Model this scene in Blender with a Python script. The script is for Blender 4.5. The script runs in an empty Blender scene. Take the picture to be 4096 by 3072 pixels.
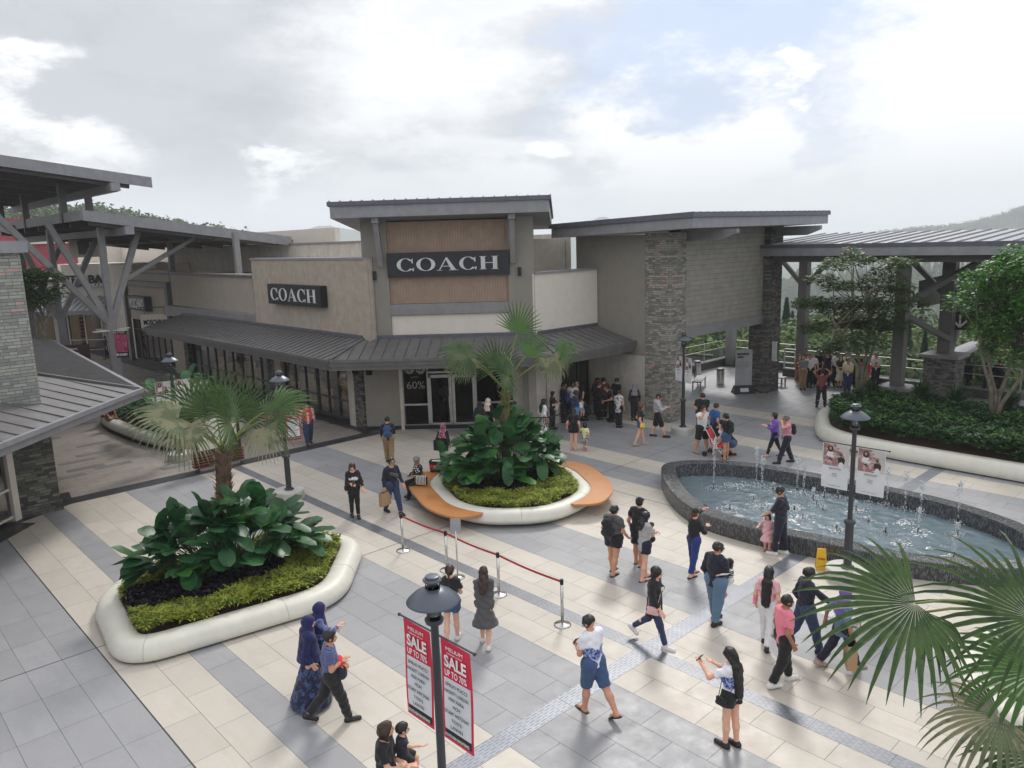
import bpy, bmesh, math, random
import numpy as np
from mathutils import Vector, Matrix
R=math.radians
rnd=random.Random(7)
sc=bpy.context.scene; col=sc.collection
# ---------------- camera -------------------------------------------------
FPX=3076.86; PITCH=.185275; ROLL=-.0301583; AZ=.820158; CH=7.4; KX=4096/2212
_u=np.array([math.sin(AZ),math.cos(AZ),0]);_v=np.array([-math.cos(AZ),math.sin(AZ),0])
def _uv(a): return np.array([a@_u,a@_v,a[2]])
def _basis():
    cp,sp=math.cos(PITCH),math.sin(PITCH)
    f=np.array([0,cp,-sp]);u=np.array([0,sp,cp]);r=np.array([1.,0,0])
    cr,sr=math.cos(ROLL),math.sin(ROLL)
    return _uv(cr*r+sr*u),_uv(-sr*r+cr*u),_uv(f)
CR,CU,CF=_basis(); CAM=np.array([0,0,CH])
def ray(px,py): return CF+(px*KX-2048)/FPX*CR-(py*KX-1536)/FPX*CU
def P(px,py,z=0.0):
    d=ray(px,py); return Vector(CAM+(z-CH)/d[2]*d)
def PX(px,py,x):            # on the vertical plane world x = const
    d=ray(px,py); return Vector(CAM+x/d[0]*d)
def PY(px,py,y):
    d=ray(px,py); return Vector(CAM+y/d[1]*d)
def PD(px,py,c):            # on the diagonal plane x + y = c
    d=ray(px,py); return Vector(CAM+c/(d[0]+d[1])*d)
def AT(px,py,dist):         # at a horizontal distance
    d=ray(px,py); return Vector(CAM+dist/math.hypot(d[0],d[1])*d)
cam=bpy.data.cameras.new('camera'); co=bpy.data.objects.new('camera',cam); col.objects.link(co)
co.matrix_world=Matrix(((CR[0],CU[0],-CF[0],0),(CR[1],CU[1],-CF[1],0),(CR[2],CU[2],-CF[2],CH),(0,0,0,1)))
cam.sensor_width=36; cam.lens=36*FPX/4096; cam.clip_end=9000; cam.clip_start=.05
sc.camera=co
# ---------------- world / light -----------------------------------------
sc.view_settings.view_transform='Standard'; sc.view_settings.look='None'
sc.view_settings.exposure=0.42; sc.view_settings.gamma=1
W=bpy.data.worlds.new('World'); sc.world=W; W.use_nodes=True
nt=W.node_tree; nt.nodes.clear()
def N(t,ty,**k):
    n=t.nodes.new(ty)
    for a,b in k.items():
        if a.startswith('i_'):
            n.inputs[int(a[2:])].default_value=b
        else: setattr(n,a,b)
    return n
L=lambda t,a,b: t.links.new(a,b)
SUN_DIR=Vector(AT(1500,-1500,100)-Vector((0,0,CH))).normalized()
sun_el=math.asin(SUN_DIR.z); sun_az=math.atan2(SUN_DIR.x,SUN_DIR.y)
def build_sky(t):
    out=N(t,'ShaderNodeOutputWorld'); bg=N(t,'ShaderNodeBackground'); bg.inputs[1].default_value=.1
    sky=N(t,'ShaderNodeTexSky',sky_type='NISHITA',sun_disc=False,sun_elevation=sun_el,sun_rotation=sun_az,air_density=1.2,dust_density=2.5)
    tc=N(t,'ShaderNodeTexCoord')
    def noise(scale,detail,rough,dist=0,off=(0,0,0),stretch=(1,1,2.2)):
        m=N(t,'ShaderNodeMapping'); m.inputs['Scale'].default_value=stretch; m.inputs['Location'].default_value=off
        L(t,tc.outputs['Generated'],m.inputs[0])
        n=N(t,'ShaderNodeTexNoise'); n.inputs['Scale'].default_value=scale; n.inputs['Detail'].default_value=detail
        n.inputs['Roughness'].default_value=rough; n.inputs['Distortion'].default_value=dist
        L(t,m.outputs[0],n.inputs['Vector']); return n
    # direction bent by noise so that cloud edges billow
    wn=noise(5.5,9,.62,.0); wn.inputs['Scale'].default_value=5.5
    sb=N(t,'ShaderNodeVectorMath',operation='SUBTRACT'); L(t,wn.outputs['Color'],sb.inputs[0]); sb.inputs[1].default_value=(.5,.5,.5)
    scl=N(t,'ShaderNodeVectorMath',operation='SCALE'); L(t,sb.outputs[0],scl.inputs[0]); scl.inputs['Scale'].default_value=.38
    ad=N(t,'ShaderNodeVectorMath',operation='ADD'); L(t,tc.outputs['Generated'],ad.inputs[0]); L(t,scl.outputs[0],ad.inputs[1])
    nm=N(t,'ShaderNodeVectorMath',operation='NORMALIZE'); L(t,ad.outputs[0],nm.inputs[0])
    def blob(px,py,r0,r1,src=nm,sq=2.0):
        """1 inside an angular lobe centred on a sky direction, 0 outside; sq flattens it vertically"""
        d=Vector(ray(px,py)).normalized()
        s=N(t,'ShaderNodeVectorMath',operation='SUBTRACT'); L(t,src.outputs[0],s.inputs[0]); s.inputs[1].default_value=d
        m=N(t,'ShaderNodeVectorMath',operation='MULTIPLY'); L(t,s.outputs[0],m.inputs[0]); m.inputs[1].default_value=(1,1,sq)
        l=N(t,'ShaderNodeVectorMath',operation='LENGTH'); L(t,m.outputs[0],l.inputs[0])
        mr=N(t,'ShaderNodeMapRange',interpolation_type='SMOOTHSTEP'); L(t,l.outputs['Value'],mr.inputs[0])
        mr.inputs[1].default_value=r0; mr.inputs[2].default_value=r1; mr.inputs[3].default_value=1; mr.inputs[4].default_value=0
        return mr.outputs[0]
    def mth(op,a,b,clamp=False):
        m=N(t,'ShaderNodeMath',operation=op,use_clamp=clamp)
        for i,q in enumerate((a,b)):
            if isinstance(q,(int,float)): m.inputs[i].default_value=q
            else: L(t,q,m.inputs[i])
        return m.outputs[0]
    def mix(f,a,b):
        m=N(t,'ShaderNodeMix',data_type='RGBA')
        if isinstance(f,(int,float)): m.inputs[0].default_value=f
        else: L(t,f,m.inputs[0])
        for i,q in ((6,a),(7,b)):
            if isinstance(q,tuple): m.inputs[i].default_value=q+(1,)
            else: L(t,q,m.inputs[i])
        return m.outputs[2]
    big=noise(2.6,7,.55,.3,(3.1,1.7,.4)); fine=noise(7.5,9,.6,.2,(.3,.9,2.4),(1,1,2.6))
    shade=mth('ADD',mth('MULTIPLY',big.outputs[0],.62),mth('MULTIPLY',fine.outputs[0],.48))
    ramp=N(t,'ShaderNodeMapRange',interpolation_type='SMOOTHSTEP'); L(t,shade,ramp.inputs[0]); ramp.inputs[1].default_value=.455; ramp.inputs[2].default_value=.585
    white=(9.1,9.2,9.4); grey=(5.3,5.55,5.95)
    cloud=mix(ramp.outputs[0],grey,white)
    dk=mth('MAXIMUM',mth('MAXIMUM',blob(120,150,.12,.75,sq=2.2),mth('MULTIPLY',blob(420,130,.05,.40,sq=2.0),.8)),mth('MULTIPLY',blob(1180,110,.03,.16,sq=1.7),.75))
    dk=mth('MAXIMUM',dk,mth('MULTIPLY',blob(560,420,.02,.22,sq=2.4),.55))
    cloud=mix(mth('MULTIPLY',dk,.80),cloud,(3.7,3.95,4.4))
    wh=mth('MAXIMUM',mth('MAXIMUM',blob(1510,340,.07,.19,sq=1.8),blob(2180,210,.09,.24,sq=1.4)),mth('MAXIMUM',mth('MULTIPLY',blob(880,160,.03,.22,sq=1.8),.8),blob(1740,190,.02,.08,sq=2.0)))
    wh=mth('MAXIMUM',wh,mth('MAXIMUM',blob(660,380,.01,.06,sq=2.2),mth('MAXIMUM',blob(1220,360,.02,.05,sq=1.5),blob(40,270,.02,.11,sq=2))))
    cloud=mix(wh,cloud,(9.6,9.6,9.7))
    # gaps of blue
    gap=mth('MAXIMUM',blob(1720,70,.17,.34,sq=1.8),blob(1850,270,.05,.16,sq=2.2))
    gap=mth('MAXIMUM',gap,mth('MULTIPLY',blob(1290,280,.01,.10,sq=2.4),.6))
    gap=mth('SUBTRACT',gap,mth('MULTIPLY',wh,.95),True)
    blue=mix(.10,(4.0,5.2,7.6),sky.outputs[0])
    c=mix(mth('MULTIPLY',gap,.9),cloud,blue)
    # pale band of humid air low over the horizon
    sp=N(t,'ShaderNodeSeparateXYZ'); L(t,tc.outputs['Generated'],sp.inputs[0])
    hz=N(t,'ShaderNodeMapRange',interpolation_type='SMOOTHSTEP'); L(t,sp.outputs[2],hz.inputs[0]); hz.inputs[1].default_value=-.02; hz.inputs[2].default_value=.13; hz.inputs[3].default_value=.75; hz.inputs[4].default_value=0
    c=mix(hz.outputs[0],c,(9.0,9.6,10.6))
    L(t,c,bg.inputs[0]); L(t,bg.outputs[0],out.inputs[0])
build_sky(nt)
sl=bpy.data.lights.new('sun','SUN'); sl.energy=1.7; sl.angle=R(12); sl.color=(1,.965,.91)
so=bpy.data.objects.new('sun',sl); col.objects.link(so); so.rotation_euler=SUN_DIR.to_track_quat('Z','Y').to_euler()
sc.cycles.max_bounces=7; sc.cycles.diffuse_bounces=3; sc.cycles.glossy_bounces=3; sc.cycles.transmission_bounces=4; sc.cycles.transparent_max_bounces=10
sc.cycles.volume_bounces=1; sc.cycles.caustics_reflective=False; sc.cycles.caustics_refractive=False
# ---------------- helpers -----------------------------------------------
def lin(c):
    f=lambda x: x/12.92 if x<=.04045 else ((x+.055)/1.055)**2.4
    return tuple(f(x/255) for x in c)
_M={}
def mat(name,c=(.5,.5,.5),rough=.6,metal=0,var=.12,vs=3.0,bump=0,bs=60,spec=.5,kind=None,**k):
    """procedural principled material: a colour with noise variation and optional bump, or a named pattern"""
    if name in _M: return _M[name]
    m=bpy.data.materials.new(name); m.use_nodes=True; t=m.node_tree; b=t.nodes['Principled BSDF']
    b.inputs['Roughness'].default_value=rough; b.inputs['Metallic'].default_value=metal
    b.inputs['Specular IOR Level'].default_value=spec
    geo=N(t,'ShaderNodeNewGeometry'); tc=N(t,'ShaderNodeTexCoord')
    src=tc.outputs['Object'] if k.get('local') else geo.outputs['Position']
    def nz(scale,detail=4,rough_=.55,vec=None):
        n=N(t,'ShaderNodeTexNoise'); n.inputs['Scale'].default_value=scale; n.inputs['Detail'].default_value=detail; n.inputs['Roughness'].default_value=rough_
        L(t,vec or src,n.inputs['Vector']); return n
    def mx(f,a,bb,blend='MIX'):
        q=N(t,'ShaderNodeMix',data_type='RGBA',blend_type=blend)
        if isinstance(f,(int,float)): q.inputs[0].default_value=f
        else: L(t,f,q.inputs[0])
        for i,w in ((6,a),(7,bb)):
            if isinstance(w,tuple): q.inputs[i].default_value=tuple(w[:3])+(1,)
            else: L(t,w,q.inputs[i])
        return q.outputs[2]
    def rng(o,a,bb,c0=0,c1=1,st='LINEAR'):
        q=N(t,'ShaderNodeMapRange',interpolation_type=st); L(t,o,q.inputs[0])
        for i,w in enumerate((a,bb,c0,c1)): q.inputs[i+1].default_value=w
        return q.outputs[0]
    def mm(op,a,bb=0.,clamp=False):
        q=N(t,'ShaderNodeMath',operation=op,use_clamp=clamp)
        for i,w in enumerate((a,bb)):
            if isinstance(w,(int,float)): q.inputs[i].default_value=w
            else: L(t,w,q.inputs[i])
        return q.outputs[0]
    n1=nz(vs)
    dark=tuple(x*(1-var) for x in c); lite=tuple(min(1,x*(1+var)) for x in c)
    base=mx(rng(n1.outputs[0],.3,.7),dark,lite)
    h=None
    if kind=='ribs':      # vertical grooves (board cladding) in the wall's own run
        sx=N(t,'ShaderNodeSeparateXYZ'); L(t,geo.outputs['Position'],sx.inputs[0])
        run=mm('ADD',sx.outputs[0],mm('MULTIPLY',sx.outputs[1],k.get('sy',1.0)))
        fr=mm('FRACT',mm('MULTIPLY',run,1/k.get('pitch',.15)))
        g=mm('LESS_THAN',fr,k.get('gw',.16)); base=mx(mm('MULTIPLY',g,.38),base,tuple(x*.35 for x in c)); h=mm('SUBTRACT',1,g)
        pn=N(t,'ShaderNodeTexNoise'); pn.inputs['Scale'].default_value=1
        cb=N(t,'ShaderNodeCombineXYZ'); L(t,mm('FLOOR',mm('MULTIPLY',run,1/k.get('pitch',.15))),cb.inputs[0]); 
        wn=N(t,'ShaderNodeTexWhiteNoise',noise_dimensions='3D'); L(t,cb.outputs[0],wn.inputs[0]); base=mx(rng(wn.outputs[0],0,1,0,.12),base,tuple(x*.6 for x in c))
    if kind=='planks':    # horizontal boards
        sx=N(t,'ShaderNodeSeparateXYZ'); L(t,geo.outputs['Position'],sx.inputs[0])
        fr=mm('FRACT',mm('MULTIPLY',sx.outputs[2],1/k.get('pitch',.2)))
        g=mm('LESS_THAN',fr,.09); base=mx(mm('MULTIPLY',g,.45),base,tuple(x*.3 for x in c)); h=fr
    if kind=='stone':
        sx=N(t,'ShaderNodeSeparateXYZ'); L(t,geo.outputs['Position'],sx.inputs[0])
        cb=N(t,'ShaderNodeCombineXYZ'); L(t,mm('ADD',sx.outputs[0],sx.outputs[1]),cb.inputs[0]); L(t,sx.outputs[2],cb.inputs[1])
        br=N(t,'ShaderNodeTexBrick'); L(t,cb.outputs[0],br.inputs['Vector']); br.offset=.37; br.offset_frequency=2; br.squash=.62; br.squash_frequency=3
        br.inputs['Scale'].default_value=1; br.inputs['Mortar Size'].default_value=.006; br.inputs['Brick Width'].default_value=k.get('bw',.31); br.inputs['Row Height'].default_value=k.get('bh',.085)
        br.inputs['Mortar Smooth'].default_value=.3; br.inputs['Bias'].default_value=0
        br.inputs['Color1'].default_value=(0,0,0,1); br.inputs['Color2'].default_value=(1,1,1,1); br.inputs['Mortar'].default_value=(0,0,0,1)
        cr=N(t,'ShaderNodeValToRGB'); L(t,br.outputs['Color'],cr.inputs[0]); e=cr.color_ramp; e.interpolation='CONSTANT'
        ct=k.get('ct',1); e.elements[0].color=tuple(x*(1-.55*ct) for x in c)+(1,); e.elements[1].position=.82; e.elements[1].color=tuple(x*(1+.5*ct) for x in c)+(1,)
        for ps,f,tint in ((.14,.62,(1,1,1)),(.3,1.15,(1.03,1,.93)),(.42,.78,(1,1,1.02)),(.56,1.3,(1.04,1,.92)),(.68,.95,(.97,1,.97)),(.965,1.5,(1.35,.86,.82))):
            q=e.elements.new(ps); q.color=tuple(x*(1+(f-1)*ct)*y for x,y in zip(c,tint))+(1,)
        n2=nz(14,5,.6); base=mx(rng(n2.outputs[0],.3,.75,0,.45),cr.outputs[0],tuple(x*.5 for x in c))
        base=mx(mm('MULTIPLY',br.outputs['Fac'],.75),base,tuple(x*.28 for x in c)); h=mm('SUBTRACT',rng(br.outputs['Color'],0,1,.4,1),br.outputs['Fac'])
    if kind=='mosaic':
        sx=N(t,'ShaderNodeSeparateXYZ'); L(t,geo.outputs['Position'],sx.inputs[0])
        uvn=N(t,'ShaderNodeUVMap')
        br=N(t,'ShaderNodeTexBrick'); L(t,uvn.outputs[0],br.inputs['Vector']); br.offset=.5
        br.inputs['Scale'].default_value=1; br.inputs['Mortar Size'].default_value=.004; br.inputs['Brick Width'].default_value=.07; br.inputs['Row Height'].default_value=.021; br.inputs['Bias'].default_value=0
        br.inputs['Color1'].default_value=(0,0,0,1); br.inputs['Color2'].default_value=(1,1,1,1); br.inputs['Mortar'].default_value=(.1,.1,.1,1)
        cr=N(t,'ShaderNodeValToRGB'); L(t,br.outputs['Color'],cr.inputs[0]); e=cr.color_ramp; e.interpolation='CONSTANT'
        e.elements[0].color=(.025,.026,.03,1); e.elements[1].position=.8; e.elements[1].color=(.17,.175,.185,1)
        for ps,cc in ((.25,(.065,.07,.078)),(.45,(.12,.125,.135)),(.62,(.05,.05,.056))): q=e.elements.new(ps); q.color=cc+(1,)
        base=cr.outputs[0]; base=mx(mm('MULTIPLY',br.outputs['Fac'],.7),base,(.06,.06,.065)); h=mm('SUBTRACT',1,br.outputs['Fac'])
    if kind=='tile':
        at=N(t,'ShaderNodeAttribute'); at.attribute_name='tone'
        base=mx(rng(at.outputs['Fac'],0,1,0,1),tuple(x*(1-k.get('tv',.1)) for x in c),tuple(x*(1+k.get('tv',.1)*.6) for x in c))
        mp=N(t,'ShaderNodeMapping'); mp.inputs['Scale'].default_value=(3.0,.7,1); mp.inputs['Rotation'].default_value=(0,0,.5); L(t,geo.outputs['Position'],mp.inputs[0])
        n2=nz(1.6,8,.62,mp.outputs[0]); base=mx(rng(n2.outputs[0],.44,.72,0,.55),base,tuple(a*b2 for a,b2 in zip(c,k.get('vein',(.88,.84,.8)))))
        n3=nz(26,6,.7); base=mx(rng(n3.outputs[0],.35,.75,0,.16),base,tuple(x*.6 for x in c))
        n4=nz(.35,3); n6=nz(1.1,9,.75); base=mx(rng(n6.outputs[0],.56,.74,0,.30),base,tuple(x*.62 for x in c)); base=mx(rng(n4.outputs[0],.42,.7,0,.22),base,tuple(x*.7 for x in c))
        n5=nz(2.2,5,.7); L(t,rng(n5.outputs[0],.3,.7,rough-.08,rough+.2),b.inputs['Roughness'])
    if kind=='studs':     # tactile strip: rows of short dashes along x or y
        sx=N(t,'ShaderNodeSeparateXYZ'); L(t,geo.outputs['Position'],sx.inputs[0])
        a,bb=(0,1) if k.get('ax')=='x' else (1,0)
        row=mm('MULTIPLY',sx.outputs[bb],1/.052); fr=mm('FRACT',row)
        off=mm('MULTIPLY',mm('FRACT',mm('MULTIPLY',mm('FLOOR',row),.5)),1.0)
        fl=mm('FRACT',mm('ADD',mm('MULTIPLY',sx.outputs[a],1/.155),off))
        dash=mm('MULTIPLY',mm('LESS_THAN',fr,.3),mm('LESS_THAN',fl,.72))
        pan=mm('FRACT',mm('MULTIPLY',sx.outputs[a],1/.335)); edge=mm('LESS_THAN',pan,.10); dash=mm('MULTIPLY',dash,mm('SUBTRACT',1,edge))
        big=mm('FRACT',mm('MULTIPLY',sx.outputs[a],1/1.175)); jn=mm('LESS_THAN',big,.007)
        base=mx(mm('MULTIPLY',dash,.6),base,(.05,.05,.06)); base=mx(jn,base,(.03,.03,.035)); h=mm('SUBTRACT',1,dash)
    if kind=='grain':
        mp=N(t,'ShaderNodeMapping'); mp.inputs['Scale'].default_value=k.get('st',(1,1,12)); L(t,src,mp.inputs[0])
        n2=nz(6,6,.6,mp.outputs[0]); base=mx(rng(n2.outputs[0],.35,.7,0,.6),base,tuple(x*.55 for x in c)); h=n2.outputs[0]
    if kind=='wear':      # outdoor render / sheet metal: streaks and stains
        mp=N(t,'ShaderNodeMapping'); mp.inputs['Scale'].default_value=(1.6,1.6,.18); L(t,geo.outputs['Position'],mp.inputs[0])
        n2=nz(2.2,7,.65,mp.outputs[0]); base=mx(rng(n2.outputs[0],.45,.8,0,k.get('wk',.35)),base,tuple(x*.55 for x in c))
        n3=nz(40,4,.6); base=mx(rng(n3.outputs[0],.35,.7,0,.10),base,tuple(x*.6 for x in c))
    if kind in('stripes','dots','floral','plaid','check'):
        sx=N(t,'ShaderNodeSeparateXYZ'); L(t,tc.outputs['Object'],sx.inputs[0]); c2=k.get('c2',(.8,.8,.8))
        if kind=='stripes':
            ax=k.get('ax',2); fr=mm('FRACT',mm('MULTIPLY',sx.outputs[ax],1/k.get('pitch',.04))); f=mm('LESS_THAN',fr,k.get('duty',.4)); base=mx(f,base,c2)
        elif kind=='dots':
            vo=N(t,'ShaderNodeTexVoronoi'); vo.inputs['Scale'].default_value=k.get('ds',16); vo.inputs['Randomness'].default_value=.6; L(t,tc.outputs['Object'],vo.inputs['Vector'])
            base=mx(mm('LESS_THAN',vo.outputs['Distance'],k.get('dr',.28)),base,c2)
        elif kind=='floral':
            n2=nz(k.get('ds',16),3,.7,tc.outputs['Object']); base=mx(rng(n2.outputs[0],.5,.56),base,c2)
            if 'c3' in k:
                n3=nz(k.get('ds',16)*1.4,2,.6); base=mx(rng(n3.outputs[0],.56,.62),base,k['c3'])
        else:
            f=mm('MULTIPLY',mm('ADD',mm('LESS_THAN',mm('FRACT',mm('MULTIPLY',sx.outputs[2],1/.05)),.4),mm('LESS_THAN',mm('FRACT',mm('MULTIPLY',sx.outputs[0],1/.05)),.4)),.5); base=mx(f,base,c2)
    if kind=='band':      # cloth with a printed zone between two heights, ragged edges
        sx=N(t,'ShaderNodeSeparateXYZ'); L(t,tc.outputs['Object'],sx.inputs[0])
        n2=nz(9,3,.5,tc.outputs['Object']); zz=mm('ADD',sx.outputs[2],mm('MULTIPLY',mm('SUBTRACT',n2.outputs[0],.5),k.get('rag',.25)))
        f=mm('MULTIPLY',mm('GREATER_THAN',zz,k['z0']),mm('LESS_THAN',zz,k['z1'])); n3=nz(22,3,.6,tc.outputs['Object'])
        base=mx(f,base,mx(rng(n3.outputs[0],.45,.55),k['c2'],k.get('c3',k['c2'])))
    L(t,base,b.inputs['Base Color'])
    if bump:
        bp=N(t,'ShaderNodeBump'); bp.inputs['Strength'].default_value=bump; bp.inputs['Distance'].default_value=k.get('bd',.01)
        if h is None or k.get('bn'):
            nb=nz(bs,5,.6); h=nb.outputs[0]
        L(t,h,bp.inputs['Height']); L(t,bp.outputs[0],b.inputs['Normal'])
    if k.get('sheen'): b.inputs['Sheen Weight'].default_value=k['sheen']
    if k.get('sss'): b.inputs['Subsurface Weight'].default_value=k['sss']; b.inputs['Subsurface Scale'].default_value=.01
    if k.get('emit'): b.inputs['Emission Color'].default_value=k['emit'][0]+(1,); b.inputs['Emission Strength'].default_value=k['emit'][1]
    if k.get('coat'): b.inputs['Coat Weight'].default_value=k['coat']; b.inputs['Coat Roughness'].default_value=.15
    if k.get('trans'): b.inputs['Transmission Weight'].default_value=k['trans']; b.inputs['IOR'].default_value=k.get('ior',1.45)
    if k.get('leaf'):
        tr=N(t,'ShaderNodeBsdfTranslucent'); L(t,base,tr.inputs[0]); ms=N(t,'ShaderNodeMixShader'); ms.inputs[0].default_value=k['leaf']
        L(t,b.outputs[0],ms.inputs[1]); L(t,tr.outputs[0],ms.inputs[2]); L(t,ms.outputs[0],t.nodes['Material Output'].inputs[0])
    if k.get('glassy'):   # architectural sheet glass: clear with a Fresnel reflection
        gl=N(t,'ShaderNodeBsdfGlossy'); gl.inputs['Roughness'].default_value=.03; trn=N(t,'ShaderNodeBsdfTransparent'); trn.inputs[0].default_value=k['glassy']+(1,)
        fr=N(t,'ShaderNodeFresnel'); fr.inputs[0].default_value=1.5; ms=N(t,'ShaderNodeMixShader'); L(t,mm('MULTIPLY',fr.outputs[0],k.get('refl',.32),True),ms.inputs[0])
        L(t,trn.outputs[0],ms.inputs[1]); L(t,gl.outputs[0],ms.inputs[2]); L(t,ms.outputs[0],t.nodes['Material Output'].inputs[0])
    _M[name]=m; return m
WORLD=set()
def winv(o,p):
    if p.name in WORLD: o.matrix_parent_inverse=Matrix.Translation(-p.location)
def wthing(name,loc,label,cat,group=None):
    e=empty(name,loc,0,label,cat,group); WORLD.add(e.name); return e
class GL:
    def __init__(s): s.l=[]
    def new(s): s.l.append(MB()); return s.l[-1]
    def build(s,name,m,parent=None): return [q.build(name,m,parent) for q in s.l]
class MB:
    """collects shapes; build() links them as ONE mesh object"""
    def __init__(s): s.v=[];s.f=[];s.m=[];s.uv=None;s.tone=None
    def add(s,vs,fs,m=0):
        o=len(s.v); s.v+= [tuple(q) for q in vs]; s.f+=[tuple(i+o for i in f) for f in fs]; s.m+=[m]*len(fs); return s
    def box(s,x0,x1,y0,y1,z0,z1,m=0):
        return s.add([(x0,y0,z0),(x1,y0,z0),(x1,y1,z0),(x0,y1,z0),(x0,y0,z1),(x1,y0,z1),(x1,y1,z1),(x0,y1,z1)],
          [(0,3,2,1),(4,5,6,7),(0,1,5,4),(1,2,6,5),(2,3,7,6),(3,0,4,7)],m)
    def obox(s,a,b,w,h,up=(0,0,1),m=0):
        """bar from a to b, width w (sideways), height h (along up)"""
        a,b=Vector(a),Vector(b); d=(b-a).normalized(); up=Vector(up)
        sd=d.cross(up)
        if sd.length<1e-4: sd=d.cross(Vector((1,0,0)))
        sd.normalize(); u2=sd.cross(d).normalized(); sd*=w/2; u2*=h/2
        return s.add([a-sd-u2,a+sd-u2,a+sd+u2,a-sd+u2,b-sd-u2,b+sd-u2,b+sd+u2,b-sd+u2],
          [(0,1,2,3),(7,6,5,4),(0,4,5,1),(1,5,6,2),(2,6,7,3),(3,7,4,0)],m)
    def prism(s,poly,z0,z1,m=0):
        n=len(poly); vs=[(p[0],p[1],z0) for p in poly]+[(p[0],p[1],z1) for p in poly]
        a=sum(poly[i][0]*poly[(i+1)%n][1]-poly[(i+1)%n][0]*poly[i][1] for i in range(n))
        fs=[tuple(range(n-1,-1,-1)),tuple(range(n,2*n))]+[(i,(i+1)%n,n+(i+1)%n,n+i) for i in range(n)]
        if a<0: fs=[f[::-1] for f in fs]
        return s.add(vs,fs,m)
    def slab(s,quad,th,m=0):
        """thick plate: polygon of 3D points as its top, extruded straight down by th"""
        n=len(quad); q=[Vector(p) for p in quad]; vs=[tuple(p) for p in q]+[(p.x,p.y,p.z-th) for p in q]
        fs=[tuple(range(n)),tuple(range(2*n-1,n-1,-1))]+[(i,n+i,n+(i+1)%n,(i+1)%n) for i in range(n)]
        nz=sum(q[i].x*q[(i+1)%n].y-q[(i+1)%n].x*q[i].y for i in range(n))
        if nz<0: fs=[f[::-1] for f in fs]
        return s.add(vs,fs,m)
    def tube(s,pts,rs,n=8,m=0,cap=True,flat=1.0):
        pts=[Vector(p) for p in pts]; 
        if not hasattr(rs,'__len__'): rs=[rs]*len(pts)
        vs=[];fs=[]; ref=None
        for i,p in enumerate(pts):
            d=(pts[min(i+1,len(pts)-1)]-pts[max(i-1,0)])
            if d.length<1e-9: d=Vector((0,0,1))
            d.normalize()
            if ref is None: ref=Vector((0,0,1)) if abs(d.z)<.9 else Vector((1,0,0))
            a=d.cross(ref).normalized(); b=d.cross(a).normalized(); ref=-b if False else a.cross(d)*1.0
            for k in range(n):
                t=2*math.pi*k/n; vs.append(p+(a*math.cos(t)+b*math.sin(t)*flat)*rs[i])
        for i in range(len(pts)-1):
            for k in range(n): fs.append((i*n+k,i*n+(k+1)%n,(i+1)*n+(k+1)%n,(i+1)*n+k))
        if cap: fs.append(tuple(range(n-1,-1,-1))); fs.append(tuple((len(pts)-1)*n+k for k in range(n)))
        return s.add(vs,fs,m)
    def lathe(s,prof,c=(0,0,0),n=24,m=0):
        """profile of (radius, z) from bottom to top"""
        vs=[];fs=[]
        for r,z in prof:
            for k in range(n):
                t=2*math.pi*k/n; vs.append((c[0]+r*math.cos(t),c[1]+r*math.sin(t),c[2]+z))
        for i in range(len(prof)-1):
            for k in range(n): fs.append((i*n+k,i*n+(k+1)%n,(i+1)*n+(k+1)%n,(i+1)*n+k))
        fs.append(tuple(range(n-1,-1,-1))); fs.append(tuple((len(prof)-1)*n+k for k in range(n)))
        return s.add(vs,fs,m)
    def ell(s,c,r,n=10,k=6,m=0):
        vs=[];fs=[];c=Vector(c)
        for i in range(1,k):
            ph=math.pi*i/k
            for j in range(n):
                t=2*math.pi*j/n; vs.append((c.x+r[0]*math.sin(ph)*math.cos(t),c.y+r[1]*math.sin(ph)*math.sin(t),c.z+r[2]*math.cos(ph)))
        vs+=[(c.x,c.y,c.z+r[2]),(c.x,c.y,c.z-r[2])]; T=len(vs)-2
        for i in range(k-2):
            for j in range(n): fs.append((i*n+j,(i+1)*n+j,(i+1)*n+(j+1)%n,i*n+(j+1)%n))
        for j in range(n): fs.append((T,j,(j+1)%n)); fs.append((T+1,(k-2)*n+(j+1)%n,(k-2)*n+j))
        return s.add(vs,fs,m)
    def build(s,name,mats,parent=None,smooth=False,bevel=0,loc=None):
        me=bpy.data.meshes.new(name); me.from_pydata(s.v,[],s.f)
        for q in (mats if isinstance(mats,(list,tuple)) else [mats]): me.materials.append(q)
        if len(me.polygons):
            me.polygons.foreach_set('material_index',s.m)
            if smooth: me.polygons.foreach_set('use_smooth',[True]*len(s.f))
        if s.uv: 
            ul=me.uv_layers.new(name='UVMap'); 
            for li,(x,y) in enumerate(s.uv): ul.data[li].uv=(x,y)
        if s.tone:
            at=me.attributes.new('tone','FLOAT','FACE'); at.data.foreach_set('value',s.tone)
        me.update()
        o=bpy.data.objects.new(name,me); col.objects.link(o)
        if parent: o.parent=parent; winv(o,parent)
        if loc: o.location=loc
        if bevel:
            md=o.modifiers.new('bevel','BEVEL'); md.width=bevel; md.segments=2; md.limit_method='ANGLE'; md.angle_limit=R(40)
        return o
def tag(o,label=None,cat=None,group=None,kind=None):
    if label: o['label']=label
    if cat: o['category']=cat
    if group: o['group']=group
    if kind: o['kind']=kind
    return o
def empty(name,loc=(0,0,0),rz=0,label=None,cat=None,group=None,kind=None):
    o=bpy.data.objects.new(name,None); col.objects.link(o); o.location=loc; o.rotation_euler=(0,0,rz); o.empty_display_size=.2
    return tag(o,label,cat,group,kind)
def copy_tree(o,loc=None,rz=None,label=None,parent=None):
    c=o.copy(); col.objects.link(c); c.parent=parent
    if loc is not None: c.location=loc
    if rz is not None: c.rotation_euler=(0,0,rz)
    if label: c['label']=label
    for ch in list(o.children): copy_tree(ch,parent=c)
    return c
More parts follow.
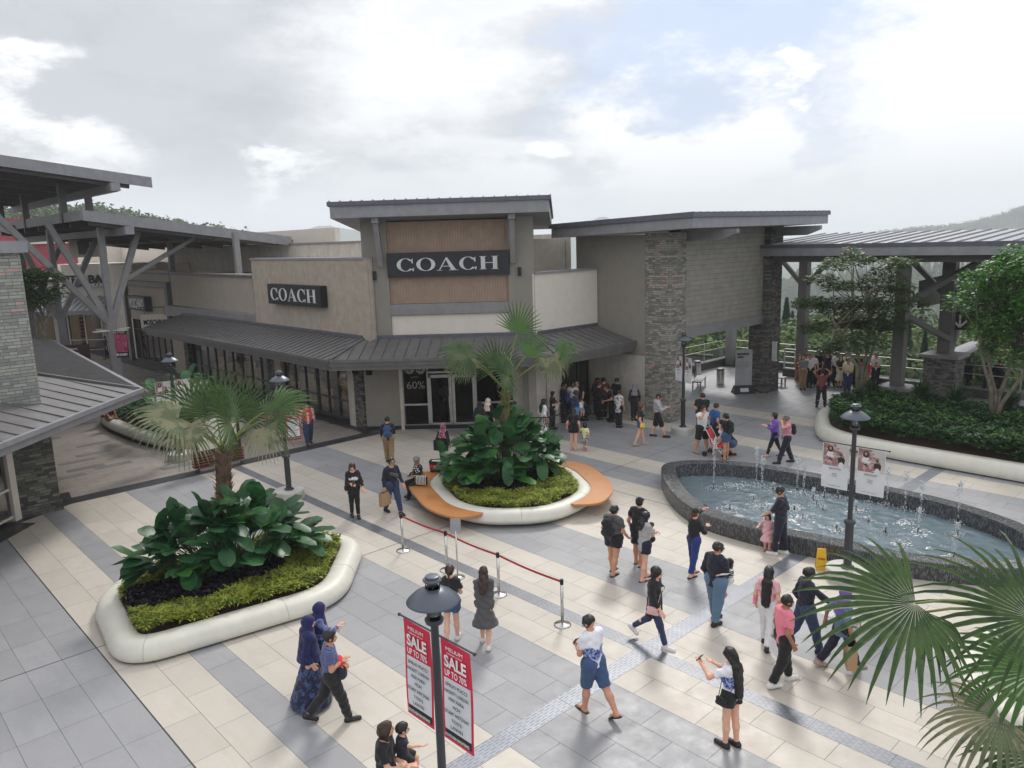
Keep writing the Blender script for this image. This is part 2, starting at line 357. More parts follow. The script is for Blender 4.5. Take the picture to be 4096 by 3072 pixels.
def text(s,name,size,mt,loc,xdir,ydir,parent=None,ext=.008,font_scale=(1,1),width=None,height=None,align='CENTER',bold=0):
    """lettering as a mesh; xdir = reading direction, ydir = up of the letters"""
    cu=bpy.data.curves.new(name,'FONT'); cu.body=s; cu.size=size; cu.extrude=ext; cu.align_x=align; cu.align_y='CENTER'; cu.offset=bold; cu.resolution_u=3
    o=bpy.data.objects.new(name,cu); col.objects.link(o)
    dg=bpy.context.evaluated_depsgraph_get(); dg.update(); me=bpy.data.meshes.new_from_object(o.evaluated_get(dg)); bpy.data.objects.remove(o); bpy.data.curves.remove(cu)
    co_=np.array([v.co[:] for v in me.vertices])
    if len(co_)==0: co_=np.zeros((1,3))
    w=co_[:,0].max()-co_[:,0].min(); h=co_[:,1].max()-co_[:,1].min(); cx=(co_[:,0].max()+co_[:,0].min())/2; cy=(co_[:,1].max()+co_[:,1].min())/2
    fx=width/w if width else font_scale[0]; fy=height/h if height else font_scale[1]
    X=Vector(xdir).normalized(); Y=Vector(ydir).normalized(); Z=X.cross(Y).normalized()
    for v in me.vertices:
        p=v.co; v.co=X*((p.x-cx)*fx)+Y*((p.y-cy)*fy)+Z*p.z
    me.materials.append(mt); q=bpy.data.objects.new(name,me); col.objects.link(q); q.location=loc
    if parent: q.parent=parent; winv(q,parent)
    return q
# ======================= materials ======================================
M={}
M['beige']=mat('beige_tile',(.55,.505,.445),.46,kind='tile',tv=.09,vein=(.90,.84,.79),spec=.4)
M['grey']=mat('grey_tile',(.325,.325,.338),.44,kind='tile',tv=.10,vein=(.86,.87,.9),spec=.4)
M['street']=mat('street_tile',(.33,.295,.265),.42,kind='tile',tv=.10,spec=.4)
M['darkt']=mat('dark_tile',(.045,.047,.053),.33,kind='tile',tv=.14)
M['grout']=mat('grout',(.10,.10,.10),.9)
M['tact_x']=mat('tactile_strip_steel',(.22,.235,.27),.40,metal=.25,kind='studs',ax='x',bump=.3,bd=.004)
M['tact_y']=mat('tactile_strip_dark',(.19,.20,.225),.40,metal=.25,kind='studs',ax='y',bump=.3,bd=.004)
M['stuc_beige']=mat('beige_render',(.39,.34,.285),.85,var=.06,kind='wear',wk=.2,bump=.15,bs=90)
M['ribs']=mat('ribbed_beige_boards',(.42,.36,.30),.75,kind='ribs',pitch=.155,bump=.6,bd=.01,sy=1.0)
M['wood']=mat('tan_vertical_boards',(.33,.235,.175),.7,kind='ribs',pitch=.15,sy=-1.0,bump=.6,bd=.01)
M['olive']=mat('olive_grey_render',(.27,.25,.22),.9,var=.05,kind='wear',wk=.12,bump=.2,bs=90)
M['siding']=mat('olive_horizontal_siding',(.30,.285,.25),.8,kind='planks',pitch=.205,bump=.7,bd=.015)
M['white']=mat('offwhite_render',(.70,.64,.57),.8,var=.04,kind='wear',wk=.06,bump=.1)
M['cream']=mat('cream_render',(.55,.51,.46),.85,kind='wear',wk=.4)
M['fascia']=mat('grey_metal_fascia',(.27,.27,.29),.5,metal=.1,kind='wear',wk=.25)
M['fascia_d']=mat('dark_roof_edge',(.12,.12,.15),.45,metal=.2,kind='wear',wk=.2)
M['roof']=mat('standing_seam_roof',(.165,.158,.160),.48,metal=.3,kind='wear',wk=.5)
M['roof_l']=mat('pale_standing_seam_roof',(.30,.31,.33),.42,metal=.3,kind='wear',wk=.3)
M['steel']=mat('brown_grey_painted_steel',(.14,.13,.13),.5,kind='wear',wk=.15)
M['steel_l']=mat('grey_painted_steel',(.24,.235,.24),.5,kind='wear',wk=.2)
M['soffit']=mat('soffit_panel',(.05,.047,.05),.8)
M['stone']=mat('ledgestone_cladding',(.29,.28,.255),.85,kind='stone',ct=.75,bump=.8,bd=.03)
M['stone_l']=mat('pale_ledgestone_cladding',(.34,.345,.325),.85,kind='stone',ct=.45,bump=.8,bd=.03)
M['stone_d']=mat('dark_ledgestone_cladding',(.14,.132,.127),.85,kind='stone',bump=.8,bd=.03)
M['black']=mat('black_panel',(.014,.015,.021),.4)
M['letter']=mat('pale_letter',(.62,.62,.62),.5)
M['letterw']=mat('white_letter',(.8,.8,.8),.5)
M['blackl']=mat('black_letter',(.012,.012,.013),.5)
M['glass']=mat('shop_glass',(1,1,1),.05,glassy=(.34,.35,.36),refl=.30)
M['glass_c']=mat('balustrade_glass',(1,1,1),.05,glassy=(.86,.90,.88),refl=.8)
M['alu']=mat('aluminium_frame',(.45,.44,.43),.45,metal=.5)
M['alu_d']=mat('dark_frame',(.08,.078,.078),.5,metal=.3)
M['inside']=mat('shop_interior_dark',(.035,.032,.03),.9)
M['warm']=mat('shop_interior_glow',(.26,.20,.14),.9,emit=((1,.72,.42),.07))  # walls and shelves emit a warm glow in place of shop lights
M['pink']=mat('pink_render',(.36,.07,.10),.8,kind='wear',wk=.25)
M['ss']=mat('brushed_steel',(.60,.59,.57),.25,metal=1)
M['grc']=mat('cream_cast_concrete',(.66,.64,.565),.5,kind='wear',wk=.12,var=.05)
M['orange']=mat('orange_bench_top',(.50,.20,.055),.42,var=.06,coat=.15)
M['soil']=mat('soil',(.09,.045,.028),.95,bump=.6,bs=30,bd=.03)
M['mosaic']=mat('mosaic_tile',(.1,.1,.1),.22,kind='mosaic',bump=.35,bd=.003,spec=.6)
M['lamp']=mat('dark_lamp_paint',(.045,.048,.055),.36,metal=.2,var=.05)
M['lampg']=mat('lamp_shade_grey',(.10,.115,.14),.38,metal=.3,var=.05)
M['cglass']=mat('clear_lamp_glass',(1,1,1),.05,glassy=(.8,.82,.82),refl=1)
M['conc']=mat('pale_concrete',(.52,.51,.48),.7,kind='wear',wk=.2)
M['red']=mat('sale_red',(.62,.018,.06),.6,var=.04,local=1)
M['paper']=mat('banner_white',(.66,.67,.70),.7,var=.03,local=1)
M['strap']=mat('red_belt',(.45,.02,.04),.6,var=.05)
M['brownwood']=mat('brown_timber',(.17,.055,.03),.55,kind='grain',st=(.4,.4,14))
M['darkwood']=mat('dark_brown_frame',(.045,.022,.016),.5)
M['map']=mat('map_panel',(.66,.66,.58),.4,kind='floral',c2=(.70,.62,.38),c3=(.45,.5,.42),ds=3.5)
M['yellow']=mat('yellow_plastic',(.72,.42,.015),.4)
M['kraft']=mat('kraft_paper',(.42,.27,.155),.8,var=.05,local=1)
M['skin']=mat('skin',(.46,.255,.17),.5,var=.06,vs=20,local=1,sss=.05)
# ======================= ground =========================================
FIELD=[] 
def tiles(name,rects,mt,gap=.006,z=.004):
    b=MB(); b.tone=[]; r=random.Random(len(rects))
    for x0,x1,y0,y1 in rects:
        g=gap/2; b.add([(x0+g,y0+g,z),(x1-g,y0+g,z),(x1-g,y1-g,z),(x0+g,y1-g,z)],[(0,1,2,3)]); b.tone.append(r.random())
    return b.build(name,mt)
U0,TW,TL=3.322,.5865,1.175
def rowkind(u):
    for a,c in ((3.322,'grey'),(4.495,'beige'),(5.082,'grey'),(6.841,'beige'),(9.187,'grey'),(12.12,'beige'),(13.9,'grey'),(18.2,'beige'),(19.4,'grey'),(20.6,'beige'),(24.1,'grey'),(25.3,'beige'),(28.2,'grey'),(29.4,'beige')):
        if u<a-.01: return c
    return 'grey'
beige=[];grey=[]
k=-26
while U0+k*TW<37.4:
    x0=U0+k*TW; x1=x0+TW; kd=rowkind((x0+x1)/2)
    off=.0 if (k%2==0) else .5
    if k<0: off=0.0
    segs=[(x0,x1)]
    if x0<10.28 and x1>10.28: segs=[(x0,10.28)]
    if x0<10.60 and x1>10.60: segs=[(10.60,x1)]
    if k in (11,12): pass
    if x0>=10.28 and x1<=10.60: segs=[]
    for a,c in segs:
        j=-22
        while True:
            y0=15.37+(j+off)*TL; y1=y0+TL
            if y0>26: break
            ya,yb=max(y0,-9.),min(y1,25.25)
            if yb-ya>.05:
                for s0,s1 in ((ya,min(yb,7.62)),(max(ya,7.98),yb)):
                    if s1-s0>.03: (beige if kd=='beige' else grey).append((a,c,s0,s1))
            j+=1
    k+=1
# terrace beyond the court towards the railing
for i in range(0,16):
    for j in range(-24,26):
        pass
gb=MB(); gb.box(-40,40.3,-30,100,-.6,-.001); g=gb.build('ground',M['grout']); tag(g,kind='structure')
o=tiles('paving_beige',beige,M['beige']); tag(o,kind='structure')
o=tiles('paving_grey',grey,M['grey']); tag(o,kind='structure')
# dark bands
dk=[]
x=3.6
while x<16.3: dk.append((x,min(x+.6,16.3),25.25,25.9)); x+=.6
dk+=[(16.0,16.45,25.9+i*.6,26.5+i*.6) for i in range(40)]+[(2.6+0*i,5.2,25.9-.65+i*.6*0,25.9) for i in range(0)]
o=tiles('paving_dark_band',dk,M['darkt']); tag(o,kind='structure')
st=[];sd=[]
rr=random.Random(3); y=25.9; ri=0
while y<92:
    hh=.39; x=4.2+(0 if ri%3==0 else (.4 if ri%3==1 else .8))-1.175
    while x<16.0:
        a,b_=max(x,4.2),min(x+1.175,16.0)
        if b_-a>.05: (sd if rr.random()<.07 and ri>0 else st).append((a,b_,y,y+hh))
        x+=1.175
    y+=hh; ri+=1
# the dark inlays read in the photograph, two tiles long
o=tiles('street_paving',st,M['street']); tag(o,kind='structure')
o=tiles('street_paving_inlay',sd,mat('street_inlay_tile',(.20,.19,.185),.4,kind='tile')); tag(o,kind='structure')
# tactile / drain strips
b=MB(); b.add([(10.28,-9,.0055),(10.60,-9,.0055),(10.60,25.24,.0055),(10.28,25.24,.0055)],[(0,1,2,3)]); o=b.build('tactile_strip',M['tact_y']); tag(o,kind='structure')
b=MB(); b.add([(-12,7.62,.007),(29,7.62,.007),(29,7.98,.007),(-12,7.98,.007)],[(0,1,2,3)]); o=b.build('tactile_strip_cross',M['tact_x']); tag(o,kind='structure')
# long movement joints
b=MB()
for x in (3.322,17.03): b.add([(x-.012,-9,.0062),(x+.012,-9,.0062),(x+.012,25.2,.0062),(x-.012,25.2,.0062)],[(0,1,2,3)])
for y in (15.37,2.6): b.add([(-12,y-.011,.0058),(37,y-.011,.0058),(37,y+.011,.0058),(-12,y+.011,.0058)],[(0,1,2,3)])
o=b.build('paving_joints',M['darkt']); tag(o,kind='structure')
# ======================= building helpers ===============================
def seam_roof(name,quad,mt,parent,pitch,th=.06,rib=.035,d=None):
    """sloping sheet quad [eaveA,eaveB,topB,topA] with standing seams running eave->top"""
    b=MB(); b.slab(quad,th)
    A,B,C,D=[Vector(q) for q in quad]; n=max(2,int((B-A).length/pitch))
    up=(B-A).cross(D-A).normalized(); up=up if up.z>0 else -up
    e=(B-A).normalized()
    if d is None: d=(up.cross(e)).normalized()
    # clip seams (constant direction d) to the quad
    P4=[A,B,C,D]
    def uv(p): r=p-A; return r.dot(e),r.dot(up.cross(e))
    pts=[uv(p) for p in P4]; sgn=1
    u0=min(p[0] for p in pts); u1=max(p[0] for p in pts); w=up.cross(e)
    x=u0+pitch/2
    while x<u1:
        ys=[]
        for i in range(4):
            (xa,ya),(xb,yb)=pts[i],pts[(i+1)%4]
            if (xa-x)*(xb-x)<0: ys.append(ya+(yb-ya)*(x-xa)/(xb-xa))
        if len(ys)>=2:
            a=A+e*x+w*min(ys)+up*(rib/2+.002); c=A+e*x+w*max(ys)+up*(rib/2+.002)
            b.obox(a,c,.028,rib,up)
        x+=pitch
    return b.build(name,mt,parent)
def hbar(b,p,q,w,h,m=0): b.obox(p,q,w,h,(0,0,1),m); return b
def wallq(b,a,c,z0,z1,th,m=0,side=1):
    """vertical wall from a to c (2D), its visible face on a-c, thickness behind (side=+1: left of a->c)"""
    a,c=Vector((a[0],a[1])),Vector((c[0],c[1])); d=(c-a).normalized(); n=Vector((-d.y,d.x))*th*side
    b.prism([a,c,c+n,a+n],z0,z1,m); return b
def dgo(s,off=0,c=42.5):   # point on the tower's diagonal plane x+y=c, s along (+x,-y); off = towards the camera
    x=(c+s*2**.5)/2; y=(c-s*2**.5)/2; o=off/2**.5; return Vector((x-o,y-o,0))
# ======================= coach building =================================
CB=wthing('shop_building',(20,27,0),'beige and olive shop building with a roofed tower and a grey awning around its front','building')
UX=16.37; UY=21.3
b=MB(); wallq(b,(UX,25.66),(UX,35.55),3.5,6.82,.35,side=-1); b.build('ribbed_wall',M['ribs'],CB)
b=MB(); b.box(UX-.04,UX+.4,25.66,35.6,6.82,6.9); b.build('coping',M['fascia'],CB)
b=MB(); b.box(21.2,24.95,21.24,21.7,6.06,6.14); b.build('coping',M['fascia'],CB)
b=MB(); wallq(b,(UX+.6,35.55),(UX+.6,48),3.9,6.1,.3,side=-1); b.box(UX,UX+.6,35.52,35.55,3.4,6.8); b.build('side_wall',M['stuc_beige'],CB)
b=MB(); b.box(UX+.5,UX+1.0,35.56,55,5.95,6.05); b.build('side_coping',M['fascia_d'],CB)
b=MB(); b.box(UX+.12,UX+.6,35.7,48.2,3.55,4.15); b.build('signage_band',M['steel_l'],CB)
b=MB(); wallq(b,(21.15,UY),(24.95,UY),3.3,6.08,.3); b.build('white_wall',M['white'],CB)
b=MB(); b.box(19.2,24.9,27.5,50,0,5.9); b.build('core_wall',M['cream'],CB)
b=MB(); b.box(25.4,26.2,23.5,30,0,5.9); b.build('core_wall',M['cream'],CB)
b=MB(); b.box(17.3,19.2,36,48,3.4,5.8); b.build('core_wall',M['cream'],CB)
# rear parapets
for q_ in ((21.5,21.8,34,60,5.9,7.5),(21.8,34,33.7,34,5.9,7.25),(26,26.3,24,33.65,5.9,7.6),(21.9,25.9,24.0,24.3,5.9,7.4)): b=MB(); b.box(*q_); b.build('rear_parapet',M['cream'],CB)
b=MB(); b.box(21.42,21.88,33.9,60,7.5,7.58); b.build('rear_coping',M['fascia'],CB)
# tower
S0,S1=-6.72,-.05
tw=wthing('dummy',(0,0,0),None,None) if False else CB
def dprism(b,s0,s1,o0,o1,z0,z1,m=0):
    q=[dgo(s0,o0),dgo(s1,o0),dgo(s1,o1),dgo(s0,o1)]; b.prism([(p.x,p.y) for p in q],z0,z1,m)
b=MB(); dprism(b,S0,-5.72,0,-3.2,3.6,8.35); dprism(b,-1.06,S1,0,-3.2,3.6,8.35); dprism(b,-5.72,-1.06,-.45,-3.2,3.6,8.35); b.build('tower_wall',M['olive'],CB)
b=MB(); dprism(b,-5.72,-1.06,-.12,-.44,5.05,8.2); b.build('timber_panel',M['wood'],CB)
b=MB(); dprism(b,-5.74,-1.04,-.0,-.44,4.62,5.04); b.build('ledge',M['steel_l'],CB)
b=MB(); dprism(b,-5.72,-1.06,-.1,-.44,3.6,4.6); b.build('lower_panel',M['white'],CB)
# tower roof (slopes up to the front)
b=MB()
def dv(s,off,z): p=dgo(s,off); return Vector((p.x,p.y,z))
ra=[dv(-7.6,.95,8.82),dv(.55,.95,8.82),dv(.75,-4.2,8.25),dv(-7.4,-4.2,8.25)]
b.slab(ra,.44); b.build('roof_slab',M['fascia'],CB)
b=MB(); rb=[dv(-7.68,1.03,8.98),dv(.63,1.03,8.98),dv(.83,-4.3,8.40),dv(-7.48,-4.3,8.40)]; b.slab(rb,.155)
for i in range(21):
    s=-7.6+i*.41; b.obox(dv(s,1.03,9.0),dv(s+.1,-4.3,8.42),.03,.04)
b.build('roof_sheet',M['fascia_d'],CB)
for s in (-5.98,-.85):
    b=MB(); b.obox(dv(s,.06,6.55),dv(s,.6,8.18),.2,.24,(1,1,0)); b.obox(dv(s,-.05,8.24),dv(s,.78,8.27),.26,.22); b.build('roof_bracket',M['steel_l'],CB)
for s in (-6.25,-.62):
    b=MB(); p=dgo(s,.1); b.lathe([(.07,0),(.07,.34)],(p.x,p.y,6.02),12); b.build('wall_lamp',M['black'],CB)
# ground storey
for s0,s1 in ((-6.95,-5.55),(-.55,.35)): b=MB(); dprism(b,s0,s1,-.0,-.6,0,3.3); b.build('olive_pier',M['olive'],CB)
b=MB(); dprism(b,-5.55,-5.42,.02,-.5,0,3.3); b.build('cream_pier',M['cream'],CB)
b=MB(); dprism(b,-1.0,-.56,-.35,-.8,0,3.3); b.build('cream_pier',M['cream'],CB)
b=MB(); b.box(20.95,22.4,21.05,21.5,0,3.3); b.build('cream_pier',M['cream'],CB)
# entrance glazing
def glazing(b_f,b_g,a,c,z0,z1,off,n,rail=None,fw=.06):
    a,c=Vector((a[0],a[1],0)),Vector((c[0],c[1],0)); b_f=b_f.new(); b_g=b_g.new()
    for i in range(n+1):
        p=a.lerp(c,i/n); b_f.obox(p+Vector((0,0,z0)),p+Vector((0,0,z1)),fw,.1,(c-a).normalized().cross(Vector((0,0,1))))
    for z in [z0+.05,z1-.03]+(rail or []): b_f.obox(a+Vector((0,0,z)),c+Vector((0,0,z)),.08,.07)
    b_g.add([a+Vector((0,0,z0)),c+Vector((0,0,z0)),c+Vector((0,0,z1)),a+Vector((0,0,z1))],[(0,1,2,3)])
f=GL();g=GL()
A=dgo(-5.42,-.1);B=dgo(-4.42,-.1); glazing(f,g,A,B,.1,3.15,0,1,[1.0])
A=dgo(-4.42,-.1);B=dgo(-2.5,-.1); glazing(f,g,A,B,2.25,3.15,0,1)
A=dgo(-2.5,-.1);B=dgo(-1.0,-.35); glazing(f,g,A,B,.1,3.15,0,1,[1.0])
f.build('entrance_frame',M['alu'],CB); g.build('entrance_glass',M['glass'],CB)
dr=MB()
for s0,s1 in ((-4.40,-3.47),(-3.45,-2.52)):
    for q0,q1,z0,z1 in ((s0,s0+.11,0.05,2.2),(s1-.11,s1,0.05,2.2),(s0,s1,.05,.24),(s0,s1,2.08,2.2)): dprism(dr,q0,q1,-.04,-.1,z0,z1)
door=dr.build('entrance_door',M['alu'],CB)
h=MB()
for s in (-3.57,-3.35): h.obox(dv(s,.03,.85),dv(s,.03,1.35),.035,.035,(1,1,0))
h.build('handle',M['ss'],door)
h=MB()
for s0,s1 in ((-4.29,-3.58),(-3.34,-2.63)): h.add([dv(s0,-.07,.24),dv(s1,-.07,.24),dv(s1,-.07,2.08),dv(s0,-.07,2.08)],[(0,1,2,3)])
h.build('door_glass',M['glass'],door)
# shopfront left (x = UX) and right (y = UY)
f=GL();g=GL()
glazing(f,g,(UX+.15,27.6),(UX+.15,30.2),.15,3.2,0,3,[.95]); glazing(f,g,(UX+.15,30.3),(UX+.15,33.2),.15,3.2,0,3,[.95]); glazing(f,g,(UX+.15,34.6),(UX+.15,44.4),.15,3.2,0,9,[.95])
glazing(f,g,(22.4,21.4),(24.4,21.4),.15,3.2,0,3)
f.build('shopfront_frame',M['alu_d'],CB); g.build('shopfront_glass',M['glass'],CB)
b=MB(); b.box(UX-.05,UX+.3,33.25,33.95,0,3.3); b.build('cream_column',M['stuc_beige'],CB)
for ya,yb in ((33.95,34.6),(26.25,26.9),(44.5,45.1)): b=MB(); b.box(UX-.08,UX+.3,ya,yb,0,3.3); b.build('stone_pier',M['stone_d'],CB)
b=MB(); b.box(UX,UX+.3,26.9,27.5,0,3.3); b.build('narrow_pier',M['cream'],CB)
b=MB(); b.box(UX+.01,UX+.14,26.3,45,.0,.16); dprism(b,-6.96,.36,.01,-.5,.0,.16); b.build('plinth',M['black'],CB)
# dim shop interior
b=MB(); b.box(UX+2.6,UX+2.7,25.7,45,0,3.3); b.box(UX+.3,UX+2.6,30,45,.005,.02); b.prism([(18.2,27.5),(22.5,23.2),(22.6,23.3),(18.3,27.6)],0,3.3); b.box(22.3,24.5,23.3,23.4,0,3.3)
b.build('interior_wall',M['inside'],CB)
b=MB()
for i in range(16):
    y=28+i*1.05; b.box(UX+1.2,UX+1.6,y,y+.7,.02,.8+.5*((i*7)%3)/2); b.box(UX+2.4,UX+2.58,y,y+.75,1.2,1.24); b.box(UX+2.4,UX+2.58,y,y+.75,1.9,1.94)
b.build('display_shelf',M['warm'],CB)
b=MB()
for i in range(60):
    y=28+rnd.random()*16; z=rnd.choice((1.24,1.94,.82)); b.box(UX+2.35,UX+2.5,y,y+.16+.1*rnd.random(),z,z+.2+.08*rnd.random())
b.build('bag_display',mat('bag_mix',(.2,.11,.06),.6,kind='floral',c2=(.35,.3,.25),c3=(.3,.05,.04),ds=5),CB)
b=MB(); b.box(UX+.2,UX+.22,34.9,35.8,.2,3.1); b.box(UX+.17,UX+.19,28.3,29.05,.4,3.0); b.build('window_poster',mat('poster_brown',(.05,.04,.035),.5,kind='floral',c2=(.12,.09,.07),ds=3),CB)
text('CO',"window_letters",.5,mat('amber_letter',(.55,.30,.13),.5),(UX+.14,28.2,1.75),(0,-1,0),(0,0,1),CB,width=.5)
# awnings: three seamed segments with gutters
E1,E2=Vector((14.33,25.95,3.2)),Vector((18.75,21.15,3.2))
zt=3.72
e0=Vector((14.33,45.2,3.2)); t0=Vector((UX-.01,45.2,zt)); c1=Vector((14.33,27.0,3.2)); w1=Vector((UX-.01,26.05,zt))
c2=Vector((20.35,19.28,3.2)); 
# diagonal eave between c1 and c2: find them on the line x+y = 39.6
c1=Vector((14.33,39.55-14.33,3.2)); c2=Vector((39.55-19.28,19.28,3.2)); w1=Vector((UX-.01,42.5-UX-.1,zt)); w2=Vector((42.5-UY-.1+.0,UY-.01,zt))
e3=Vector((24.9,19.28,3.2)); t3=Vector((24.9,UY-.01,zt))
seam_roof('awning_sheet',[c1,e0,t0,w1],M['roof'],CB,.42); seam_roof('awning_sheet',[c2,c1,w1,w2],M['roof'],CB,.42); seam_roof('awning_sheet',[e3,c2,w2,t3],M['roof'],CB,.42)
b=MB()
for p,q in ((c1,w1),(c2,w2)): b.obox(p+Vector((0,0,.03)),q+Vector((0,0,.03)),.09,.05)
b.build('awning_ridge',M['roof'],CB)
b=MB()
for p,q in ((e0,c1),(c1,c2),(c2,e3)):
    d=(q-p).normalized(); n=Vector((d.y,-d.x,0))*-1
    n=Vector((-d.y,d.x,0)); n=n if n.dot(Vector((-1,-1,0)))>0 else -n
    b.obox(p+n*.04+Vector((0,0,-.03)),q+n*.04+Vector((0,0,-.03)),.12,.11); b.obox(p-n*.0+Vector((0,0,-.16)),q+Vector((0,0,-.16)),.07,.16); b.obox(p-n*.06+Vector((0,0,-.32)),q-n*.06+Vector((0,0,-.32)),.05,.16)
b.build('gutter',M['roof'],CB)
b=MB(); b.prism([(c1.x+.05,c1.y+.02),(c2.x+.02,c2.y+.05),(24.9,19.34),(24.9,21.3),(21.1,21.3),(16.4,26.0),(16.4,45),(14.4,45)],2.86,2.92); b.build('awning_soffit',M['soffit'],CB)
b=MB(); b.box(UX-.06,UX-.0,26.1,45,3.72,3.86); b.box(21.3,24.9,UY-.06,UY,3.72,3.84); dprism(b,S0-.05,S1,.06,0,3.70,3.84); b.build('flashing',M['fascia_d'],CB)
# woven wall lamps under the awning
for p in ((dgo(-5.15-1.55,.14)),(dgo(.15,.14)),Vector((UX-.16,26.6,0))):
    b=MB()
    for i in range(16): b.lathe([(.11+.008*(i%2),0),(.13+.008*(i%2),.012),(.11,.024)],(p.x,p.y,2.3+i*.036),14)
    b.build('wall_sconce',M['alu_d'],CB)
# signs
def sign_diag(s0,s1,z0,z1,txt):
    t=wthing('shop_sign',dv((s0+s1)/2,0,z0),'wide black shop sign with pale serif capitals on the tower above the glass doors','sign')
    b=MB(); dprism(b,s0,s1,.10,-.05,z0,z1); b.build('sign_board',M['black'],t)
    p=dv((s0+s1)/2,.11,(z0+z1)/2); text(txt,'sign_letters',.6,M['letter'],p,(1,-1,0),(0,0,1),t,width=(s1-s0)*.86,height=(z1-z0)*.55,bold=.018,ext=.015)
sign_diag(-5.74,-1.0,6.10,7.03,'COACH')
t=wthing('shop_sign',(UX-.1,31,4.8),'small black shop sign with pale serif capitals on the ribbed beige wall','sign')
b=MB(); b.box(UX-.32,UX-.01,28.62,33.37,4.87,5.76); b.build('sign_board',M['black'],t)
text('COACH','sign_letters',.6,M['letter'],(UX-.335,31.0,5.315),(0,-1,0),(0,0,1),t,width=4.05,height=.55,bold=.018,ext=.015)
# window promotion
t=wthing('window_decal',dv(-4.9,0,1.6),'pale discount lettering stuck on the window left of the double doors','decal')
M['decal']=mat('gold_grey_decal',(.30,.29,.25),.6)
for s,x in (('10',-5.13),('15',-4.68)):
    b=MB(); c=dv(x,-.075,2.45); n=24; vs=[c]+[c+Vector((math.cos(k*2*math.pi/n)/2**.5,-math.cos(k*2*math.pi/n)/2**.5,math.sin(k*2*math.pi/n)))*.2 for k in range(n)]
    b.add(vs,[(0,1+k,1+(k+1)%n) for k in range(n)]); b.build('discount_disc',M['decal'],t)
    text(s,'discount_number',.22,M['blackl'],dv(x-.03,-.06,2.45),(1,-1,0),(0,0,1),t,width=.2,height=.19,bold=.008,ext=.002)
text('UPTO','small_print',.1,M['decal'],dv(-4.93,-.06,2.12),(1,-1,0),(0,0,1),t,width=.3,height=.06,ext=.002)
text('60%','discount_number',.3,M['decal'],dv(-4.9,-.06,1.8),(1,-1,0),(0,0,1),t,width=.72,height=.3,ext=.002)
# ======================= right tower building ===========================
TB=wthing('gateway_building',(29,19,0),'olive clad gateway building with a sloping grey roof on two tall stone columns','building')
b=MB(); b.box(24.95,26.05,17.62,18.82,0,7.5); b.build('stone_column',M['stone'],TB)
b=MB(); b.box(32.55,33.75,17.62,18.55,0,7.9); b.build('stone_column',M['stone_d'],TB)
b=MB(); b.box(24.99,32.6,18.82,19.1,0,.001); b.box(24.99,25.3,18.82,22.5,2.6,7.45); b.build('render_wall',M['olive'],TB)
b=MB(); b.box(25.0,25.3,18.83,24,0,2.6); b.build('lower_wall',M['cream'],TB)
b=MB(); b.box(26.05,32.55,17.9,18.3,3.65,7.8); b.build('siding_wall',M['siding'],TB)
b=MB(); b.box(26.05,32.56,17.83,18.35,3.27,3.66); b.build('beam',M['steel_l'],TB)
# roof
q=lambda px,py,x=None,y=None: PX(px,py,x) if x is not None else PY(px,py,y)
K1=PX(1210,512,24.0); 
r0=Vector((24.0,23.0,7.80)); r1=Vector((24.0,16.0,8.0)); r2=Vector((34.7,16.0,8.08)); r3=Vector((34.7,23.0,7.88))
b=MB(); b.slab([r0,r1,r2,r3],.38); b.build('roof_slab',M['fascia'],TB)
b=MB(); up=Vector((0,0,.16)); b.slab([r0+up+Vector((-.08,.08,0)),r1+up+Vector((-.08,-.08,0)),r2+up+Vector((.08,-.08,0)),r3+up+Vector((.08,.08,0))],.155)
for i in range(24):
    f_=i/23; b.obox(r1.lerp(r2,f_)+up+Vector((0,-.08,.02)),r0.lerp(r3,f_)+up+Vector((0,0,.02)),.03,.04)
b.build('roof_sheet',M['fascia_d'],TB)
for x in (26.3,33.1):
    b=MB(); y0=18.4; z=7.56 if x<30 else 7.62
    b.add([(x-.1,18.6,z-.42),(x+.1,18.6,z-.42),(x+.1,16.2,z-.40),(x-.1,16.2,z-.40),(x-.1,18.6,z),(x+.1,18.6,z),(x+.1,15.55,z),(x-.1,15.55,z),(x-.1,15.55,z-.16),(x+.1,15.55,z-.16)],
      [(0,1,2,3),(7,6,5,4),(3,2,9,8),(8,9,6,7),(0,4,5,1),(1,5,6,2),(2,6,9),(3,7,4,0),(3,8,7)]); b.build('outrigger_beam',M['steel_l'],TB)
b=MB(); b.box(33.0,33.1,17.4,17.6,1.55,2.35); b.box(32.98,33.12,17.38,17.61,1.5,1.56); b.box(32.98,33.12,17.38,17.61,2.34,2.4); b.build('wall_light',mat('pale_diffuser',(.6,.6,.58),.5),TB)  # diffuser is plain pale colour, without emission
# back corner of the smoking area
b=MB(); b.box(26.4,27.4,22.2,23.2,0,3.4); b.build('stone_column',M['stone_d'],TB)
b=MB(); b.box(25.3,34,18.36,23.4,3.3,3.4); b.build('ceiling',M['cream'],TB)
b=MB(); b.box(25.3,26.6,23.0,23.3,0,3.4); b.build('rear_wall',M['cream'],TB)
# ======================= near shop at the left ==========================
NB=wthing('corner_shop',(2,26,0),'near shop at the left edge with a pale stone tower and hipped grey awning','building')
b=MB(); b.box(-3.0,4.55,23.3,26.6,3.3,7.45); b.build('stone_tower',M['stone_l'],NB)
b=MB(); b.box(-3.2,4.72,23.15,26.8,7.45,7.75); b.build('coping',M['fascia'],NB)
b=MB(); b.box(-1.5,2.9,22.9,24.7,7.76,13.0); b.build('pink_wall',M['pink'],NB)
# awning: south face (eave towards -y) and east face (eave towards +x), hip between
ec=Vector((7.55,24.95,3.2)) ; es=Vector((2.2,19.45,3.2)); 
hx=Vector((4.4,26.8,3.9))
zt2=4.05
hp=Vector((4.1,26.2,zt2)); ex=Vector((7.75,25.1,3.2)); 
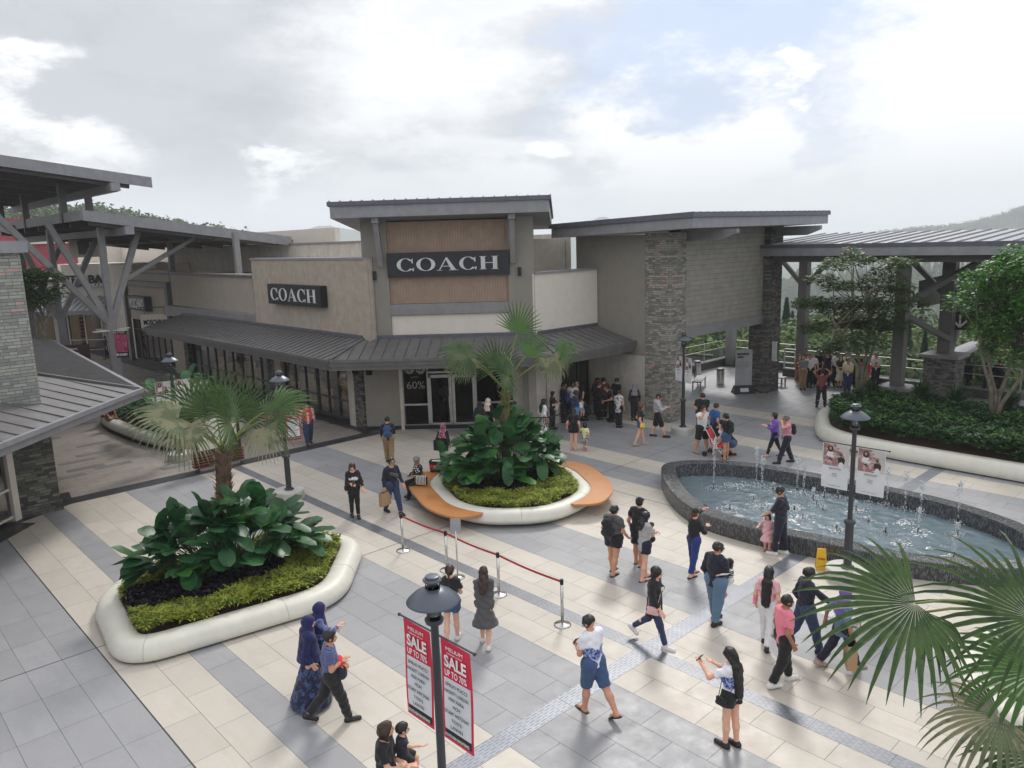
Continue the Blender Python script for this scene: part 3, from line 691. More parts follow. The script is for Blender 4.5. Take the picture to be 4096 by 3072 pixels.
# photographed eave runs diagonally: from the corner back towards the camera
d_=(es-ec).normalized(); far=Vector((7.75,62,3.2))
seam_roof('awning_sheet',[ec+d_*11,ec,hp+Vector((.4,.2,0)),hp+d_*9.5],M['roof'],NB,.62)
seam_roof('awning_sheet',[ec,Vector((9.2,43.4,3.2)),Vector((4.6,43.4,zt2)),hp+Vector((.4,.2,0))],M['roof'],NB,.34)
b=MB(); b.obox(ec+Vector((0,0,.04)),hp+Vector((.4,.2,.04)),.1,.06); b.build('awning_hip',M['roof'],NB)
b=MB()
for p,q in ((ec+d_*11,ec),(ec,Vector((9.2,43.4,3.2)))):
    b.obox(p+Vector((.05,0,-.03)),q+Vector((.05,0,-.03)),.13,.12); b.obox(p+Vector((0,.03,-.19)),q+Vector((0,.03,-.19)),.06,.2)
b.build('gutter',M['fascia'],NB)
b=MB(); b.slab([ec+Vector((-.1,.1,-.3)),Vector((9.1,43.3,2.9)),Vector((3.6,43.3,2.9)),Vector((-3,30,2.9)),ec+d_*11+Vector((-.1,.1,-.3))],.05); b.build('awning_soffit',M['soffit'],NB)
b=MB(); b.box(3.95,5.0,24.95,26.0,0,2.88); b.build('stone_column',mat('mossy_ledgestone',(.15,.15,.128),.85,kind='stone',bump=.8,bd=.03),NB)
b=MB(); b.box(3.9,5.05,24.9,26.05,0,.35); b.build('column_base',M['stone_d'],NB)
# shop window beyond the column, facing the court along the diagonal
p0=Vector((3.95,25.0,0)); dd=Vector((-.72,-.69,0))
f=GL(); g=GL(); glazing(f,g,p0+dd*.2,p0+dd*6,.1,2.85,0,4,[.95],.09); f.build('window_frame',M['white'],NB); g.build('window_glass',M['glass'],NB)
b=MB(); b.obox(p0+dd*.05+Vector((0,0,1.4)),p0+dd*.3+Vector((0,0,1.4)),.2,2.8); b.build('white_trim',M['white'],NB)
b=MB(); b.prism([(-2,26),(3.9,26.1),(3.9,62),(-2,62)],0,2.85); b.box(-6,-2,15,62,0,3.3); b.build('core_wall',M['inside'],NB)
b=MB(); b.obox(p0+dd*0+Vector((-.3,-.3,.012)),p0+dd*7+Vector((-.1,-.1,.012)),1.5,.012); b.prism([(3.6,24.4),(5.4,25.3),(5.6,26.6),(4.0,26.7)],.006,.012); o=b.build('paving_dark_border',M['darkt']); tag(o,kind='structure')
t=wthing('hanging_sign',(5.2,24.8,2.3),'small pale two sided sign board hanging under the near awning above the stone column','sign')
b=MB(); s0=PX(8,935,4.3); b.obox(P(12,935,2.62),P(90,935,2.62),.06,.36); b.build('sign_panel',M['white'],t)
b=MB(); b.obox(P(84,932,2.70),P(60,926,2.70),.075,.13); b.build('black_stripe',M['black'],t)
# ======================= street canopy ==================================
VC=41.4
SC=wthing('street_canopy',(11.5,43,0),'large two tier grey street canopy held up by branching steel columns','canopy')
def z_low(x): return 9.38-(x-10.9)*math.tan(R(7.8))
def z_up(x): return 10.95+(14.1-x)*math.tan(R(7.0))
def rooftier(x0,x1,zf,y0,y1):
    b=MB(); b.slab([(x0,y0,zf(x0)),(x1,y0,zf(x1)),(x1,y1,zf(x1)),(x0,y1,zf(x0))],.10); b.build('roof_sheet',M['fascia'],SC)
    b=MB(); b.slab([(x0,y0-.05,zf(x0)+.03),(x1+.02,y0-.05,zf(x1)+.03),(x1+.02,y0-.005,zf(x1)+.03),(x0,y0-.005,zf(x0)+.03)],.50); 
    b.box(x0-.05,x0-.003,y0,y1,zf(x0)-.45,zf(x0)+.03); b.build('roof_fascia',M['fascia'],SC)
    b=MB(); n=int((y1-y0)/3.4)
    for i in range(n+1):
        y=y0+.5+i*3.4
        b.obox((x0+.4,y,zf(x0+.4)-.36),(x1-.9,y,zf(x1-.9)-.36),.18,.5,(0,0,1))
    n=int((x1-x0)/1.5)
    for i in range(n+1):
        x=x0+.3+i*1.5; b.box(x-.09,x+.09,y0+.1,y1,zf(x)-.30,zf(x)-.11)
    b.build('roof_beam',M['steel'],SC)
rooftier(10.9,21.6,z_low,VC,63.5); rooftier(-2,14.1,z_up,VC-.4,63.5)
# long purlin ends poking out of the front edge
for x,zf in ((12.6,z_low),(12.2,z_up)):
    b=MB(); z=zf(x)-.72; b.box(x-.16,x+.16,VC-.9,62,z-.24,z+.12); b.build('main_beam',M['steel'],SC)
    b=MB(); b.box(x-.2,x+.2,VC-1.15,VC-.9,z-.22,z+.16); b.build('beam_cap',M['fascia'],SC)
def ycol(cx,cy,zs,tops,w=.42):
    b=MB(); b.box(cx-w/2,cx+w/2,cy-w/2,cy+w/2,0,zs+.25); b.build('column',M['steel_l'],SC)
    for (tx,ty,tz) in tops:
        b=MB(); b.obox((cx,cy,zs),(tx,ty,tz),.27,.34,(0,1,.01)); b.build('branch',M['steel_l'],SC)
Cx,Cy=12.0,43.0
zf=PX(252,705,Cx).z
ycol(Cx,Cy,zf,[(Cx+.05,Cy,z_low(Cx)-.6),(Cx+1.9,Cy+.3,z_low(Cx+1.9)-.6),(Cx-6.0,Cy-.5,z_up(Cx-6.0)-.7),(Cx-2.0,Cy+1.2,z_low(10.9)-.5)])
b=MB(); j=Vector((Cx,Cy,zf)).lerp(Vector((Cx+1.9,Cy+.3,z_low(Cx+1.9)-.6)),.48); b.obox(j,(Cx+4.8,Cy+.2,z_low(Cx+4.8)-.55),.2,.26,(0,1,.01)); b.build('brace',M['steel_l'],SC); b=MB()
j=Vector((Cx,Cy,zf)).lerp(Vector((Cx-6.0,Cy-.5,z_up(Cx-6.0)-.7)),.62); b.obox(j,(Cx-8.6,Cy-.4,z_up(Cx-8.6)-2.0),.2,.26,(0,1,.01)); b.build('brace',M['steel_l'],SC)
Cx2,Cy2=11.3,50.0
zf2=zf-.1
ycol(Cx2,Cy2,zf2,[(Cx2+.05,Cy2,z_low(Cx2)-.6),(Cx2+2.6,Cy2+.3,z_low(Cx2+2.6)-.6),(Cx2-5.2,Cy2-.5,z_up(Cx2-5.2)-.7),(Cx2-1.6,Cy2+.6,z_low(10.9)-.4)])
ycol(11.3,57.5,zf2,[(11.35,57.5,z_low(11.3)-.6),(13.9,57.7,z_low(13.9)-.6),(7.1,57,z_up(7.1)-.7)])
for x,y in ((10.95,44.8),(10.95,53),(12.9,47.5),(11.2,61)):
    b=MB(); b.box(x-.16,x+.16,y-.16,y+.16,z_low(12)-.3,z_up(x)-.45); b.build('post',M['steel'],SC)
for y,px in ((VC+1.0,372),(VC+.8,515)):
    pass
for px in (372,515):
    # posts standing on the neighbouring wall head
    p=PX(px,580,17.6); b=MB(); b.box(p.x-.14,p.x+.14,p.y-.14,p.y+.14,5.9,z_low(p.x)-.25); b.build('post',M['steel_l'],SC)
b=MB(); b.box(17.3,17.9,VC+.3,63,z_low(17.6)-.62,z_low(17.6)-.3); b.build('edge_beam',M['steel'],SC)
t=wthing('wayfinding_sign',(Cx,Cy,2.6),'pink swirl patterned sign reading MIDDLE STREET CENTER COURT on the canopy column','sign')
p=P(255,742,0); 
zc=PY(255,742,Cy-.3).z; xc=PY(255,742,Cy-.3).x
X2=Vector((.73,-.68,0)); 
def board(b,c,X,w,z0,z1,th=.06,m=0):
    n=Vector((X.y,-X.x,0)); q=[c-X*w/2,c+X*w/2,c+X*w/2-n*th,c-X*w/2-n*th]; b.prism([(a.x,a.y) for a in q],z0,z1,m)
c=Vector((xc,Cy-.3,0)); hh=.72
b=MB(); board(b,c,X2,.98,zc-hh,zc+hh); b.build('sign_panel',M['black'],t)
nf=Vector((X2.y,-X2.x,0))
b=MB(); board(b,c+nf*.012,X2,.94,zc-.44,zc+.46,.01); b.build('pink_field',mat('pink_field',(.55,.10,.22),.6),t)
b=MB()
for (sx,sz,r0) in ((-.2,.12,.26),(.28,.2,.22),(.05,-.22,.26),(-.38,-.28,.16),(.4,-.3,.13),(-.36,.4,.12)):
    pts=[]
    for i in range(26):
        a=i*.55; rr_=r0*(1-i/28); x_=sx+rr_*math.cos(a); z_=sz+rr_*math.sin(a)
        if abs(x_)<.46 and -.43<z_<.45: pts.append(c+nf*.02+X2*x_+Vector((0,0,zc+z_)))
    if len(pts)>2: b.tube(pts,.016,5)
b.build('swirl',mat('dark_magenta',(.16,.01,.04),.6),t)
text('MIDDLE STREET','sign_letters',.15,M['letterw'],c+nf*.02+Vector((0,0,zc+.58)),X2,(0,0,1),t,width=.86,height=.12,bold=.004)
text('CENTER COURT','sign_letters',.15,M['letterw'],c+nf*.02+Vector((0,0,zc-.58)),X2,(0,0,1),t,width=.86,height=.12,bold=.004)
t=empty('spotlight_cluster',(Cx,Cy,zf-.25),0,'pale flat floodlights ringed round the canopy column above the pink sign','light')
b=MB()
for k in range(4):
    a=k*math.pi/2+.4; b.obox((math.cos(a)*.25,math.sin(a)*.25,0),(math.cos(a)*1.0,math.sin(a)*1.0,.02),.3,.05)
b.build('floodlight',M['white'],t)
# ======================= shops at the end of the street ==================
def dg2(s,off,c): return Vector(((c+s*2**.5)/2-off/2**.5,(c-s*2**.5)/2-off/2**.5,0))
TBK=wthing('far_shop',(13,66,0),'far white fronted shop with black lettering at the end of the street','building')
cT=80.6
def tq(px,py): p=PD(px,py,cT); return (p.x-p.y)/2**.5,p.z
sA,zA=tq(241,561+9); sB,_=tq(503,650); 
def dpr(b,s0,s1,o0,o1,z0,z1,c=cT,m=0):
    q=[dg2(s0,o0,c),dg2(s1,o0,c),dg2(s1,o1,c),dg2(s0,o1,c)]; b.prism([(p.x,p.y) for p in q],z0,z1,m)
sL,zT=tq(130,572); sR,_=tq(268,600); _,zBb=tq(250,655)
b=MB(); dpr(b,sL,sR+3,0,-.5,3.4,zT); b.build('white_wall',M['white'],TBK)
s0,z0=tq(144,684); s1,z1=tq(262,670)
s0,z0=tq(139,619.5); s1,z1=tq(262,611)
b=MB(); dpr(b,s0,s1+.7,.3,0,z0,z1); b.build('sign_bar',M['black'],TBK)
p=dg2((s0+s1+.6)/2,.35,cT); text('TED BAKER','black_letters',1,M['blackl'],p+Vector((0,0,z1+.35)),(1,-1,0),(0,0,1),TBK,width=(s1-s0)*1.0,height=.62,bold=.03,ext=.05)
text('LONDON','white_letters',1,M['letterw'],p+Vector((0,0,(z0+z1)/2)),(1,-1,0),(0,0,1),TBK,width=(s1-s0)*.34,height=.26,bold=.02,ext=.02)
q0,q1=dg2(sL-6,2.2,cT),dg2(sR+1.2,2.2,cT); 
seam_roof('awning_sheet',[dg2(sL-7,2.4,cT)+Vector((0,0,3.3)),dg2(sR+.6,2.4,cT)+Vector((0,0,3.3)),dg2(sR+.6,0.02,cT)+Vector((0,0,4.2)),dg2(sL-7,.02,cT)+Vector((0,0,4.2))],M['roof_l'],TBK,.45)
b=MB(); dpr(b,sL-7,sR+.6,2.5,2.38,3.0,3.3); b.build('gutter',M['fascia'],TBK)
f=GL();g=GL()
for i in range(3):
    a,bb=dg2(sL+i*2.9,0,cT),dg2(sL+i*2.9+2.6,0,cT); glazing(f,g,a,bb,.1,3.0,0,2 if i!=1 else 4,[.9] if i!=1 else [2.3],.12)
glazing(f,g,dg2(sL-7,0,cT),dg2(sL-1,0,cT),.1,3.0,0,4,[.9],.1)
f.build('shopfront_frame',M['alu'],TBK); g.build('shopfront_glass',M['glass'],TBK)
b=MB(); dpr(b,sL-8,sR+3,-2.6,-2.8,0,3.4); b.build('interior_wall',M['warm'],TBK)
b=MB(); dpr(b,sL-.9,sL-.1,.1,-.4,0,3.3); b.build('pier',M['olive'],TBK)
b=MB(); dpr(b,sR+.4,sR+1.2,.1,-.4,0,3.3); b.build('pier',M['olive'],TBK)
b=MB()
for i in range(4):
    for k in range(9): p=dg2(sL+.5+i*2.1,-.9,cT); b.ell((p.x,p.y,.5+k*.28),(.22,.22,.12),8,5)
b.build('window_display',mat('display_gold',(.45,.30,.10),.5),TBK)
b=MB(); dpr(b,sL-12,sR+2,-3,-9,0,5.4); b.build('core_wall',M['cream'],TBK)
MO=wthing('framed_shop',(17.5,52,0),'brown framed shopfront between the far white shop and the side wall, with a black sign','building')
b=MB(); wallq(b,(17.0,48.3),(17.0,56.6),2.9,6.2,.35,side=-1); b.build('upper_wall',M['stuc_beige'],MO)
b=MB(); b.box(16.75,17.0,48.2,56.6,5.15,5.5); b.box(16.75,17.0,48.2,48.6,3.0,5.15); b.box(16.75,17.0,56.2,56.6,0,5.15); b.build('surround',M['steel'],MO)
b=MB(); b.box(16.8,17.6,45.4,48.2,0,3.1); b.build('pier',M['stuc_beige'],MO)
b=MB(); b.box(16.65,17.7,45.25,48.3,3.1,3.35); b.build('pier_cap',M['steel_l'],MO)
f=GL();g=GL(); glazing(f,g,(17.15,48.4),(17.15,56.2),.1,2.95,0,7,[2.2],.09); f.build('shopfront_frame',M['alu_d'],MO); g.build('shopfront_glass',M['glass'],MO)
b=MB(); b.box(19.6,19.7,48,57,0,3.2); b.build('interior_wall',M['warm'],MO)
b=MB(); b.box(17.3,22,56.6,75,0,6.5); b.build('core_wall',M['cream'],MO)
t=wthing('shop_sign',(16.8,53.3,3.6),'black shop sign with narrow pale capitals on the brown framed shopfront','sign')
b=MB(); b.box(16.55,16.99,51.75,54.95,3.6,4.52); b.build('sign_board',M['black'],t)
text('MOSCHINO','sign_letters',.6,M['letter'],(16.53,53.3,4.06),(0,-1,0),(0,0,1),t,width=2.7,height=.66,bold=.02)
t=wthing('hanging_sign',(16.2,48,2.3),'white hanging board reading MOSCHINO on a black bracket','sign')
c=PX(335,694,16.2); X3=Vector((.73,-.68,0)); 
b=MB(); board(b,Vector((c.x,c.y,0)),X3,1.75,c.z-.42,c.z+.42,.07); b.build('sign_panel',M['white'],t)
text('MOSCHINO','sign_letters',.5,M['blackl'],c+Vector((X3.y,-X3.x,0))*.012+Vector((0,0,-.05)),X3,(0,0,1),t,width=1.4,height=.32,bold=.02,ext=.006)
b=MB(); b.obox(c-X3*.9+Vector((0,0,.85)),c+X3*1.05+Vector((0,0,.85)),.05,.06); b.obox(c-X3*.6+Vector((0,0,.42)),c-X3*.6+Vector((0,0,.85)),.02,.02,(1,0,0)); b.obox(c+X3*.6+Vector((0,0,.42)),c+X3*.6+Vector((0,0,.85)),.02,.02,(1,0,0)); b.build('bracket',M['black'],t)
# pink building and white plant parapets beyond
PB=wthing('pink_building',(10,90,0),'pink rendered building rising behind the street canopy','building')
b=MB(); dpr(b,-80,-44.0,0,-12,0,10.8,105); b.build('wall',M['pink'],PB)
b=MB(); dpr(b,-80,-43.9,.25,0,8.35,8.6,105); b.build('white_band',M['white'],PB)
b=MB(); dpr(b,-43.95,-40.8,.0,-6,0,8.6,105); b.build('lift_tower',M['white'],PB)
b=MB(); dpr(b,-43.4,-41.2,.1,-.05,7.4,8.4,105); b.build('blue_window',mat('blue_window',(.06,.10,.16),.15),PB)
RW=wthing('roof_parapet',(22,50,6),'long cream parapet wall behind the street canopy','wall')
b=MB(); b.box(22.5,22.8,38,75,5,8.35); b.box(19,22.5,74.9,75.2,5,8.2); b.build('parapet',M['white'],RW)
ac=None
for px,py,w in ((190,535,1.3),(320,573,1.0),(440,570,1.1),(492,572,.9)):
    p=AT(px,py,60 if px>200 else 62)
    if ac is None:
        ac=empty('air_conditioner',tuple(p),0,'white air conditioning unit mounted high on the pink wall behind the canopy beams','air conditioner','air conditioning units on the far roofs')
        b=MB(); b.box(-.8,.8,-.4,.4,-.5,.5); b.build('casing',M['white'],ac,bevel=.04)
        b=MB(); b.obox((-.3,-.43,0),(.3,-.43,0),.04,.7); b.build('grille',M['alu_d'],ac)
        a0=ac; ac.rotation_euler.z=-.75; ac.scale=(1.3,1.3,1.3)
    else:
        n_={320:'low white air conditioning unit on the wall head below the blue window',440:'low white air conditioning unit between the two canopy posts',492:'small white air conditioning unit right of the second canopy post'}[px]
        q=copy_tree(a0,tuple(p),-.75,n_); q.scale=(w*.75,w*.6,w*.42)
# directory sign and far tree handled later
# ======================= right walkway canopy ===========================
RC=wthing('walkway_canopy',(34,0,0),'long walkway canopy with a pale seamed roof on grey steel posts','canopy')
zE=6.80
seam_roof('roof_sheet',[(32.3,-22,zE),(32.3,18.3,zE),(38.8,18.3,7.22),(38.8,-22,7.22)],M['roof_l'],RC,.62,rib=.06)
b=MB(); b.box(32.2,32.29,-22,18.35,zE-.12,zE+.04); b.build('roof_edge',M['fascia_d'],RC)
b=MB(); b.box(32.22,32.36,-22,18.33,zE-.46,zE-.125); b.box(32.3,38.8,18.3,18.36,6.4,6.8); b.build('fascia',M['fascia'],RC)
b=MB(); b.box(32.9,33.15,-22,18.2,zE-.75,zE-.30); b.box(36.3,36.55,-22,18.2,zE-.60,zE-.15)
for i in range(14): y=17.5-i*3; b.box(32.5,38.4,y-.1,y+.1,zE-.35,zE-.10)
b.build('roof_beam',M['steel'],RC)
def post(x,y,z0,z1,w,parent=RC): b=MB(); b.box(x-w/2,x+w/2,y-w/2,y+w/2,z0,z1); return b.build('post',M['steel'],parent)
p1=PX(1731,780,36.4); post(36.4,p1.y,0,6.5,.42)
def brace(a,c,w=.16): b=MB(); b.obox(a,c,w,.2); b.build('brace',M['steel'],RC)
brace((36.4,p1.y,4.7),(36.4,p1.y+1.5,6.3)); brace((36.4,p1.y,4.7),(36.4,p1.y-1.5,6.3))
pa=PX(1937,840,33.0); pb=PX(2035,840,36.0)
def pedestal(x,y,s,h): 
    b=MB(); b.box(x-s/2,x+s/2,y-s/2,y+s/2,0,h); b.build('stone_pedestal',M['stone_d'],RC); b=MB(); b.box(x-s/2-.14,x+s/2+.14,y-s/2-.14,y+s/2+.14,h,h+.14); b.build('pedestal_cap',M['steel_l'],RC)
pedestal(33.0,pa.y,.95,.85); post(33.0,pa.y,.99,6.5,.44)
pedestal(36.0,pb.y,1.25,1.9); post(36.0,pb.y,2.04,6.5,.5)
brace((36.0,pb.y,4.4),(36.0,pb.y+1.8,6.2),.22); brace((36.0,pb.y,4.4),(36.0,pb.y-1.9,6.2),.22); brace((33.0,pa.y,4.0),(36.0,pb.y-.2,2.6),.26); brace((33.0,pa.y,4.3),(35.9,pb.y-1.6,6.3),.26)
for dy in (-7.5,-15,-22.5): pedestal(33.0,pa.y+dy,.95,.85); post(33.0,pa.y+dy,.99,6.5,.44); pedestal(36.0,pb.y+dy,1.25,1.9); post(36.0,pb.y+dy,2.04,6.5,.5)
# lower cross roof over the escalators
b=MB(); a=PX(2000,590,36.6); c=PX(2110,560,36.6); b.slab([PX(1985,607,37.5),PX(2230,548,37.5),PX(2230,548,45)+Vector((0,0,-1)),PX(1985,607,45)+Vector((0,0,-1))],.5); b.build('escalator_roof',M['steel'],RC)
b=MB(); b.obox(PX(2048,770,37.4),PX(2085,628,37.4),.3,.3); b.build('raking_strut',M['steel_l'],RC)
# overhead sign with arrow
t=wthing('overhead_sign',(36.8,6,5),'dark hanging sign with a white down arrow beside the right hand tree','sign')
c=PX(2075,693,36.6); b=MB(); b.box(36.55,36.65,c.y-1.6,c.y+.55,c.z-.40,c.z+.40); b.build('sign_panel',M['darkwood'],t)
b=MB(); x=36.53; b.obox((x,c.y,c.z+.27),(x,c.y,c.z-.25),.07,.02,(1,0,0)); b.obox((x,c.y,c.z-.27),(x,c.y+.26,c.z+.02),.07,.02,(1,0,0)); b.obox((x,c.y,c.z-.27),(x,c.y-.26,c.z+.02),.07,.02,(1,0,0)); b.build('arrow',M['letterw'],t)
# ======================= parapet and glass balustrade ===================
def balustrade(label,a,c):
    t=wthing('balustrade',(a[0],a[1],0),label,'railing'); a=Vector((a[0],a[1],0)); c=Vector((c[0],c[1],0)); d=(c-a); n=max(1,int(d.length/2.2)); 
    b=MB(); b.obox(a+Vector((0,0,.19)),c+Vector((0,0,.19)),.3,.38); b.build('kerb',mat('dark_kerb',(.06,.058,.056),.5),t)
    b=MB(); b.obox(a+Vector((0,0,.41)),c+Vector((0,0,.41)),.36,.05); b.build('ledge',M['steel_l'],t)
    b=MB()
    for z in (1.02,1.42): b.tube([a+Vector((0,0,z)),c+Vector((0,0,z))],.022,8)
    b.build('handrail',M['alu'],t)
    for i in range(n+1): b=MB(); p=a.lerp(c,i/n); b.obox(p+Vector((0,0,.4)),p+Vector((0,0,1.45)),.05,.05,(1,0,0)); b.build('rail_post',M['alu'],t)
    b=MB(); b.add([a+Vector((0,0,.44)),c+Vector((0,0,.44)),c+Vector((0,0,1.0)),a+Vector((0,0,1.0))],[(0,1,2,3)]); b.build('glass_panel',M['glass_c'],t)
balustrade('glass balustrade with steel rails behind the posed group',(37.35,8.6),(37.35,19.2))
balustrade('glass balustrade with steel rails round the smoking area',(38.9,19.4),(38.9,23.4)); balustrade('short glass balustrade closing the far end of the smoking area',(38.8,23.5),(27.5,23.5))
for x,y in ((38.6,23.1),):
    t=wthing('steel_post',(x,y,0),'grey square post at the back corner of the smoking area','post'); b=MB(); b.box(x-.22,x+.22,y-.22,y+.22,.0,3.6); b.build('shaft',M['steel_l'],t); b=MB(); b.box(x-.3,x+.3,y-.3,y+.3,0,.1); b.build('base_plate',M['steel'],t)
# escalator
ES=wthing('escalator',(38.6,5,0),'steel escalator head with black handrails behind the right hand trees','escalator')
for y in (7.9,6.6):
    b=MB(); pts=[(36.6,y,.15),(36.5,y,.5),(36.7,y,.85),(37.2,y,1.0),(39,y,1.0),(44,y,-1.6)]; b.tube(pts,.05,8); b.build('handrail',M['blackl'],ES)
    b=MB(); b.add([(36.7,y,.15),(39,y,.1),(44,y,-2.4),(44,y,-1.65),(39,y,.95),(36.75,y,.9)],[(0,1,2,3,4,5)]); b.build('side_panel',M['glass_c'],ES)
b=MB(); b.slab([(36.6,6.7,.1),(38.4,6.7,.1),(38.4,7.8,.1),(36.6,7.8,.1)],.12); b.slab([(38.4,6.7,.1),(44,6.7,-3),(44,7.8,-3),(38.4,7.8,.1)],.2); b.build('steps',M['ss'],ES)
b=MB(); b.obox((37.6,8.4,2.6),(46,3.4,.6),.1,2.4); 
b=MB(); b.slab([PX(2030,800,38),PX(2212,700,38),PX(2212,690,52),PX(2040,760,52)],.15); b.build('sloping_cover',M['roof'],ES)
b=MB(); b.box(36.2,38.8,3.0,5.6,0,1.3); b.build('side_wall',M['steel_l'],ES)
b=MB(); b.box(36.1,36.19,3.6,5.0,.5,1.15); b.build('orange_panel',M['orange'],ES)
# ======================= terrain beyond =================================
def hill(name,x_az,dist,prof,depth,mt,seed,base=-120,bumps=3.0,nx=160,tree=1.5):
    """ridge: prof = list of (display px x, py of the crest); swept back from base in front of the ridge"""
    r=random.Random(seed); b=MB(); xs=[p[0] for p in prof]; rows=14; vs=[]
    for i in range(nx):
        px=xs[0]+(xs[-1]-xs[0])*i/(nx-1)
        for (xa,ya),(xb,yb) in zip(prof,prof[1:]):
            if xa<=px<=xb: py=ya+(yb-ya)*(px-xa)/(xb-xa); break
        top=AT(px,py,dist); 
        for j in range(rows):
            f=j/(rows-1); dd_=dist-depth*(1-f); d=Vector((top.x,top.y,0)).normalized()
            z=base+(top.z-base)*(f**1.15)+ (r.random()-.5)*bumps*(1 if j<rows-1 else tree)
            vs.append((d.x*dd_,d.y*dd_,z))
    fs=[(i*rows+j,(i+1)*rows+j,(i+1)*rows+j+1,i*rows+j+1) for i in range(nx-1) for j in range(rows-1)]
    b.add(vs,fs); o=b.build(name,mt,smooth=True); return tag(o,kind='structure')
M['forest']=mat('forest_slope',(.030,.055,.022),.95,kind='floral',c2=(.055,.085,.03),ds=.055,bump=.8,bs=.15,bn=1,bd=8)
hill('far_hill',0,3000,[(250,560),(420,540),(560,520),(640,500),(700,486),(790,500),(960,530),(1120,528),(1210,508),(1300,468),(1420,505),(1600,520),(1900,500),(2300,480)],600,M['forest'],1,bumps=10,base=-200,tree=.6)
hill('right_hill',0,1800,[(1780,540),(1850,512),(1940,499),(2010,493),(2090,484),(2150,470),(2212,448),(2330,430)],500,M['forest'],2,bumps=9,nx=260,tree=1.0,base=-160)
hill('valley_side',0,720,[(1300,560),(1480,560),(1680,590),(1800,585),(1950,572),(2050,568),(2200,560),(2400,550)],400,M['forest'],5,bumps=9,nx=200,base=-170)
hill('left_hill',0,330,[(-150,415),(0,460),(60,464),(180,454),(260,466),(330,478),(420,496),(500,510),(620,528)],120,M['forest'],4,bumps=3,base=-10,nx=200)
b=MB(); n=40; vs=[]
for i in range(n):
    for j in range(n):
        x=37.6+ (i/(n-1))**2*3400; y=-1500+j/(n-1)*4200
        z=-1.0-(min(x-37.6,260)*.34)+ (rnd.random()-.5)*1.5*(1 if x>45 else 0); vs.append((x,y,z))
b.add(vs,[(i*n+j,(i+1)*n+j,(i+1)*n+j+1,i*n+j+1) for i in range(n-1) for j in range(n-1)]); o=b.build('hillside',M['forest'],smooth=True); tag(o,kind='structure')
b=MB(); b.add([(-3400,95,-2),(38,95,-2),(38,3600,-60),(-3400,3600,-60)],[(0,1,2,3)]); b.add([(-3400,-1500,-2),(-41,-1500,-2),(-41,95,-2),(-3400,95,-2)],[(0,1,2,3)]); o=b.build('land_beyond',M['forest']); tag(o,kind='structure')
# ======================= planters =======================================
def chaikin(p,n=3):
    for _ in range(n):
        q=[]
        for i in range(len(p)):
            a,b=Vector(p[i]),Vector(p[(i+1)%len(p)]); q+=[a*.75+b*.25,a*.25+b*.75]
        p=q
    return p
def fillet(p,r=.7,n=6):
    p=[Vector(q) for q in p]; out=[]
    for i in range(len(p)):
        a,b,c=p[i-1],p[i],p[(i+1)%len(p)]; r_=min(r,(a-b).length*.48,(c-b).length*.48); s=b+(a-b).normalized()*r_; e=b+(c-b).normalized()*r_
        for k in range(n+1): f=k/n; out.append(s*(1-f)**2+b*2*f*(1-f)+e*f*f)
    return out
def offset(p,d):
    n=len(p); out=[]; ar=sum(p[i][0]*p[(i+1)%n][1]-p[(i+1)%n][0]*p[i][1] for i in range(n)); sg=1 if ar>0 else -1
    for i in range(n):
        a,b,c=Vector(p[i-1]),Vector(p[i]),Vector(p[(i+1)%n]); t=(c-a).normalized(); nn=Vector((-t.y,t.x))*sg; out.append(b+nn*d)
    return out
def ringmesh(b,rings,m=0,uvs=None):
    """rings: list of (polygon2D, z); quads between consecutive rings"""
    n=len(rings[0][0]); vs=[(p[0],p[1],z) for poly,z in rings for p in poly]; fs=[]
    ar=sum(rings[0][0][i][0]*rings[0][0][(i+1)%n][1]-rings[0][0][(i+1)%n][0]*rings[0][0][i][1] for i in range(n))
    for r in range(len(rings)-1):
        for i in range(n):
            f=(r*n+i,r*n+(i+1)%n,(r+1)*n+(i+1)%n,(r+1)*n+i); fs.append(f if ar>0 else f[::-1])
    return b.add(vs,fs,m)
def inside(p,poly):
    x,y=p; c=False; n=len(poly); j=n-1
    for i in range(n):
        xi,yi=poly[i]; xj,yj=poly[j]
        if (yi>y)!=(yj>y) and x<(xj-xi)*(y-yi)/(yj-yi)+xi: c=not c
        j=i
    return c
def resamp(p,n):
    L_=[0]; m=len(p)
    for i in range(m): L_.append(L_[-1]+(p[(i+1)%m]-p[i]).length)
    out=[];j=0
    for k in range(n):
        t=L_[-1]*k/n
        while L_[j+1]<t: j+=1
        f=(t-L_[j])/max(1e-9,L_[j+1]-L_[j]); out.append(p[j].lerp(p[(j+1)%m],f))
    return out
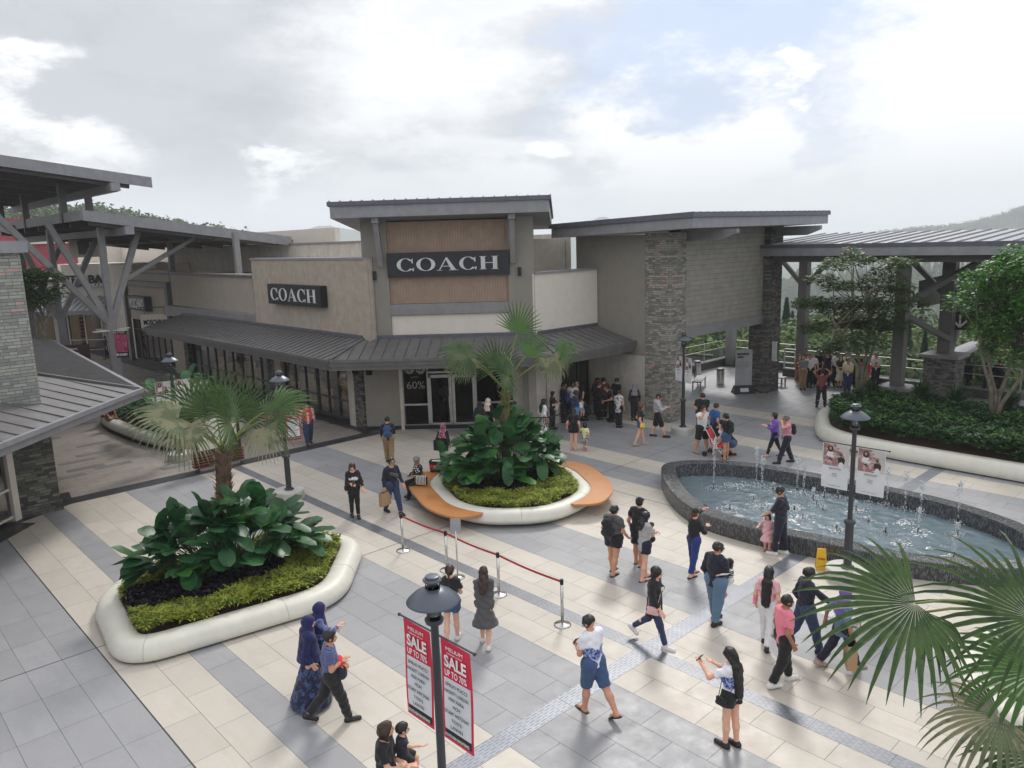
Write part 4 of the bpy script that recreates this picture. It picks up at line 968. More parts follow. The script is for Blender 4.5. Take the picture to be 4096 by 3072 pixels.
def planter(pts,label,h=.38,rim=.5,undercut=.0,smooth=1.0):
    base=resamp(fillet(pts,smooth),150); c=sum(base,Vector((0,0)))/len(base)
    t=wthing('planter',(c.x,c.y,0),label,'planter'); b=MB(); r=.16
    rings=[(offset(base,.03+undercut),.045),(offset(base,.0+undercut*.6),.08),(offset(base,.0),h*.42)]
    for of_,zf_ in ((.02,.56),(.055,.72),(.10,.85),(.155,.94),(.23,.99)): rings.append((offset(base,of_),h*zf_))
    rings+=[(offset(base,rim-.04),h),(offset(base,rim),h-.03),(offset(base,rim),h-.14)]
    ringmesh(b,rings); b.build('kerb_shell',M['grc'],t,smooth=True)
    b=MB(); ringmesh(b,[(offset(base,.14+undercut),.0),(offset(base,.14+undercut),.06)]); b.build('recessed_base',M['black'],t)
    inn=offset(base,rim-.005); b=MB(); b.add([(p.x,p.y,h-.08) for p in inn],[tuple(range(len(inn)))]); b.build('soil',M['soil'],t)
    b=MB()
    n=len(base)
    for f in (.06,.22,.36,.52,.67,.84):
        i=int(f*n); a=base[i]; q=offset(base,rim)[i]; 
        pr=[Vector((rg[0][i].x,rg[0][i].y,rg[1])) for rg in rings[1:9]]; nrm=(a-q).normalized(); nn=Vector((nrm.x,nrm.y,.5)).normalized()
        b.tube([p_+nn*.0015 for p_ in pr]+[Vector((q.x,q.y,h+.001))],.004,4)
    b.build('panel_joint',mat('joint_grey',(.36,.34,.31),.8),t)
    return t,base,inn
T1,B1,I1=planter([(x_*.955+6.45*.045,y_*.955+15.6*.045) for x_,y_ in ((3.15,13.95),(7.55,13.25),(9.75,15.75),(8.75,17.45),(4.35,17.9),(3.55,17.0))],'cream planter with pale kerb at the left front, holding a palm and big leaved plants',smooth=.9)
T2,B2,I2=planter([(x_*.96+14.6*.04,y_*.96+15.9*.04) for x_,y_ in ((13.0,18.3),(11.95,15.7),(12.2,14.4),(13.6,13.05),(15.9,13.3),(17.25,15.6),(17.0,17.2),(15.4,18.9))],'cream planter with orange benches in the middle of the court',h=.43,undercut=.22)
T3,B3,I3=planter([(9.2,36.6),(8.95,34.7),(9.1,31.3),(9.5,29.1),(10.6,28.3),(12.6,29.0),(13.3,31),(12.9,35),(11.5,37),(10,37.3)],'long cream planter behind the map board in the covered street',h=.48,undercut=.22)
T4,B4,I4=planter([(29.2,13.6),(27.6,12.9),(26.3,12.2),(25.6,11.2),(25.35,9.4),(25.3,6),(25.3,-8),(25.3,-12),(31.8,-12),(31.9,8),(31.8,12.2),(30.8,13.5)],'long cream planter with dense shrubs and two trees at the right',h=.5,smooth=1.5)
T5,B5,I5=planter([(14.0,3.75),(12.95,3.6),(12.2,3.2),(11.9,2.5),(11.9,1.4),(12.6,.5),(15,.1),(17,.9),(17.4,2.4),(16,3.6)],'cream planter at the right edge, mostly hidden by a near palm',h=.43)
def bench(parent,poly,i0,i1,wid,z):
    n=len(poly); idx=[(i0+k)%n for k in range((i1-i0)%n+1)]; out=offset(poly,-wid); inn=offset(poly,.12)
    L_=len(idx); b=MB(); top=[];
    def edge(k,f):  # rounded ends
        e=min(k,L_-1-k); w=wid*(1-(1-min(1,e/6))**2*.8); i=idx[k]; d=(out[i]-inn[i]); return inn[i]+d*(w/wid*f)
    vs=[]
    for k in range(L_):
        a=edge(k,0);c=edge(k,1); vs+=[(a.x,a.y,z),(c.x,c.y,z),(c.x,c.y,z-.055),(a.x,a.y,z-.055)]
    fs=[]
    for k in range(L_-1):
        o=4*k
        for q in range(4): fs.append((o+q,o+4+q,o+4+(q+1)%4,o+(q+1)%4))
    fs+=[(0,1,2,3),(4*L_-1,4*L_-2,4*L_-3,4*L_-4)]
    b.add(vs,fs); bo=b.build('bench_top',M['orange'],parent)
    b=MB()
    for k in range(3,L_-3,6):
        a=edge(k,0);c=edge(k,.8); b.obox((a.x,a.y,z-.08),(c.x,c.y,z-.08),.06,.05)
    b.build('bench_bracket',M['alu_d'],parent)
def near_i(poly,x,y): return min(range(len(poly)),key=lambda i:(poly[i].x-x)**2+(poly[i].y-y)**2)
bench(T2,B2,near_i(B2,14.0,18.6),near_i(B2,12.6,14.7),.5,.41) if True else None
bench(T2,B2,near_i(B2,14.5,13.35),near_i(B2,16.9,16.4),.5,.41)
bench(T3,B3,near_i(B3,9.9,28.7),near_i(B3,12.0,28.8),.45,.41)
# ======================= vegetation =====================================
def leafmat(name,c,c2,rough=.45,tr=.25,ds=3,**k): return mat(name,c,rough,kind='floral',c2=c2,ds=ds,leaf=tr,spec=.3,**k)
M['pleaf']=leafmat('paddle_leaf',(.022,.085,.03),(.045,.14,.045),.36,.2,ds=1.5)
M['pleaf2']=leafmat('paddle_leaf_young',(.06,.20,.03),(.05,.16,.03),.4,.3,ds=1.5)
M['stem']=mat('plant_stem',(.06,.13,.04),.6)
M['cover']=leafmat('yellow_green_cover',(.36,.40,.065),(.20,.26,.045),.5,.3,ds=4)
M['purple']=leafmat('dark_purple_cover',(.012,.009,.014),(.024,.016,.024),.45,.1,ds=4)
M['fan']=leafmat('palm_fan',(.065,.115,.035),(.038,.078,.026),.42,.22,ds=2.5)
M['fan_d']=leafmat('palm_fan_pale',(.14,.17,.09),(.26,.25,.15),.5,.25,ds=2.5)
M['fan_y']=leafmat('palm_fan_young',(.085,.18,.045),(.06,.13,.035),.42,.25,ds=2.5)
M['petiole']=mat('petiole',(.17,.20,.05),.5)
M['trunk']=mat('palm_trunk_fibre',(.17,.11,.075),.9,kind='grain',st=(9,9,.8),bump=.8,bd=.03)
M['trunk_g']=mat('palm_trunk_green',(.16,.17,.05),.7,kind='grain',st=(.5,.5,14),bump=.4,bd=.01)
M['bark']=mat('pale_bark',(.22,.19,.145),.8,kind='floral',c2=(.14,.13,.09),ds=4)
M['shrub']=leafmat('shrub_leaf',(.03,.08,.026),(.05,.12,.035),.4,.2,ds=2)
M['shrub2']=leafmat('shrub_leaf_light',(.08,.19,.04),(.06,.14,.035),.4,.25,ds=2)
M['maple']=leafmat('tree_leaf_dark',(.06,.13,.045),(.09,.155,.045),.5,.4,ds=2)
M['maple_r']=leafmat('tree_leaf_rusty',(.16,.11,.05),(.11,.14,.045),.45,.35,ds=2)
M['bright']=leafmat('tree_leaf_bright',(.08,.24,.035),(.12,.30,.045),.45,.4,ds=2)
M['conif']=leafmat('conifer_needle',(.035,.07,.04),(.05,.09,.045),.7,.1,ds=.3)
M['broad']=leafmat('woodland_leaf',(.07,.115,.045),(.10,.145,.05),.7,.2,ds=.3)
M['broad2']=leafmat('woodland_leaf_light',(.13,.19,.06),(.09,.14,.045),.7,.2,ds=.3)
M['fern']=leafmat('fern_frond',(.085,.17,.035),(.06,.13,.03),.5,.3,ds=3)
def leafblade(b,base,d,nrm,ln,w,bend=.25,fold=.15,segs=5,m=0,blunt=.8):
    """one broad leaf: ellipse-like blade with a fold along the midrib"""
    d=Vector(d).normalized(); nrm=Vector(nrm); sd=d.cross(nrm).normalized(); nrm=sd.cross(d).normalized(); p=Vector(base); vs=[];fs=[]
    for i in range(segs+1):
        t=i/segs; wd=w/2*(max(0,4*t*(1-t))**blunt if 0<i<segs else .05)
        a=bend*t; dirn=(d*math.cos(a)-nrm*math.sin(a))
        if i: p=p+dirn*(ln/segs)
        up=(nrm*math.cos(a)+d*math.sin(a)); wv=.02*w*math.sin(i*2.3)
        vs+=[p-sd*wd+up*(fold*wd+wv),p,p+sd*wd+up*(fold*wd-wv)]
    for i in range(segs):
        o=3*i; fs+=[(o,o+1,o+4,o+3),(o+1,o+2,o+5,o+4)]
    b.add(vs,fs,m)
def fan(b,hub,mid,nrm,rad,spread=300,nseg=42,droop=.5,cut=.5,m=0,r=None,jit=.04):
    """palmate leaf: folded segments joined near the hub, free and drooping towards the tips"""
    r=r or rnd; mid=Vector(mid).normalized(); nrm=Vector(nrm); sd=mid.cross(nrm).normalized(); nrm=sd.cross(mid).normalized(); hub=Vector(hub)
    for k in range(nseg):
        a=R(spread)*(k/(nseg-1)-.5); da=R(spread)/(nseg-1)/2*.82
        ln=rad*(1-.28*abs(a/R(spread/2))**2)*(1+(r.random()-.5)*.12); kd=droop*(.6+.8*r.random())
        d=mid*math.cos(a)+sd*math.sin(a); t=sd*math.cos(a)-mid*math.sin(a); p=hub+d*.02; vs=[];fs=[]; cupz=.16
        S=7; dirn=d.copy()
        for i in range(S+1):
            f=i/S
            if f<cut: w=math.tan(da)/.82*max(.01,f*ln)*(1.02 if f<cut*.8 else .94)
            else: w=math.tan(da)*cut*ln*(.97 if rad<1.3 else .8)*(1-(f-cut)/(1-cut))**.8+.002
            if i:
                g=0 if f<cut*.8 else kd*((f-cut*.8)/(1-cut*.8))**1.3
                dirn=(d+nrm*cupz*(1-f)*.6+Vector((0,0,-1))*g*1.5+t*(r.random()-.5)*jit*(1 if f>cut else 0)).normalized(); p=p+dirn*(ln/S)
            vs+=[p-t*w+nrm*w*.0,p-nrm*w*.55,p+t*w]
        for i in range(S):
            o=3*i; fs+=[(o,o+1,o+4,o+3),(o+1,o+2,o+5,o+4)]
        b.add(vs,fs,m)
def palm(base,top,r0,r1,leaves,label,seed=1,green_to=0,nseg=44):
    """leaves: list of (hub, mid, normal, radius, droop, material index)"""
    r=random.Random(seed); base=Vector(base);top=Vector(top)
    t=wthing('fan_palm',tuple(base),label,'palm')
    b=MB(); n=22; pts=[base.lerp(top,i/n) for i in range(n+1)]; b.tube(pts,[r0+(r1-r0)*i/n+(.014 if i%2 else 0) for i in range(n+1)],12)
    tr=b.build('trunk',M['trunk_g'] if green_to else M['trunk'],t,smooth=True)
    b=MB(); H=(top-base).length
    for i in range(int(H*70)):   # old leaf bases
        f=r.random()**.8; f=max(f,green_to); a=r.random()*6.283; rr=r0+(r1-r0)*f; p=base.lerp(top,f)+Vector((math.cos(a)*rr,math.sin(a)*rr,0)); o=Vector((math.cos(a),math.sin(a),.9 if f>.75 else 1.8)).normalized(); sd=Vector((-math.sin(a),math.cos(a),0)); l=.10+.12*r.random(); w=.025+.03*r.random()
        b.add([p-sd*w,p+sd*w,p+sd*w*.3+o*l+sd*(r.random()-.5)*.04,p-sd*w*.3+o*l],[(0,1,2,3)])
    b.build('leaf_bases',mat('fibre_pale',(.27,.19,.13),.9,bump=.3),t)
    for hub,mid,nr,rad,dr,mi,sp in leaves:
        hub=Vector(hub); b=MB(); s=top+Vector((r.random()-.5,r.random()-.5,0))*.1
        c=(s+hub)/2+Vector((0,0,.16*(hub-s).length)); pts=[s*(1-f)**2+c*2*f*(1-f)+hub*f*f for f in [i/7 for i in range(8)]]; b.tube(pts,[.028-.014*i/7 for i in range(8)],6); pe=b.build('petiole',M['petiole'],t,smooth=True)
        b=MB(); fan(b,hub,mid,nr,rad,spread=sp or 270,nseg=int((sp or 270)/(8.2 if nseg<40 else 7.2)),droop=dr,cut=.42+.14*r.random(),r=r); b.build('fan_blade',[M['fan'],M['fan_d'],M['fan_y']][mi],pe)
        pe.name='frond'
    return t
def at_leaf(px,py,dist,tx,ty,rad,droop,mi,tdist=None,nr=None,sp=None):
    """leaf with its hub seen at (px,py), pointing to where (tx,ty) is seen"""
    h=AT(px,py,dist); q=AT(tx,ty,tdist or dist); m=(q-h).normalized(); c=(Vector(CAM)-h).normalized()
    n=nr or (c*.8+Vector((0,0,.8))); return (h,m,n,rad,droop,mi,sp)
# palm 1 (left front planter)
pb=P(490,1212,.4); pt=PX(478,985,pb.x); pt=AT(481,975,math.hypot(pb.x,pb.y)); d1=math.hypot(pb.x,pb.y)
lv=[at_leaf(385,905,d1-.6,315,915,1.15,.85,1,d1-1.0,sp=250), at_leaf(468,900,d1+.4,452,820,1.18,.15,0,sp=200), at_leaf(500,915,d1-.3,470,880,1.05,.35,0,d1-.6),
    at_leaf(575,905,d1-.3,650,870,1.05,.5,0,d1-.6,sp=200), at_leaf(572,925,d1-.7,600,975,.85,1.0,1,d1-1.1,sp=200), at_leaf(420,890,d1+.6,350,850,1.2,.45,0,d1+1.1,sp=190),
    at_leaf(520,900,d1+.7,560,840,1.05,.2,0,sp=180), at_leaf(590,880,d1+.4,665,858,1.05,.35,2,d1+.7,sp=120), at_leaf(400,925,d1-.9,410,960,.95,1.2,1,d1-1.2,sp=230)]
palm(pb,pt,.15,.165,lv,'fan palm with a shaggy brown trunk in the left front planter',1)
# palm 2 (centre planter)
pb=P(1097,1010,.42); d2=math.hypot(pb.x,pb.y); pt=AT(1093,870,d2)
pb=P(1094,1018,.42); d2=math.hypot(pb.x,pb.y); pt=AT(1091,845,d2)
lv=[at_leaf(1010,768,d2-.3,950,762,1.0,.55,0,d2-.5,sp=230), at_leaf(1075,800,d2+.4,1055,730,1.05,.18,0,sp=190), at_leaf(1100,812,d2-.5,1070,790,.95,.35,0,d2-.8), at_leaf(1117,720,d2+.3,1130,655,1.0,.12,2,sp=150),
    at_leaf(1135,770,d2+.4,1175,715,1.0,.3,2,d2+.7,sp=130), at_leaf(1196,770,d2-.2,1250,742,.95,.5,2,d2-.3,sp=120), at_leaf(1190,775,d2-.4,1205,815,.75,1.0,1,d2-.5,sp=240),     at_leaf(1025,790,d2+.5,975,775,.95,.45,0,d2+.7,sp=200), at_leaf(1000,775,d2-.3,985,815,.75,1.0,1,d2-.4)]
palm(pb,pt,.15,.13,lv,'fan palm with a green based trunk in the middle planter with orange benches',2,green_to=.45)
# palm 3 (near, right edge)
pb=AT(2300,1560,12.2); pb=Vector((pb.x,pb.y,.4)); d3=12.2; pt=Vector((pb.x,pb.y,1.55))
lv=[at_leaf(1978,1303,9.2,1850,1335,1.36,.5,0,8.9,sp=215), at_leaf(2235,1335,10.2,2090,1270,1.55,.5,0,10.2,sp=180), at_leaf(2160,1545,10.2,2070,1580,1.05,1.0,1,9.9,sp=210), at_leaf(2240,1450,10.8,2120,1440,1.15,.8,2,10.6,sp=200),
    at_leaf(2260,1640,10.6,2180,1680,1.0,.9,0,10.3,sp=200),at_leaf(2000,1322,9.4,2035,1420,.8,1.3,0,9.3,sp=100),at_leaf(2350,1420,12.6,2430,1380,1.3,.4,0,sp=250)]
palm(pb,pt,.14,.16,lv,'large near fan palm reaching in from the right edge',3,nseg=34)
def paddles(centre,rx,ry,hts,n,label,seed,lw=.36,ll=.58,rot=0):
    r=random.Random(seed); t=wthing('broad_leaved_plant',tuple(centre),label,'plant'); b=MB(); s=MB(); b2=MB()
    for i in range(n):
        a=r.random()*6.283; q=r.random()**.5; ox,oy=math.cos(a)*rx*q,math.sin(a)*ry*q; ox,oy=ox*math.cos(rot)-oy*math.sin(rot),ox*math.sin(rot)+oy*math.cos(rot)
        base=Vector(centre)+Vector((ox*.62,oy*.62,0)); out=Vector((ox,oy,0)); out=out/(max(rx,ry)); 
        h=hts*(1.05-.62*q**2)*(.62+.5*r.random()); tip=base+Vector((ox*.62,oy*.62,h))+Vector((r.random()-.5,r.random()-.5,0))*.18
        mid=(base+tip)/2+Vector((-ox*.1,-oy*.1,h*.12)); s.tube([base,mid,tip],[.012,.010,.008],4,cap=False)
        d=(out*.8+Vector(((r.random()-.5)*1.3,(r.random()-.5)*1.3,.75-.7*q+(r.random()-.45)*1.0))).normalized()
        nr=Vector((-d.x*d.z,-d.y*d.z,1))+Vector((r.random()-.5,r.random()-.5,0))*.7+ (Vector((0,0,1)) if q>.6 else Vector((out.x,out.y,0))*-.4)
        l=ll*(.75+.5*r.random()); leafblade(b2 if r.random()<.07 else b,tip,d,nr,l,lw*(.8+.45*r.random()),bend=.15+.7*r.random(),fold=.14,segs=7,blunt=.42)
    b.build('leaves',M['pleaf'],t,smooth=True); b2.build('young_leaves',M['pleaf2'],t,smooth=True); s.build('stems',M['stem'],t)
    return t
c1=P(505,1225,.4); c2_=P(1100,1022,.42)
paddles(Vector((6.2,15.9,.38)),1.4,.75,1.42,200,'big dark green paddle leaved plants around the left palm',5,rot=-.25)
paddles(Vector((14.95,16.55,.42)),1.5,1.15,1.5,245,'big green paddle leaved plants around the middle palm',6,rot=.1)
paddles(Vector((11.1,31.2,.4)),1.5,2.0,1.9,90,'dark leaved plants in the planter behind the map board',9)
for k,(x,y,seed) in enumerate(((6.9,16.9,31),)):
    pass
def cover(name,poly,mt,n,h,seed,label,cat,size=.13,z=.36,test=None,leaf=(.017,8)):
    """ground cover: small rosettes of pointed leaves spread over a bed"""
    r=random.Random(seed); b=MB(); xs=[p.x for p in poly]; ys=[p.y for p in poly]; k=0
    while k<n:
        x=min(xs)+(max(xs)-min(xs))*r.random(); y=min(ys)+(max(ys)-min(ys))*r.random()
        if not inside((x,y),poly) or (test and not test(x,y)): continue
        k+=1; hh=z+h*(.35+.65*r.random()); hh+= .06*math.sin(x*5+seed)*math.sin(y*4)
        for j in range(leaf[1]):
            a=r.random()*6.283; e=r.random()*.9+.05; d=Vector((math.cos(a)*math.cos(e),math.sin(a)*math.cos(e),math.sin(e))); sd=Vector((-d.y,d.x,0)).normalized()*leaf[0]; l=size*(.6+.8*r.random())
            p=Vector((x,y,hh)); m=p+d*l*.5; q=p+d*l-Vector((0,0,l*.25))
            b.add([p,m+sd,q,m-sd],[(0,1,2,3)])
    o=b.build(name,mt); tag(o,label,cat,kind='stuff'); return o
in1=offset(B1,.53); ci=Vector((5.3,15.35))
def zone(x,y,cx,cy,rx,ry,rot): 
    dx,dy=x-cx,y-cy; a,b_=dx*math.cos(rot)+dy*math.sin(rot),-dx*math.sin(rot)+dy*math.cos(rot); return (a/rx)**2+(b_/ry)**2<1+.2*math.sin(5*math.atan2(b_,a))
pz=lambda x,y: zone(x,y,6.0,15.75,2.0,.85,.12)
cover('ground_cover',in1,M['cover'],4600,.20,11,'yellow green ground cover in the left front planter','ground cover',test=lambda x,y:not pz(x,y))
cover('dark_ground_cover',in1,M['purple'],1700,.26,12,'near black purple ground cover under the left paddle leaves','ground cover',test=pz,leaf=(.034,6),size=.11)
in2=offset(B2,.53)
pz2=lambda x,y: zone(x,y,14.8,16.1,1.6,1.15,.1)
cover('ground_cover',in2,M['cover'],3400,.20,13,'yellow green ground cover in the middle planter','ground cover',test=lambda x,y:not pz2(x,y))
cover('dark_ground_cover',in2,M['purple'],1300,.22,14,'near black purple ground cover under the middle palm','ground cover',test=pz2,leaf=(.03,6))
cover('shrubbery',offset(B3,.55),M['shrub'],1500,.5,15,'dark shrubs filling the planter behind the map board','shrubbery',leaf=(.04,6),size=.16)
cover('ground_cover',offset(B5,.6),M['cover'],1200,.3,16,'bright yellow green ground cover in the planter at the right edge','ground cover')
s4=[p for p in offset(B4,.5)]
cover('hedge_shrubs',s4,M['shrub'],9000,.65,17,'dense dark green shrubs along the long planter at the right','shrubbery',leaf=(.045,6),size=.17,z=.42,test=lambda x,y:y>-6)
cover('hedge_shrubs_light',s4,M['shrub2'],1500,.70,18,'lighter green shoots on top of the shrubs in the long planter','shrubbery',leaf=(.04,6),size=.15,z=.50,test=lambda x,y:y>-6 and math.sin(x*2.1)*math.sin(y*1.7)>.1)
# strappy plants
def strappy(p,n,l,label,seed,mt=None,group=None):
    r=random.Random(seed); t=empty('strappy_plant',p,0,label,'plant',group); b=MB()
    for i in range(n):
        a=r.random()*6.283; e=.5+r.random()*.9; d=Vector((math.cos(a)*math.cos(e),math.sin(a)*math.cos(e),math.sin(e))); leafblade(b,(0,0,r.random()*.5),d,(-d.x,-d.y,1.2),l*(.6+.6*r.random()),.055,bend=1.1*r.random(),segs=4)
    b.build('leaves',mt or M['shrub'],t,smooth=True); return t
for i,(px,py,l_) in enumerate(((1880,870,'spiky dark plant just right of the left tree trunk'),(1990,880,'spiky dark plant beside the stone pedestal of the front post'),(2060,890,'spiky dark plant between the pedestals and the right tree'),(2170,905,'spiky dark plant below the right hand tree'))):
    q=P(px,py,.6); strappy(tuple(q),170,.8,l_,40+i)
# fern
q=Vector((11.6,33.8,.4)); t=wthing('tree_fern',tuple(q),'light green tree fern behind the far left lamp post','fern'); b=MB(); b.tube([q,q+Vector((0,0,1.2))],.1,8); b.build('trunk',M['trunk'],t)
for k in range(13):
    a=k*6.283/13+.2; b=MB(); d=Vector((math.cos(a),math.sin(a),.5)); p=q+Vector((0,0,1.2)); 
    for i in range(22):
        f=i/22; dd=Vector((d.x,d.y,.5-1.2*f)).normalized(); p2=p+dd*.09; sd=Vector((-d.y,d.x,0))
        for s_ in (-1,1):
            l=.42*math.sin(math.pi*min(1,.12+f*.9)); b.add([p,p+dd*.055,p+sd*s_*l+dd*.1-Vector((0,0,l*.25))],[(0,1,2)])
        p=p2
    b.build('frond',M['fern'],t)
def tree(name,base,stems,layers,label,mt,leaf,n,seed,bark,mt2=None,f2=.2,flat=.35,up=.3):
    """stems: list of polylines; layers: (centre, rx, rz) foliage pads in world metres"""
    r=random.Random(seed); t=wthing(name,tuple(base),label,'tree'); b=MB()
    for st in stems:
        k=len(st); b.tube(st,[leafr*(1-.75*i/(k-1)) for i,leafr in enumerate([bark]*k)],8)
    for c,rx,rz in layers:      # branches towards each pad
        st=r.choice(stems); s=Vector(st[-2]).lerp(Vector(st[-1]),r.random()*.8); m_=(s+Vector(c))/2+Vector((0,0,-.1)); b.tube([s,m_,Vector(c)],[bark*.35,bark*.22,bark*.1],5,cap=False)
    b.build('trunk',M['bark'],t,smooth=True)
    vol=[c[1]**2*c[2] for c in layers]; tot=sum(vol)
    b=MB(); b2=MB()
    for (c,rx,rz),vv in zip(layers,vol):
        for i in range(int(n*vv/tot)):
            a=r.random()*6.283; q=r.random()**.5; z=(r.random()*2-1); rr=rx*q*(1-.35*abs(z)); p=Vector(c)+Vector((math.cos(a)*rr,math.sin(a)*rr,z*rz-.25*q*q*rz*2))
            d=Vector((math.cos(a)+(r.random()-.5)*1.6,math.sin(a)+(r.random()-.5)*1.6,(r.random()-.6)*flat*2)).normalized(); sd=d.cross(Vector(((r.random()-.5)*.9,(r.random()-.5)*.9,1))).normalized()*leaf*.27; l=leaf*(.7+.6*r.random())
            tgt=b2 if (mt2 and r.random()<f2*(1.6 if z>0 else .4)) else b
            tgt.add([p,p+d*l*.45+sd,p+d*l,p+d*l*.45-sd],[(0,1,2,3)])
    cr=b.build('crown',mt,t); 
    if mt2: b2.build('crown_tips',mt2,t)
    return t
tb=P(1853,878,.42); D1=math.hypot(tb.x,tb.y)
W1=lambda px,py,dd=0: AT(px,py,D1+dd)
st=[[tb,W1(1862,800),W1(1880,735),W1(1885,650)],[tb+Vector((.1,0,0)),W1(1856,780),W1(1840,720),W1(1835,640)],[tb,W1(1872,790,.2),W1(1900,720,.3),W1(1925,650,.5)],[tb,W1(1850,790,-.3),W1(1815,730,-.5),W1(1790,670,-.7)],[tb,W1(1868,790,.4),W1(1880,700,.8),W1(1870,620,.9)]]
r_=random.Random(77); lay=[]
for (px,py,w) in ((1800,565,.75),(1860,560,.8),(1925,575,.7),(1955,555,.45),(1775,610,.75),(1830,605,.9),(1900,610,.9),(1955,620,.7),(1745,650,.8),(1800,655,.95),(1865,655,1.0),(1930,655,.9),(1990,655,.6),(1760,700,.75),(1820,700,.95),(1880,700,.95),(1935,695,.7),(1790,745,.5),(1850,740,.7),(1905,735,.5),(1840,545,.4),(1940,560,.4)):
    for k in range(3):
        lay.append((W1(px+r_.uniform(-18,18),py+r_.uniform(-12,12),r_.uniform(-1.4,1.4)),w*(.55+.35*r_.random()),.13+.08*r_.random()))
tree('street_tree',tb,st,lay,'multi stemmed tree with layered dark leaves in front of the posed group',M['maple'],.17,12500,7,.085,M['maple_r'],.16)
tb2=P(2142,928,.42); D2=math.hypot(tb2.x,tb2.y); W2=lambda px,py,dd=0: AT(px,py,D2+dd)
st=[[tb2,W2(2150,850),W2(2135,780),W2(2145,690)],[tb2,W2(2160,850,.3),W2(2190,770,.4),W2(2215,690,.6)],[tb2,W2(2165,870,-.2),W2(2225,790,-.5),W2(2255,700,-.6)],[tb2,W2(2140,840,-.2),W2(2120,770,-.4),W2(2110,700,-.6)]]
lay=[]
for (px,py,w) in ((2190,560,.8),(2240,560,.9),(2150,585,.8),(2110,610,.75),(2180,620,1.0),(2235,620,1.0),(2085,645,.7),(2140,655,.95),(2200,665,1.0),(2260,660,1.0),(2110,700,.6),(2160,710,.8),(2215,715,.85),(2270,600,.9),(2280,700,.9),(2145,745,.4),(2200,755,.55),(2250,750,.6)):
    for k in range(3):
        lay.append((W2(px+r_.uniform(-20,20),py+r_.uniform(-18,18),r_.uniform(-1.3,1.3)),w*(.5+.35*r_.random()),.28+.15*r_.random()))
tree('street_tree',tb2,st,lay,'multi stemmed tree with bright green feathery leaves at the right edge',M['bright'],.16,16000,8,.09,M['shrub2'],.3,flat=.6)
q=Vector((10.2,46,0)); D3=43
q=AT(95,800,D3); q.z=0; W3=lambda px,py,dd=0: AT(px,py,D3+dd)
lay=[(W3(70+r_.uniform(-45,45),625+r_.uniform(-42,50),r_.uniform(-1,1)),.7,.25) for k in range(34)]
tree('street_tree',q,[[q,W3(95,700),W3(85,650)],[q,W3(92,710),W3(60,640)],[q,W3(98,700),W3(120,640)]],lay,'dark leaved small tree beside the pale stone tower in the covered street',M['maple'],.2,5000,9,.06)
# woodland below the railing
def conifer(b,p,h,r0,r,n=150,fs=1.0):
    for i in range(n):
        f=r.random()**.8; z=h*(.08+.92*f); rr=r0*(1-f)**.85*(.55+.6*r.random()); a=r.random()*6.283; d=Vector((math.cos(a),math.sin(a),-.35)); sd=Vector((-d.y,d.x,0)); l=rr*(.5+.5*fs); w=(.14*r0+.10*rr)*fs
        q=Vector(p)+Vector((0,0,z)); b.add([q,q+d*l*.6+sd*w,q+d*l,q+d*l*.6-sd*w],[(0,1,2,3)])
def roundtree(b,p,h,r0,r,n=150,fs=1.0):
    cl=[(Vector((r.uniform(-.6,.6),r.uniform(-.6,.6),r.uniform(-.35,.5)))*r0,r.uniform(.4,.65)*r0) for _ in range(9)]
    for i in range(n):
        c,cr=r.choice(cl); d=Vector((r.gauss(0,1),r.gauss(0,1),r.gauss(0,1)*.8)).normalized(); q=Vector(p)+Vector((0,0,h-r0))+c+d*cr*(.8+.3*r.random()); t=d.cross(Vector((r.random(),r.random(),r.random()))).normalized(); s_=d.cross(t)*r0*.12*fs; t=t*r0*.13*fs
        b.add([q-t,q+s_,q+t,q-s_],[(0,1,2,3)])
def protot(kind,seed):
    r=random.Random(seed); t=empty('pine_tree' if kind=='c' else 'hillside_tree',(0,0,0)); b=MB(); b.tube([(0,0,0),(0,0,6)],[.22,.05],6); b.build('trunk',M['bark'],t); b=MB()
    (conifer if kind=='c' else roundtree)(b,(0,0,0),10,2.3 if kind=='c' else 3.4,r,2600 if kind=='c' else 3000,.5 if kind=='c' else .42); b.build('crown',M['conif'] if kind=='c' else (M['broad'] if seed%2 else M['broad2']),t); return t
pc=[protot('c',1),protot('c',2)]; pr=[protot('r',3),protot('r',4)]
def ground_z(x): return -1.0-min(max(x-37.6,0),260)*.34
used=set(); r=random.Random(21)
spots=[]
for (px,py,dist,kind,s) in ((1700,640,75,'c',1.5),(1690,690,60,'r',1.0),(1712,670,90,'c',1.5),(1740,650,100,'c',1.4),(1755,690,70,'r',1.1),(1790,660,95,'r',1.3),(1775,640,120,'c',1.6),(1560,720,62,'r',1.0),(1590,715,75,'r',1.1),(1545,730,80,'c',1.2),(1610,690,70,'r',1.0),(1640,700,85,'r',1.2),(1700,740,52,'r',.8),(1740,760,52,'r',.8),(1790,760,55,'r',.9),
    (1850,700,80,'r',1.3),(1880,690,95,'r',1.3),(1920,700,75,'r',1.2),(1965,690,70,'c',1.1),(2000,710,58,'c',1.0),(1985,670,90,'r',1.3),(2045,700,85,'r',1.2),(2080,700,90,'r',1.3),(2110,690,100,'r',1.4),(1950,750,52,'r',.8),(1990,760,52,'r',.8),(2060,750,55,'r',.8),(2110,760,60,'r',.9),(2150,740,60,'r',1.0),(2190,730,65,'r',1.0)):
    spots.append((px,py,dist,kind,s))
